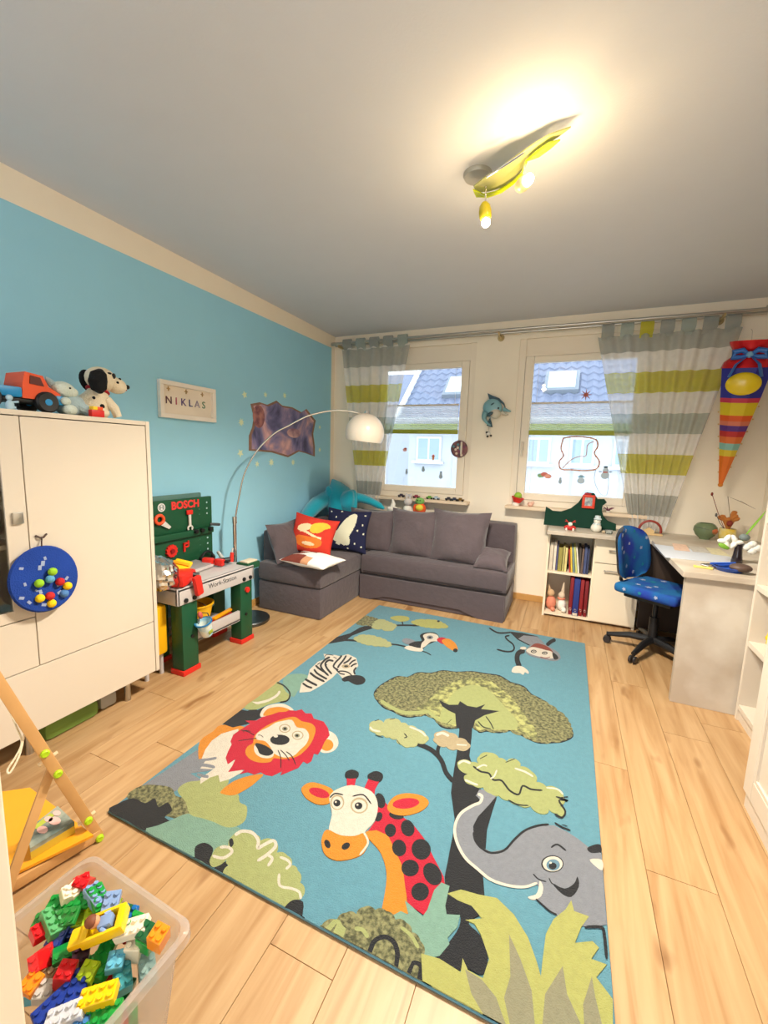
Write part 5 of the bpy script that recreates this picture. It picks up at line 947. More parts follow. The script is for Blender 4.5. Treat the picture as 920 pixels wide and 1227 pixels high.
part(t, 'rear_leg', beam2(Vector((.80, .34, .0)), onleg(1.16)+Vector((-.0, -.02, 0)), wvA, .03, .02), wd_)
part(t, 'whiteboard', beam2(onleg(.62)+Vector((-.2, -.06, 0)), onleg(1.10)+Vector((-.2, -.06, 0)), Vector((1, .3, 0)), .38, .006), white)
rp = mat('cream_rope', (232, 220, 192), .9, bump=.4, bs=200)
def leglast(px, py, off=.02):
    r_ = ray(px, py).normalized(); d_ = (fA+dA*.4-CAM).length; return CAM+r_*(d_-off)
part(t, 'rope', M().tube(smoothp([leglast(a, b, .035) for a, b in ((-8, 812), (8, 845), (20, 872), (26, 890), (18, 908), (9, 922), (12, 926), (22, 908), (27, 890), (31, 872))], 4), .0028, 6), rp)
for s, off in ((.37, 0), (.10, 0)): q = onleg(s)+wvA*(-.0)+nA*.0; part(t, 'peg', M().cyl(q-wvA*.026, q+wvA*.026, .006), mat('pale_peg', (226, 204, 168), .6))
# paint box on the tray
zt = .0585; pc = [onZ(a, b, .1) for a, b in ((31, 1003), (70, 966), (91, 983), (38, 1018))]; pc[0] = onZ(31, 1003, .1)
pc = [onZ(33, 993, .1), onZ(69, 965, .1), onZ(89, 984, .1), onZ(36, 1016, .1)]
t = thing('picture_tin', 'flat printed tin box with pink and teal lid on the yellow tray', 'box', (pc[0].x, pc[0].y, zt))
lo = [Vector((q.x, q.y, zt)) for q in pc]
part(t, 'yellow_body', M().prism(lo, (0, 0, .026)), mat('tin_yellow', (206, 180, 60), .4), smooth=0)
part(t, 'lid', M().prism([q+Vector((0, 0, .026)) for q in lo], (0, 0, .014)), mat('tin_teal', (60, 92, 96), .45, var2=(160, 166, 150), vs=14), smooth=0)
cc = sum(lo, Vector())/4+Vector((0, 0, .0405)); u_ = (lo[1]-lo[0]); v_ = lo[3]-lo[0]
for a, b, r in ((-.18, .0, .016), (.22, .05, .018), (.05, -.28, .013), (.33, -.25, .012)):
    p = cc+u_*a+v_*b; part(t, 'pink_print', M().lathe([(0, 0), (r, 0), (r, .0012), (0, .0012)], p, 14, sc=(1.3, .7)), mat('print_pink', (232, 186, 178), .5), smooth=0)
p = cc-u_*.1-v_*.38; part(t, 'green_print', M().box(p, (u_.length*.6, .02, .001), (0, 0, math.atan2(u_.y, u_.x))), mat('print_lime', (180, 190, 70), .5), smooth=0)
one('paper_sheet', M().prism([onZ(a, b, .002) for a, b in ((-30, 856), (2, 867), (20, 882), (10, 889), (-20, 880))], (0, 0, .002)), white, 'white sheet of paper on the floor behind the easel', 'paper', smooth=0)
dl1 = struct('door_1')
part(dl1, 'door_leaf', M().bb(.95, 1.70, .236, .272, .008, 2.0, bev=.003), mat('beige_white_lacquer', (238, 226, 204), .45, vary=.01), smooth=0)
part(dl1, 'handle', M().cyl((1.63, .22, 1.05), (1.63, .29, 1.05), .01).cyl((1.63, .215, 1.05), (1.52, .215, 1.05), .009).cyl((1.63, .293, 1.05), (1.52, .293, 1.05), .009), metal)
for z in (.25, 1.75): part(dl1, 'hinge', M().cyl((.945, .254, z-.05), (.945, .254, z+.05), .009), metal)
# ================================================================== BIN WITH BUILDING BRICKS
def plast():
    m = bpy.data.materials.new('frosted_clear_plastic'); m.use_nodes = True; nt = m.node_tree; N = nt.nodes; L = nt.links; N.remove(N['Principled BSDF'])
    t = N.new('ShaderNodeBsdfTransparent'); t.inputs[0].default_value = (.93, .93, .93, 1); d = N.new('ShaderNodeBsdfTranslucent'); d.inputs[0].default_value = rgb((232, 226, 224)); d2 = N.new('ShaderNodeBsdfPrincipled'); d2.inputs['Base Color'].default_value = rgb((226, 218, 212)); d2.inputs['Roughness'].default_value = .25
    a = N.new('ShaderNodeMixShader'); a.inputs[0].default_value = .6; L.new(d.outputs[0], a.inputs[1]); L.new(d2.outputs[0], a.inputs[2]); b = N.new('ShaderNodeMixShader')
    tc = N.new('ShaderNodeTexCoord'); nz = N.new('ShaderNodeTexNoise'); nz.inputs['Scale'].default_value = 4; L.new(tc.outputs['Object'], nz.inputs[0]); mp = N.new('ShaderNodeMapRange'); mp.inputs[3].default_value = .30; mp.inputs[4].default_value = .42; L.new(nz.outputs['Fac'], mp.inputs[0])
    L.new(mp.outputs[0], b.inputs[0]); L.new(t.outputs[0], b.inputs[1]); L.new(a.outputs[0], b.inputs[2]); L.new(b.outputs[0], N['Material Output'].inputs[0]); return m
plm = plast()
ZR = .33; c1 = onZ(110, 1020, ZR); c2 = onZ(235, 1107, ZR)       # back left and back right rim corners
ux = (c2-c1); ux.z = 0; bwid = ux.length; ux.normalize(); uy = Vector((ux.y, -ux.x, 0)); bdep = .27
t = thing('storage_bin', 'frosted clear plastic bin full of toy bricks on the floor', 'storage bin', (c1+ux*bwid/2+uy*bdep/2)*1 - Vector((0, 0, ZR)))
def rr(ins, z, r=.03, n=5):
    out = []
    for cx, cy, a0 in ((bwid-ins-r, ins+r, 1), (bwid-ins-r, bdep-ins-r, 0), (ins+r, bdep-ins-r, 3), (ins+r, ins+r, 2)):
        for k in range(n+1):
            a = (a0*pi/2+pi/2) - (pi/2)*k/n; a = a0*pi/2*1.0
            ang = {1: -pi/2+(pi/2)*k/n, 0: 0+(pi/2)*k/n, 3: pi/2+(pi/2)*k/n, 2: pi+(pi/2)*k/n}[a0]
            out.append(Vector((c1.x, c1.y, 0))+ux*(cx+r*cos(ang))+uy*(cy+r*sin(ang))+Vector((0, 0, z)))
    return out
def loft(rings, closebot=False):
    k = len(rings[0]); mb = M(); vs = [p for r in rings for p in r]; fs = []
    for i in range(len(rings)-1):
        for j in range(k): fs.append((i*k+j, i*k+(j+1) % k, (i+1)*k+(j+1) % k, (i+1)*k+j))
    if closebot: fs.append(tuple(range(k)))
    return mb.add(vs, fs)
part(t, 'tub_wall', loft([rr(.05, .004), rr(.045, .012), rr(.014, ZR-.012)], True), plm, smooth=40)
part(t, 'rim', loft([rr(.014, ZR-.014), rr(.012, ZR-.001), rr(.006, ZR+.001), rr(.0, ZR-.003), rr(-.001, ZR-.022), rr(.003, ZR-.024)]), plm, smooth=40)
for s in (.25, .5, .75): pass
brc = {}
def brm(c): return mat('brick_%d_%d_%d' % c, c, .3, vary=.02, coat=.2)
U = .0158
def brickmesh(kind):
    if kind in brc: return brc[kind]
    mb = M(); nx_, ny_, h = {'2x2': (2, 2, .0192), '2x4': (2, 4, .0192), 'plate': (2, 4, .0096), 'tall': (2, 2, .038), 'slope': (2, 2, .0192), 'long': (2, 6, .0096), 'arch': (2, 4, .0192)}[kind]
    w_, l_ = nx_*U-.0004, ny_*U-.0004
    if kind == 'slope':
        mb.prism([(-w_/2, -l_/2, 0), (-w_/2, l_/2, 0), (-w_/2, l_/2, .006), (-w_/2, 0, .03), (-w_/2, -l_/2, .03)], (w_, 0, 0)); top = .03; cells = [(i, 0) for i in range(2)]
    else:
        mb.box((0, 0, h/2), (w_, l_, h), None, 0, .0012, 1); top = h; cells = [(i, j) for i in range(nx_) for j in range(ny_)]
    st_ = M()
    for i, j in cells: st_.cyl((-w_/2+U*(i+.5), -l_/2+U*(j+.5), top-.0005), (-w_/2+U*(i+.5), -l_/2+U*(j+.5), top+.0045), .0048, n=10)
    brc[kind] = (mb, st_); return brc[kind]
protos = {}
def brick(kind, c, pos, rot, label):
    key = (kind, c)
    if key not in protos:
        b_, s_ = brickmesh(kind); o = link('toy_brick', b_, brm(c), None, origin=(0, 0, 0), smooth=30); s2 = link('stud_grid', s_, brm(c), o, smooth=30); protos[key] = (o.data, s2.data)
    else:
        o = bpy.data.objects.new('toy_brick', protos[key][0]); COL.objects.link(o); s2 = bpy.data.objects.new('stud_grid', protos[key][1]); COL.objects.link(s2); s2.parent = o
    o.location = pos; o.rotation_euler = rot; tag(o, label, 'toy brick', 'loose toy bricks in the plastic bin'); return o
RD, GN, DG, BL, LB, YE, OR_, LM, WH, TQ, SK = (206, 20, 28), (24, 150, 60), (14, 92, 50), (24, 54, 150), (96, 176, 206), (240, 200, 10), (240, 140, 20), (170, 200, 30), (238, 228, 206), (60, 150, 160), (132, 160, 206)
S_ = 920/260
def B(cx, cy, kind, c, yaw, label, z=.262, tx=0, ty=0):
    mg = .055 if kind in ('2x4', 'long') else .045
    while True:
        p = onZ(cx/S_, 1000+cy/S_, z); l_ = p-c1
        if z > .325 or (l_.dot(uy) > mg and mg < l_.dot(ux) < bwid-mg): break
        z += .004
    a_, b_ = min(max(l_.dot(ux), mg), bwid-mg), min(max(l_.dot(uy), mg), bdep-.03); p = Vector((c1.x, c1.y, 0))+ux*a_+uy*b_
    z = min(z, .318)
    brick(kind, c, (p.x, p.y, z-.012), (tx, ty, radians(yaw)), label)
# fill below (seen through the frosted wall)
rnd = random.Random(12); cl_ = [(RD, 'red'), (GN, 'green'), (BL, 'blue'), (YE, 'yellow'), (LB, 'light blue'), (OR_, 'orange'), (WH, 'white'), (DG, 'dark green')]
nth = ['first', 'second', 'third', 'fourth', 'fifth', 'sixth', 'seventh']
lay = ['bottom', 'second', 'third', 'fourth', 'fifth', 'sixth', 'seventh']
sidn = ['far right corner', 'right wall', 'near right part', 'middle']
k = 0
for L_i in range(7):
    for gx in range(4):
        for gy in range(3):
            ca, cn = cl_[(k*5+L_i*3) % 8]; k += 1
            f = .055+.035*(1-L_i/7)
            x_ = f+.02+(bwid-2*f-.04)*(gx+.5)/4+rnd.uniform(-.008, .008); y_ = f+.02+(bdep-2*f-.04)*(gy+.5)/3+rnd.uniform(-.008, .008)
            if not (gx == 3 or gy == 0 or L_i == 6): continue
            p = Vector((c1.x, c1.y, 0))+ux*x_+uy*y_; brick('2x4' if k % 3 else '2x2', ca, (p.x, p.y, .012+L_i*.031), (rnd.uniform(-.25, .25), rnd.uniform(-.25, .25), rnd.uniform(0, 3)), '%s brick %s, %s layer up' % (cn, ('at the right bin wall, '+nth[gy]+' from back') if gx == 3 else (('at the back bin wall, '+nth[gx]+' from left') if gy == 0 else 'under the top, row '+nth[gy]+', column '+nth[gx]), nth[L_i]))
for a in ((375, 165, 'slope', RD, 20, 'dark red roof brick at the far corner of the pile', .275, .3, .2), (345, 190, '2x2', RD, 60, 'dark red brick leaning below the roof brick', .265, .2, 0), (270, 225, '2x2', WH, 70, 'white brick at the far left of the pile', .27, .1, .3), (300, 205, '2x2', WH, 100, 'second white brick at the far left', .268, .3, 0),
          (300, 270, 'long', GN, -62, 'long green plate at the far left of the pile', .285, .1, .25), (320, 285, 'long', YE, -62, 'long yellow plate beside the long green plate', .275, .1, .25), (435, 235, '2x4', GN, 75, 'green brick with big studs near the far rim', .285, .1, .1), (460, 200, '2x4', SK, 80, 'pale blue brick near the far rim', .262, 0, .2), (530, 235, '2x4', SK, 40, 'pale blue arch brick at the far right', .265, .3, .1),
          (385, 275, '2x2', OR_, 50, 'orange brick under the green studded one', .268, .2, .2), (330, 320, '2x4', LM, 40, 'lime brick left of the middle', .285, .2, .3), (385, 345, '2x4', LM, 45, 'lime green studded brick in the middle', .292, .1, .2), (465, 305, '2x2', LM, 30, 'lime brick behind the yellow car body', .285, .0, .3),
          (560, 280, '2x2', DG, 20, 'dark green brick at the right of the pile', .28, .3, .2), (545, 320, '2x2', (20, 100, 170), 20, 'medium blue brick below the dark green one', .27, .1, .1), (625, 310, '2x4', WH, -55, 'white brick lying near the right wall', .28, .2, .2), (660, 350, '2x2', DG, 10, 'dark green brick at the right wall', .27, .4, .2), (575, 365, '2x2', GN, 10, 'green brick right of the yellow car body', .268, .2, .1),
          (270, 380, '2x4', BL, 20, 'dark blue brick at the left of the pile', .285, .5, .2), (310, 400, '2x2', (20, 30, 90), 60, 'navy brick left of the yellow car body', .27, .2, .2), (215, 370, '2x4', (90, 170, 110), 80, 'mint green brick at the left', .265, .2, .3), (165, 410, '2x2', RD, 80, 'red brick at the far left rim', .262, .2, .2), (260, 490, 'slope', GN, 60, 'green roof brick left of centre', .275, .5, .1), (240, 450, '2x2', GN, 20, 'green brick under the dark blue one', .262, .2, .2),
          (175, 525, 'slope', RD, -20, 'large red roof brick at the left', .28, .2, .5), (195, 500, '2x2', RD, -20, 'red brick joined behind the large red roof brick', .27, .2, .5), (345, 480, '2x4', (70, 30, 50), 50, 'maroon brick below the yellow car body', .258, .1, .1), (435, 520, '2x4', GN, 30, 'green brick below the middle', .27, .2, .1), (430, 570, '2x2', GN, 15, 'green brick beside the lime cube', .262, .1, .1), (375, 575, '2x2', LM, 20, 'lime cube brick near the front', .277, .2, .1),
          (490, 530, '2x2', LB, 40, 'light blue brick left of the white cube', .282, .2, .1), (565, 490, 'tall', WH, 30, 'white cube brick at the right', .27, .1, .15), (625, 445, 'tall', GN, 10, 'green brick joined to the orange one', .275, .2, .2), (672, 425, 'tall', OR_, 10, 'orange brick at the right wall', .28, .2, .2), (560, 410, '2x2', RD, 40, 'red brick behind the white cube', .262, .1, .3),
          (515, 590, '2x4', TQ, 60, 'teal brick behind the long yellow brick', .262, .1, .1), (620, 560, '2x4', (150, 180, 176), 60, 'pale grey green brick near the right wall', .245, .2, .1), (275, 600, 'tall', RD, 30, 'red cube brick near the front left', .27, .15, .2), (325, 655, '2x4', BL, 40, 'blue brick in front of the red cube', .27, .1, .1), (230, 715, '2x4', BL, -10, 'dark blue brick at the near left', .268, .1, .2),
          (420, 680, '2x4', YE, -52, 'long yellow brick at the front of the pile', .285, .1, .1), (440, 765, '2x4', GN, -52, 'green brick in front of the long yellow brick', .265, .1, .1), (135, 620, '2x2', OR_, 10, 'orange brick at the left edge beside the cabinet', .275, .2, .2), (185, 610, '2x2', (150, 130, 100), 20, 'brown grey brick at the left', .262, .1, .1),
          (190, 660, '2x2', (190, 186, 180), 30, 'light grey brick at the left', .26, .1, .1), (285, 760, '2x4', (206, 210, 220), -50, 'pale grey brick at the near front', .275, .2, .1), (340, 790, '2x4', (60, 120, 180), 50, 'mid blue brick at the front edge of the photo', .265, .1, .1), (240, 340, 'long', (40, 140, 60), -60, 'green plate sticking up at the left', .272, .2, .4)):
    B(*a)
# yellow vehicle body with figure
p = onZ(455/S_, 1000+400/S_, .322); t = thing('toy_car', 'yellow toy brick car body on top of the brick pile', 'toy car', tuple(p)); R = Euler((.25, .15, radians(-50))).to_matrix()
def lc(x, y, z): return p+R@Vector((x, y*.82, z))
mb = M()
for (x, y, z_, a, b, c_) in ((0, .04, .012, .046, .014, .024), (0, -.04, .012, .046, .014, .024), (.02, 0, .012, .007, .066, .024), (-.02, 0, .012, .007, .066, .024), (0, 0, .002, .046, .066, .006)): mb.box(lc(x, y, z_), (a, b, c_), R, 0, .003)
part(t, 'body', mb, brm(YE)); part(t, 'bonnet', M().box(lc(0, -.062, .008), (.034, .03, .014), R, 0, .004), brm(YE))
t = thing('toy_figure', 'small toy figure with pale blue clothes in the yellow brick car', 'toy figure', tuple(lc(0, 0, .006)))
part(t, 'body', M().box(lc(0, .006, .018), (.022, .026, .022), R, 0, .004), brm(SK)); part(t, 'head', M().ball(lc(0, -.016, .034), .011), mat('figure_skin', (214, 150, 110), .5)); part(t, 'hair', M().ball(lc(0, -.02, .038), (.0125, .012, .010)), mat('figure_hair', (120, 66, 40), .6)); part(t, 'arm', M().tube([lc(.012, .0, .024), lc(.018, .01, .02)], .004, 8), brm(SK)); part(t, 'arm', M().tube([lc(-.012, .0, .024), lc(-.018, .01, .02)], .004, 8), brm(SK))
# ================================================================== CEILING LAMP
t = thing('ceiling_lamp', 'ceiling lamp with lime green leaf glass and two lit spots', 'ceiling lamp', (1.97, 1.92, H))
can = onZ(572, 212, H-.012)
part(t, 'canopy', M().lathe([(0, -.018), (.055, -.016), (.06, -.006), (.06, 0)], (can.x, can.y, H), 32), mat('lamp_canopy', (176, 172, 160), .4, .3))
def leafg(c, em=0):
    return mat('leaf_glass_%d' % c[0], c, .15, trans=.25, vary=.06, coat=.4, emit=em)
S8 = 920/180
def leaf(pts, z0, z1, m, nm, th=.006):
    pp = []; k = len(pts)
    for (a, b, f) in pts: pp.append(onZ(540+a/S8, 130+b/S8, z0+(z1-z0)*f))
    part(t, nm, M().prism(pp, (0, 0, th)), m, smooth=0)
leaf([(140, 480, 0), (200, 430, .1), (310, 365, .3), (400, 295, .5), (500, 225, .7), (600, 165, .85), (735, 118, 1), (660, 175, .9), (560, 240, .75), (480, 300, .6), (440, 370, .5), (400, 430, .35), (330, 480, .2), (230, 510, .1), (160, 515, 0)], 2.42, 2.47, leafg((186, 188, 120)), 'upper_leaf')
leaf([(135, 500, 0), (200, 530, .05), (270, 515, .1), (320, 490, .2), (380, 450, .3), (430, 400, .4), (455, 330, .5), (520, 270, .7), (600, 215, .85), (670, 197, 1), (610, 250, .9), (540, 300, .75), (470, 325, .6), (440, 410, .45), (380, 470, .3), (310, 520, .2), (230, 548, .1), (155, 545, 0)], 2.405, 2.445, leafg((190, 206, 10)), 'lower_leaf')
part(t, 'rod', M().cyl(onZ(540+220/S8, 130+420/S8, 2.42), onZ(540+450/S8, 130+270/S8, 2.44), .004), chrome)
lamps = []
for (sx_, sy_, hx_, hy_, bx_, by_, hm) in ((215, 470, 210, 630, 215, 700, mat('spot_yellow_green', (190, 176, 36), .35)), (455, 330, 440, 465, 500, 415, mat('spot_pale', (216, 200, 150), .35))):
    first = by_ == 700
    a = onZ(540+sx_/S8, 130+sy_/S8, 2.43); zh = 2.335 if first else 2.35; hq = onZ(540+hx_/S8, 130+hy_/S8, zh); bq = onZ(540+bx_/S8, 130+by_/S8, zh-.045 if first else zh-.01)
    sp = part(t, 'spot_arm', M().tube([a, (a+hq)/2+Vector((0, 0, .01)), hq+Vector((0, 0, .02))], .0035, 8), chrome); d_ = (bq-hq).normalized()
    hd = part(t, 'spot_holder', M().lathe([(0, -.035), (.012, -.034), (.022, -.02), (.026, .0), (.025, .022), (.02, .03), (.018, .028), (.0, .018)], hq, 24, 0, align(d_)), hm)
    bp_ = hq+d_*.045; part(hd, 'bulb', M().ball(bp_, .018), mat('lit_bulb', (255, 226, 170), .3, emit=60, ecol=(255, 214, 140)))
    lamps.append((bp_, d_))
for i, (p_, d_) in enumerate(lamps):
    l = bpy.data.lights.new('bulb_glow', 'POINT'); l.energy = 2.8; l.color = (1, .72, .40); l.shadow_soft_size = .025
    o = bpy.data.objects.new('bulb_glow', l); COL.objects.link(o); o.location = p_+d_*.05
    l = bpy.data.lights.new('spot_beam', 'SPOT'); l.energy = 128; l.color = (1, .91, .78); l.spot_size = radians(150); l.spot_blend = .8; l.shadow_soft_size = .03
    o = bpy.data.objects.new('spot_beam', l); COL.objects.link(o); o.location = p_+d_*.045; o.rotation_euler = (0, 0, 0)
# ================================================================== RUG (animals woven as coloured, slightly carved pile)
RX0, RX1, RY0, RY1, RZ_ = .953, 2.572, .862, 3.228, .012
def pile_(name, c, v=.10, var2=None, vs=60):
    k = .85; return mat('pile_'+name, tuple(q*k for q in c), .95, vary=v, vs=vs, bump=.7, bs=300, sheen=.1, var2=tuple(q*k for q in var2) if var2 else None)
KB, KK, KC, KR, KO = pile_('blue', (108, 168, 186)), pile_('black', (32, 34, 38), .2), pile_('cream', (240, 230, 212)), pile_('red', (212, 24, 56)), pile_('orange', (236, 150, 40))
KL, KS, KH, KG, KT, KP = pile_('light_green', (180, 188, 120)), pile_('sage', (138, 180, 160)), pile_('khaki', (84, 86, 56), .1, (164, 162, 112), 70), pile_('grey', (146, 150, 158)), pile_('tan', (196, 178, 140)), pile_('pale_olive', (190, 194, 136))
KM = pile_('mixed_green', (208, 210, 130), .1, (110, 112, 74), 40); KY = pile_('yellow_green', (192, 192, 108)); KD = pile_('grey_olive', (160, 156, 124)); KBr = pile_('brown_red', (150, 66, 50)); KI = pile_('iris_blue', (110, 150, 170))
rug = thing('animal_rug', 'large blue rug with cartoon lion, giraffe, elephant and jungle animals', 'rug', (1.76, 2.05, 0))
part(rug, 'backing', M().bb(RX0, RX1, RY0, RY1, .0005, .004), mat('rug_backing', (110, 100, 80), .9), smooth=0)
part(rug, 'blue_field', M().bb(RX0, RX1, RY0, RY1, .004, RZ_, bev=.003), KB)
FR = {1: (120, 760, 2.788), 2: (340, 900, 2.359), 3: (440, 780, 3.172), 4: (340, 720, 2.421), 5: (380, 720, 5.111), 6: (560, 730, 5.75), 7: (240, 830, 5.111)}
def rp_(fr, x, y):
    ox, oy, s = FR[fr]; p = onZ(ox+x/s, oy+y/s, RZ_); return Vector((RX0+.002 if p.x < RX0+.028 else min(p.x, RX1-.002), RY0+.002 if p.y < RY0+.024 else min(p.y, RY1-.002), 0))
def closed_smooth(P_, n=3):
    out = []; k = len(P_)
    for i in range(k):
        p0, p1, p2, p3 = P_[i-1], P_[i], P_[(i+1) % k], P_[(i+2) % k]
        for j in range(n):
            u = j/n; out.append(.5*((2*p1)+(p2-p0)*u+(2*p0-5*p1+4*p2-p3)*u*u+(3*p1-p0-3*p2+p3)*u**3))
    return out
LVL = [0]
def scallop(P_, b):
    ar = sum(P_[i-1].x*P_[i].y-P_[i].x*P_[i-1].y for i in range(len(P_))); sg_ = 1 if ar > 0 else -1; out = []; dens = []
    for i in range(len(P_)):
        a, c = P_[i], P_[(i+1) % len(P_)]; dens += [a, (a+c)/2] if (c-a).length > .07 else [a]
    for i in range(len(dens)):
        a, c = dens[i], dens[(i+1) % len(dens)]; d_ = c-a; n_ = Vector((d_.y, -d_.x, 0))*sg_
        for j in range(5): u = j/5; out.append(a+d_*u+n_*b*(4*u*(1-u)))
    for q in out: q.x = min(max(q.x, RX0+.002), RX1-.002); q.y = min(max(q.y, RY0+.002), RY1-.002)
    return out
def motif(name, items, label=None):
    mb = M(); mats = []
    for it in items:
        kind, fr, m, P_ = it[:4]; opt = it[4] if len(it) > 4 else None
        if m not in mats: mats.append(m)
        LVL[0] += 1; z0 = RZ_-.0003; z1 = RZ_+.0006+.000014*LVL[0]; mi = mats.index(m)
        if kind == 'p': pts = [rp_(fr, *q) for q in P_]; pts = closed_smooth(pts) if opt is None else (scallop(pts, opt) if opt else pts)
        elif kind == 'e':
            x, y, rx, ry = P_; a0 = (opt or 0); pts = [rp_(fr, x+rx*cos(a)*cos(a0)-ry*sin(a)*sin(a0), y+rx*cos(a)*sin(a0)+ry*sin(a)*cos(a0)) for a in [k*pi/9 for k in range(18)]]
        elif kind == 's':      # stroke of given pixel width
            w_ = opt or 6; cl_ = [Vector((q[0], q[1], 0)) for q in P_]; cl_ = smoothp(cl_, 4) if len(cl_) > 2 else cl_; L_, R_2 = [], []
            for i, q in enumerate(cl_):
                d_ = (cl_[min(i+1, len(cl_)-1)]-cl_[max(i-1, 0)]); d_ = d_.normalized() if d_.length else Vector((1, 0, 0)); n_ = Vector((-d_.y, d_.x, 0)); k = .5 if i in (0, len(cl_)-1) else 1
                L_.append(q+n_*w_/2*k); R_2.append(q-n_*w_/2*k)
            vs = [rp_(fr, q.x, q.y) for a, b in zip(L_, R_2) for q in (a, b)]; n_ = len(L_)
            top_ = [v+Vector((0, 0, z1)) for v in vs]; mb.add(top_, [(2*i, 2*i+1, 2*i+3, 2*i+2) for i in range(n_-1)], mi); continue
        mb.prism([q+Vector((0, 0, z0)) for q in pts], (0, 0, z1-z0), mi)
    return part(rug, name, mb, mats, label, smooth=0)
motif('corner_bushes', [
    ('p', 1, KG, [(120, 525), (322, 388), (390, 412), (385, 430), (345, 440), (375, 455), (300, 465), (345, 490), (290, 500), (250, 525), (170, 540)], 0),
    ('p', 1, KH, [(100, 550), (150, 512), (200, 505), (240, 515), (252, 540), (285, 550), (300, 580), (325, 605), (290, 625), (230, 610), (160, 590)]),
    ('p', 1, KK, [(20, 606), (60, 568), (110, 548), (150, 565), (182, 548), (195, 578), (225, 562), (240, 590), (215, 612), (247, 632), (190, 640), (137, 670), (75, 642)]),
    ('p', 1, KS, [(137, 670), (190, 640), (240, 620), (290, 600), (340, 606), (380, 620), (450, 640), (475, 662), (440, 700), (420, 740), (380, 740), (345, 740), (320, 790), (230, 740)]),
    ('p', 1, KL, [(258, 522), (290, 495), (340, 488), (400, 468), (430, 488), (420, 518), (460, 533), (466, 562), (490, 576), (485, 620), (455, 642), (420, 645), (380, 628), (340, 615), (300, 602), (285, 560)]),
    ('p', 1, KK, [(300, 768), (322, 740), (318, 710), (350, 697), (377, 715), (372, 745), (395, 762), (428, 756), (432, 780), (415, 800), (466, 798), (455, 855), (400, 830)]),
    ('p', 1, KL, [(375, 735), (400, 708), (430, 712), (445, 670), (480, 655), (520, 670), (535, 690), (580, 688), (590, 730), (625, 740), (640, 772), (660, 790), (668, 830), (682, 868), (650, 890), (620, 915), (612, 950), (530, 905), (450, 858), (466, 800), (430, 808), (412, 795), (430, 772), (422, 752), (392, 758)], .18),
    ('s', 1, KC, [(375, 740), (410, 748), (440, 728), (428, 712), (400, 712)], 10), ('s', 1, KC, [(450, 672), (475, 658), (510, 665), (528, 690), (526, 715), (545, 705), (578, 690), (586, 708), (560, 735), (525, 758)], 11), ('s', 1, KC, [(560, 738), (575, 750), (560, 775)], 10),
    ('s', 1, KC, [(600, 745), (625, 755), (635, 770), (620, 785)], 9), ('s', 1, KC, [(598, 800), (600, 840), (640, 850), (665, 862), (670, 885)], 9), ('p', 1, KK, [(610, 948), (618, 910), (645, 888), (678, 895), (684, 928), (665, 975)]),
    ('p', 1, KK, [(430, 690), (440, 682), (446, 700), (436, 712)])])
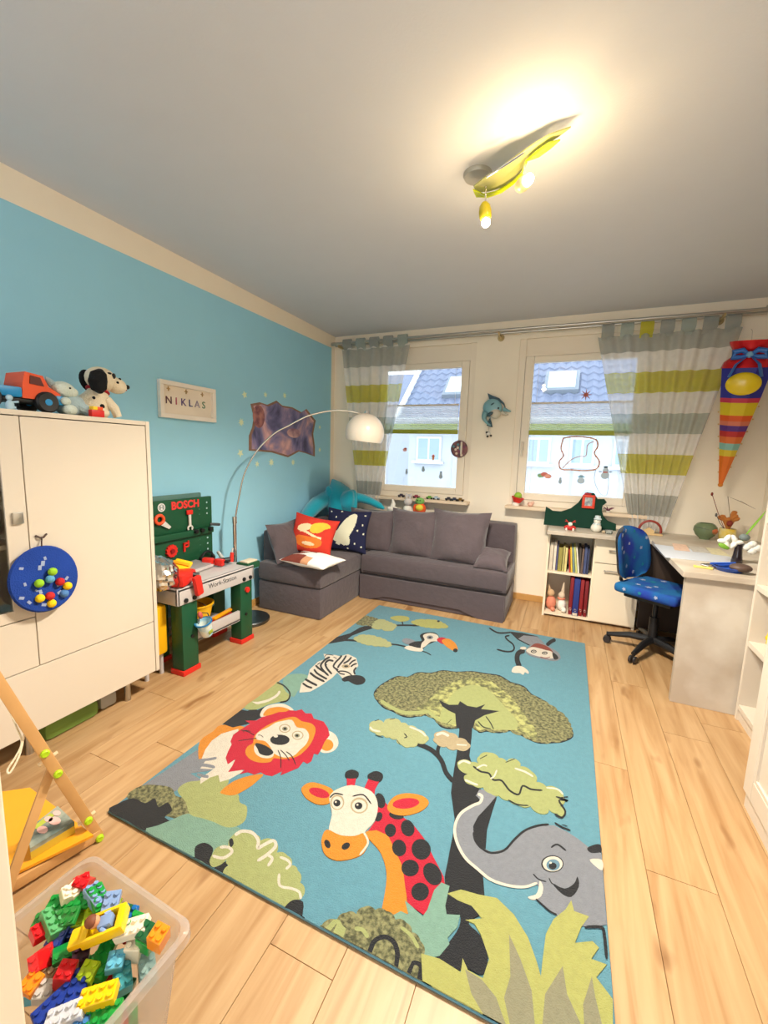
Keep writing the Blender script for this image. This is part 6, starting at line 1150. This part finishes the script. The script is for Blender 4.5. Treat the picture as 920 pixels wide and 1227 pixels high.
motif('lion_motif', [
    ('p', 7, KO, [(-10, 410), (0, 300), (60, 232), (150, 205), (265, 208), (240, 240), (130, 275), (60, 335), (20, 410)]),
    ('p', 7, KC, [(8, 405), (30, 350), (70, 295), (130, 252), (232, 222), (240, 300), (200, 400), (250, 470), (265, 482), (180, 530), (120, 548), (110, 505), (60, 520), (0, 560), (0, 525), (80, 470), (0, 465), (30, 420)], 0),
    ('s', 7, KG, [(-10, 415), (50, 410), (100, 400)], 16), ('s', 7, KG, [(-20, 445), (30, 445), (90, 458)], 20), ('s', 7, KG, [(-20, 500), (20, 512), (50, 515)], 18),
    ('p', 7, KO, [(125, 605), (200, 545), (300, 510), (385, 500), (350, 540), (300, 580), (210, 628), (140, 622)]),
    ('p', 7, KK, [(152, 198), (200, 150), (255, 105), (290, 112), (325, 92), (350, 108), (390, 88), (375, 150), (300, 190), (200, 214)], 0),
    ('p', 7, KC, [(368, 148), (383, 100), (430, 75), (500, 68), (550, 88), (565, 115), (450, 140)]), ('p', 7, KO, [(385, 142), (410, 102), (470, 88), (520, 94), (545, 112), (450, 135)]),
    ('p', 7, KC, [(770, 240), (800, 240), (832, 265), (846, 310), (825, 350), (780, 370), (735, 360), (745, 310)]), ('e', 7, KO, (775, 322, 40, 36)),
    ('p', 7, KR, [(545, 108), (585, 112), (620, 103), (645, 128), (680, 128), (695, 160), (755, 178), (782, 220), (792, 262), (762, 300), (742, 345), (720, 380), (695, 375), (680, 420), (655, 436), (630, 422), (600, 462), (560, 478), (490, 508), (500, 482), (440, 512), (400, 505), (370, 488), (330, 502), (290, 488), (240, 500), (272, 472), (170, 487), (195, 450), (215, 408), (168, 440), (155, 400), (170, 360), (192, 318), (184, 300), (202, 258), (245, 228), (305, 190), (275, 172), (340, 172), (380, 150), (430, 137), (480, 120), (520, 118)], 0),
    ('p', 7, KO, [(520, 157), (580, 150), (620, 175), (680, 190), (706, 225), (690, 285), (660, 335), (610, 382), (560, 402), (500, 408), (450, 402), (430, 425), (370, 430), (308, 412), (275, 370), (290, 330), (322, 310), (330, 268), (370, 228), (430, 190)]),
    ('p', 7, KC, [(500, 175), (560, 168), (590, 212), (640, 222), (666, 262), (650, 312), (610, 352), (570, 388), (510, 398), (452, 374), (440, 352), (400, 300), (350, 290), (338, 268), (360, 240), (420, 210), (460, 185)]),
    ('p', 7, KC, [(328, 340), (345, 318), (440, 350), (450, 378), (432, 400), (380, 400), (340, 376)]), ('p', 7, KK, [(335, 318), (352, 310), (405, 328), (448, 365), (415, 388), (365, 376), (350, 345)]),
    ('e', 7, KK, (487, 290, 60, 32)), ('e', 7, KC, (462, 268, 14, 8)), ('e', 7, KT, (517, 220, 36, 27)), ('e', 7, KC, (517, 220, 29, 21)), ('e', 7, KD, (518, 222, 17, 13)), ('e', 7, KK, (518, 222, 9, 7)), ('e', 7, KT, (596, 262, 36, 28)), ('e', 7, KC, (596, 262, 29, 22)), ('e', 7, KD, (592, 264, 17, 13)), ('e', 7, KK, (592, 264, 9, 7)),
    ('s', 7, KK, [(475, 352), (492, 400), (492, 465)], 6), ('s', 7, KK, [(490, 352), (520, 380), (545, 418)], 6), ('s', 7, KK, [(525, 362), (560, 390), (585, 445)], 6), ('s', 7, KK, [(345, 280), (290, 288), (232, 296)], 5), ('s', 7, KK, [(330, 262), (290, 240), (245, 230)], 5), ('s', 7, KK, [(385, 275), (370, 262), (352, 262)], 4), ('s', 7, KK, [(310, 240), (275, 232), (262, 246)], 4)])
motif('zebra_motif', [
    ('p', 1, KL, [(485, 248), (530, 212), (560, 190), (585, 168), (605, 162), (632, 185), (634, 215), (600, 226), (560, 236), (520, 252)]), ('s', 1, KC, [(520, 232), (560, 222), (590, 205), (600, 190)], 8),
    ('p', 1, KS, [(612, 180), (630, 145), (670, 132), (705, 148), (690, 178), (660, 190), (645, 210)]), ('s', 1, KK, [(597, 162), (620, 178), (634, 200), (625, 222), (600, 228)], 5),
    ('p', 1, KC, [(665, 195), (672, 165), (692, 148), (700, 118), (728, 92), (752, 84), (746, 66), (786, 70), (800, 74), (828, 67), (855, 80), (862, 105), (848, 128), (858, 145), (812, 150), (792, 128), (776, 145), (740, 170), (702, 192)], 0),
    ('p', 5, KK, [(150, 480), (180, 462), (230, 455), (275, 462), (296, 485), (280, 508), (240, 515), (205, 500), (190, 492), (165, 495)])] +
    [('s', 5, KK, P_, w*1.35) for P_, w in (([(150, 335), (138, 352), (112, 378), (100, 405), (130, 425)], 8), ([(178, 335), (160, 365), (135, 395), (125, 412)], 8), ([(210, 345), (190, 368), (160, 385)], 8), ([(236, 362), (215, 372), (195, 392)], 7), ([(243, 385), (222, 392), (205, 405)], 7), ([(240, 408), (225, 430), (232, 452)], 8), ([(130, 432), (160, 432), (190, 440), (212, 458)], 6), ([(112, 418), (140, 445), (170, 452)], 6),
        ([(100, 370), (70, 365), (50, 385), (60, 415), (90, 450)], 9), ([(78, 345), (48, 362), (22, 395), (35, 425), (70, 460)], 9), ([(60, 395), (45, 380)], 7), ([(-10, 395), (10, 415), (50, 440)], 9), ([(-20, 420), (0, 445), (40, 470), (60, 480)], 9), ([(-45, 440), (-10, 468), (45, 496)], 10), ([(-75, 480), (-40, 500), (0, 520)], 10), ([(-90, 505), (-60, 525), (-30, 535)], 9), ([(18, 380), (0, 392)], 8), ([(100, 345), (120, 355)], 7), ([(45, 345), (60, 330), (100, 335)], 3))] + [('e', 5, KT, (175, 402, 26, 12)), ('e', 5, KK, (177, 402, 13, 6))])
motif('leafy_twig', [('s', 5, KK, [(465, 152), (530, 150), (625, 152)], 10), ('s', 5, KK, [(520, 128), (525, 148)], 16), ('p', 5, KY, [(575, 128), (620, 115), (700, 116), (745, 124), (790, 148), (798, 165), (720, 168), (650, 160), (600, 145)], .2), ('e', 5, KK, (742, 126, 8, 6)), ('p', 5, KY, [(446, 104), (490, 92), (555, 98), (562, 118), (520, 128), (480, 122)])])
motif('toucan_branch', [
    ('p', 5, KK, [(75, 252), (140, 226), (200, 200), (260, 165), (290, 155), (340, 155), (346, 166), (285, 185), (215, 212), (185, 234), (250, 240), (250, 250), (170, 246), (75, 264)], 0),
    ('p', 5, KH, [(242, 135), (270, 108), (295, 92), (350, 104), (372, 120), (350, 152), (300, 150), (262, 148)], .25), ('p', 5, KP, [(340, 150), (365, 120), (400, 114), (440, 130), (485, 150), (470, 172), (440, 185), (395, 172), (350, 172)], .25),

    ('p', 5, KP, [(225, 228), (270, 208), (330, 212), (400, 232), (455, 265), (440, 282), (375, 278), (290, 266), (240, 246)], .22), ('s', 5, KK, [(452, 266), (500, 272), (545, 282)], 8)])
motif('twig_tip', [('s', 5, KK, [(640, 308), (670, 318), (697, 333)], 5)])
motif('toucan_motif', [
    ('p', 5, KG, [(518, 245), (540, 230), (580, 238), (610, 258), (580, 272), (540, 262)]), ('p', 5, KK, [(560, 268), (600, 250), (640, 245), (628, 215), (650, 198), (700, 193), (735, 205), (750, 238), (715, 252), (672, 272), (640, 298), (590, 290)]),
    ('p', 5, KC, [(648, 212), (690, 198), (735, 210), (745, 235), (730, 248), (695, 252), (665, 278), (635, 292), (640, 260), (658, 240)]), ('e', 5, KG, (690, 225, 20, 12)), ('e', 5, KK, (690, 225, 9, 6)),
    ('p', 5, KR, [(732, 240), (750, 226), (775, 226), (800, 240), (790, 262), (760, 262)]), ('p', 5, KO, [(762, 245), (800, 232), (840, 255), (860, 290), (855, 312), (830, 305), (790, 280)]), ('e', 5, KK, (846, 304, 14, 11)), ('p', 5, KC, [(533, 290), (560, 276), (610, 288), (645, 292), (640, 310), (580, 306)])])
motif('monkey_motif', [
    ('s', 6, KK, [(150, 130), (200, 160), (250, 165), (300, 160)], 10), ('s', 6, KK, [(290, 182), (262, 190), (275, 212), (310, 240), (322, 270), (305, 290), (260, 292), (203, 278)], 10), ('p', 6, KK, [(288, 155), (380, 165), (480, 188), (520, 230), (545, 258), (420, 248), (345, 210)], 0), ('p', 6, KG, [(385, 182), (480, 190), (510, 218), (548, 256), (430, 248), (350, 205)], 0),
    ('s', 6, KK, [(395, 285), (350, 305), (342, 350), (360, 402)], 34), ('p', 6, KC, [(304, 430), (318, 400), (350, 392), (385, 400), (420, 430), (418, 445), (395, 435), (385, 452), (360, 440), (330, 440)]), ('s', 6, KK, [(545, 250), (575, 225), (606, 210)], 26),
    ('p', 6, KG, [(400, 295), (420, 262), (460, 235), (520, 242), (570, 265), (625, 300), (640, 340), (600, 358), (520, 345), (440, 325)]), ('p', 6, KBr, [(430, 270), (460, 240), (500, 240), (555, 262), (590, 300), (540, 290), (480, 268)]), ('p', 6, KC, [(405, 290), (418, 272), (450, 262), (500, 272), (540, 284), (575, 292), (598, 318), (590, 340), (540, 338), (450, 316)]),
    ('e', 6, KK, (456, 293, 20, 12)), ('e', 6, KC, (457, 294, 12, 7)), ('e', 6, KK, (458, 294, 6, 4)), ('e', 6, KK, (532, 304, 20, 11)), ('e', 6, KC, (532, 305, 12, 6)), ('e', 6, KK, (532, 305, 6, 3.5)), ('p', 6, KK, [(585, 300), (612, 315), (626, 338), (605, 350), (590, 335)]), ('e', 6, KC, (384, 270, 22, 10)), ('s', 6, KBr, [(500, 330), (540, 338), (570, 330)], 5)])
crown = [(28, 172), (45, 142), (80, 118), (120, 100), (155, 104), (195, 86), (245, 88), (290, 78), (340, 84), (400, 82), (450, 90), (500, 98), (540, 122), (590, 138), (620, 168), (652, 184), (692, 205), (722, 228), (752, 250), (772, 288), (778, 322), (740, 342), (700, 346), (655, 348), (620, 338), (590, 322), (540, 300), (500, 308), (450, 302), (420, 306), (400, 280), (345, 290), (310, 292), (280, 282), (258, 256), (220, 240), (180, 248), (140, 246), (100, 226), (60, 208)]
motif('tree_motif', [
    ('p', 3, KK, [(340, 270), (400, 275), (396, 330), (388, 400), (400, 440), (415, 520), (492, 558), (472, 620), (455, 680), (450, 750), (440, 860), (446, 940), (400, 960), (298, 960), (294, 860), (325, 700), (332, 640), (318, 540), (325, 480), (340, 390), (350, 300)], 0),
    ('s', 3, KK, [(330, 500), (300, 465), (280, 415), (240, 375), (178, 350)], 17), ('s', 3, KK, [(270, 408), (268, 375), (282, 345)], 14)] +
    [('p', 3, KK, [(x+(4 if x > 400 else -4), y+(5 if y > 190 else -4)) for x, y in crown]), ('p', 3, KH, crown, .22),
     ('p', 3, KM, [(185, 220), (220, 200), (250, 170), (300, 132), (370, 108), (450, 106), (500, 140), (540, 170), (570, 205), (610, 262), (640, 300), (640, 338), (600, 322), (540, 298), (500, 304), (450, 298), (420, 302), (400, 276), (345, 286), (310, 288), (284, 278), (262, 252), (225, 236)]),
     ('p', 3, KL, [(300, 200), (340, 150), (400, 130), (460, 150), (520, 210), (570, 270), (560, 300), (500, 300), (440, 296), (400, 270), (345, 280), (300, 278), (275, 250)]), ('s', 3, KL, [(50, 190), (90, 215), (140, 236), (190, 236), (235, 232)], 14), ('s', 3, KL, [(230, 230), (270, 262), (320, 275)], 12),
     ('p', 3, KK, [(272, 188), (310, 206), (345, 206), (352, 192), (380, 210), (415, 216), (448, 204), (432, 222), (502, 230), (445, 246), (410, 266), (402, 292), (338, 292), (334, 240), (308, 228), (285, 212)], 0),
     ('s', 3, KK, [(300, 280), (320, 262)], 4), ('s', 3, KK, [(420, 268), (440, 290), (470, 298)], 4), ('s', 3, KK, [(450, 250), (468, 275), (480, 300)], 4)] +
    [('p', 3, KP, [(8, 290), (35, 265), (62, 275), (95, 258), (128, 274), (155, 285), (190, 300), (222, 320), (226, 346), (192, 352), (165, 366), (130, 358), (112, 336), (85, 330), (60, 322), (28, 312)], .25), ('s', 3, KC, [(10, 290), (22, 302), (50, 308)], 7), ('s', 3, KC, [(160, 290), (200, 306), (224, 326)], 7), ('s', 3, KK, [(28, 268), (45, 262)], 5), ('s', 3, KK, [(85, 262), (105, 258)], 5), ('s', 3, KK, [(112, 340), (125, 358)], 5), ('s', 3, KK, [(140, 315), (150, 328), (140, 332)], 4), ('s', 3, KK, [(30, 322), (60, 330)], 4),
     ('p', 3, KT, [(255, 330), (275, 308), (312, 312), (345, 332), (382, 350), (386, 372), (340, 376), (300, 366), (262, 352)], .25), ('s', 3, KC, [(262, 322), (285, 314), (310, 325)], 10), ('s', 3, KC, [(340, 358), (378, 360)], 10)])
motif('elephant_motif', [
    ('p', 3, KG, [(412, 552), (425, 530), (460, 528), (488, 556), (460, 590), (420, 632), (402, 668), (405, 712), (430, 746), (470, 766), (520, 756), (560, 716), (600, 682), (650, 664), (710, 665), (760, 690), (800, 716), (840, 748), (900, 775), (930, 900), (930, 1050), (850, 1052), (770, 1040), (715, 1004), (690, 985), (648, 948), (655, 900), (640, 886), (600, 896), (540, 892), (470, 870), (420, 828), (370, 784), (340, 722), (334, 662), (355, 620), (400, 590), (432, 574), (420, 558)], 0),
    ('s', 3, KC, [(420, 545), (436, 555), (428, 578), (400, 590), (355, 620), (333, 668), (338, 722), (370, 786), (420, 832), (470, 872), (540, 895), (600, 899), (645, 884)], 11), ('s', 3, KK, [(490, 560), (470, 590), (435, 622), (412, 655)], 4),
    ('s', 3, KK, [(404, 690), (410, 722), (432, 750), (470, 770), (520, 760), (560, 718), (600, 684), (650, 666), (690, 662)], 9), ('p', 3, KC, [(655, 876), (668, 900), (660, 935), (632, 948), (610, 938), (640, 928), (650, 905)]), ('p', 3, KK, [(705, 888), (750, 906), (786, 886), (798, 860), (804, 898), (775, 938), (738, 925)]), ('s', 3, KK, [(630, 850), (650, 870), (680, 880)], 5), ('s', 3, KK, [(690, 865), (700, 885), (715, 892)], 4),
    ('e', 3, KK, (703, 812, 43, 33)), ('e', 3, KC, (704, 812, 38, 29)), ('e', 3, KI, (706, 816, 26, 22)), ('e', 3, KK, (704, 820, 15, 13)), ('e', 3, KC, (696, 808, 5, 4)), ('s', 3, KK, [(698, 750), (722, 738), (755, 762)], 7), ('p', 3, KK, [(835, 752), (865, 738), (900, 745), (900, 770), (850, 770)]), ('p', 3, KC, [(845, 795), (900, 800), (900, 838), (868, 822)]), ('s', 3, KK, [(712, 655), (740, 672), (772, 684)], 6), ('s', 3, KK, [(740, 662), (760, 668)], 5),
    ('s', 3, KK, [(640, 945), (690, 990), (720, 1005)], 6), ('s', 2, KK, [(850, 500), (895, 500), (905, 520), (912, 590)], 9)])
motif('leaf_cloud', [
    ('p', 3, KL, [(343, 438), (358, 416), (395, 425), (425, 432), (425, 402), (465, 388), (500, 408), (530, 422), (562, 412), (582, 440), (622, 458), (642, 500), (680, 518), (722, 524), (745, 556), (732, 590), (748, 632), (720, 620), (690, 604), (665, 622), (620, 592), (570, 586), (540, 570), (500, 552), (470, 545), (440, 520), (400, 512), (368, 492), (382, 470)], .2),
    ('s', 3, KK, [(402, 440), (430, 460), (462, 468), (478, 492), (510, 495), (540, 532), (575, 548), (590, 515), (622, 528), (665, 532)], 7), ('s', 3, KK, [(716, 556), (762, 572), (728, 570), (752, 612), (738, 636), (712, 622)], 7), ('s', 3, KK, [(428, 412), (455, 398)], 6), ('s', 3, KK, [(525, 426), (560, 412)], 6), ('s', 3, KK, [(535, 568), (570, 586), (612, 590)], 5), ('s', 3, KK, [(735, 560), (762, 556)], 6),
    ('s', 3, KC, [(346, 432), (365, 420), (392, 430)], 8), ('s', 3, KC, [(370, 492), (400, 505), (420, 512)], 8), ('s', 3, KC, [(560, 448), (600, 462), (630, 480)], 7), ('s', 3, KC, [(468, 488), (482, 478), (492, 455)], 6), ('s', 3, KC, [(680, 522), (722, 528), (744, 548)], 6), ('s', 3, KC, [(415, 448), (440, 436), (455, 440)], 6)])
motif('giraffe_motif', [
    ('p', 2, KO, [(228, 236), (255, 222), (292, 238), (312, 280), (336, 330), (347, 380), (347, 420), (352, 460), (322, 474), (305, 462), (275, 470), (286, 400), (290, 345), (275, 292), (248, 258)]),
    ('p', 2, KR, [(238, 228), (262, 195), (260, 150), (262, 122), (285, 145), (302, 165), (330, 185), (362, 205), (397, 250), (422, 300), (452, 358), (456, 384), (434, 388), (420, 430), (400, 468), (376, 452), (350, 432), (342, 380), (336, 330), (314, 280), (294, 240), (262, 226)], 0)] +
    [('e', 2, KK, P_, a) for P_, a in (((301, 226, 16, 19), 0), ((350, 220, 19, 24), -.3), ((326, 276, 20, 24), -.2), ((388, 280, 27, 30), -.3), ((357, 333, 25, 24), 0), ((420, 350, 24, 34), -.5), ((385, 400, 25, 26), .2), ((318, 184, 21, 11), .2), ((272, 142, 14, 22), -.3), ((268, 188, 10, 14), .4), ((432, 412, 6, 12), .5))] +
    [('p', 2, KO, [(50, 106), (75, 90), (110, 97), (140, 114), (132, 146), (100, 153), (70, 140), (56, 126)]), ('e', 2, KR, (100, 120, 30, 13), .3), ('p', 2, KO, [(292, 160), (310, 132), (345, 121), (390, 128), (410, 148), (386, 172), (340, 184), (305, 178)]), ('e', 2, KR, (345, 150, 38, 15), -.1),
     ('p', 2, KR, [(178, 74), (205, 74), (199, 104), (178, 104)], 0), ('p', 2, KK, [(174, 62), (192, 54), (211, 62), (206, 78), (177, 78)]), ('p', 2, KR, [(240, 78), (272, 84), (258, 108), (256, 126), (226, 110)], 0), ('p', 2, KK, [(238, 68), (260, 58), (280, 68), (272, 88), (242, 82)]),
     ('p', 2, KC, [(130, 128), (150, 110), (190, 98), (230, 107), (256, 125), (266, 160), (256, 200), (232, 226), (215, 248), (170, 246), (132, 232), (128, 216), (136, 180), (130, 150)]),
     ('p', 2, KO, [(108, 245), (122, 224), (160, 240), (200, 242), (228, 234), (236, 260), (226, 290), (192, 306), (150, 311), (118, 296), (107, 268)]), ('s', 2, KC, [(226, 232), (238, 262), (214, 296)], 6), ('e', 2, KK, (123, 265, 8, 13), -.4), ('e', 2, KK, (175, 271, 13, 9), -.6),
     ('e', 2, KT, (151, 147, 20, 22)), ('e', 2, KC, (151, 148, 16, 18)), ('e', 2, KK, (150, 149, 10, 10)), ('e', 2, KC, (147, 146, 3, 3)), ('e', 2, KT, (213, 156, 25, 23)), ('e', 2, KC, (213, 157, 20, 18)), ('e', 2, KK, (211, 157, 11, 10)), ('e', 2, KC, (208, 154, 3, 3)), ('s', 2, KK, [(130, 134), (145, 122), (168, 126)], 4), ('s', 2, KK, [(194, 130), (225, 126), (247, 152)], 4)])
motif('grass_motif', [
    ('p', 2, KK, [(450, 475), (460, 425), (500, 415), (555, 430), (590, 450), (545, 470), (522, 490), (556, 525), (577, 590), (562, 634), (520, 618), (480, 620), (430, 585), (465, 545), (495, 500), (495, 462)]),
    ('p', 2, KS, [(352, 465), (342, 425), (360, 440), (392, 470), (405, 452), (425, 395), (445, 374), (468, 384), (456, 440), (460, 464), (498, 466), (490, 500), (462, 530), (468, 548), (440, 582), (400, 590), (380, 535), (356, 505), (330, 485), (302, 470), (330, 455)], 0),
    ('p', 2, KH, [(98, 503), (112, 484), (150, 480), (175, 460), (205, 464), (225, 444), (258, 452), (290, 455), (315, 480), (346, 488), (362, 515), (386, 540), (396, 580), (412, 604), (410, 640), (412, 690), (370, 690), (230, 620), (170, 580), (110, 540)], .2), ('s', 2, KL, [(112, 492), (150, 484), (160, 498), (175, 512)], 12), ('s', 2, KL, [(200, 505), (222, 508), (238, 530)], 12), ('s', 2, KL, [(330, 500), (360, 525), (380, 560)], 10),
    ('s', 2, KK, [(245, 592), (252, 545), (285, 528), (315, 550), (325, 608), (330, 640)], 14), ('s', 2, KK, [(350, 630), (365, 602), (388, 612), (392, 655), (405, 672)], 13),
    ('p', 2, KY, [(462, 405), (500, 394), (550, 408), (602, 418), (650, 465), (690, 530), (715, 600), (726, 640), (730, 600), (740, 520), (762, 478), (796, 450), (812, 424), (820, 455), (862, 470), (840, 500), (822, 545), (872, 540), (890, 558), (868, 590), (912, 606), (882, 642), (930, 705), (930, 840), (700, 840), (500, 760), (405, 690), (395, 640), (388, 575), (440, 590), (500, 628), (505, 588), (520, 622), (562, 645), (580, 590), (556, 520), (538, 490), (512, 480), (560, 476), (530, 440), (492, 425)], 0),
    ('p', 2, KD, [(636, 520), (668, 590), (700, 680), (716, 800), (640, 800), (622, 700), (640, 640)], 0), ('p', 2, KD, [(728, 800), (738, 690), (788, 610), (800, 690), (850, 800)], 0), ('p', 2, KD, [(512, 620), (560, 650), (600, 700), (628, 790), (560, 760), (530, 690)], 0), ('p', 2, KD, [(870, 640), (880, 700), (905, 800), (850, 800), (845, 720)], 0)])
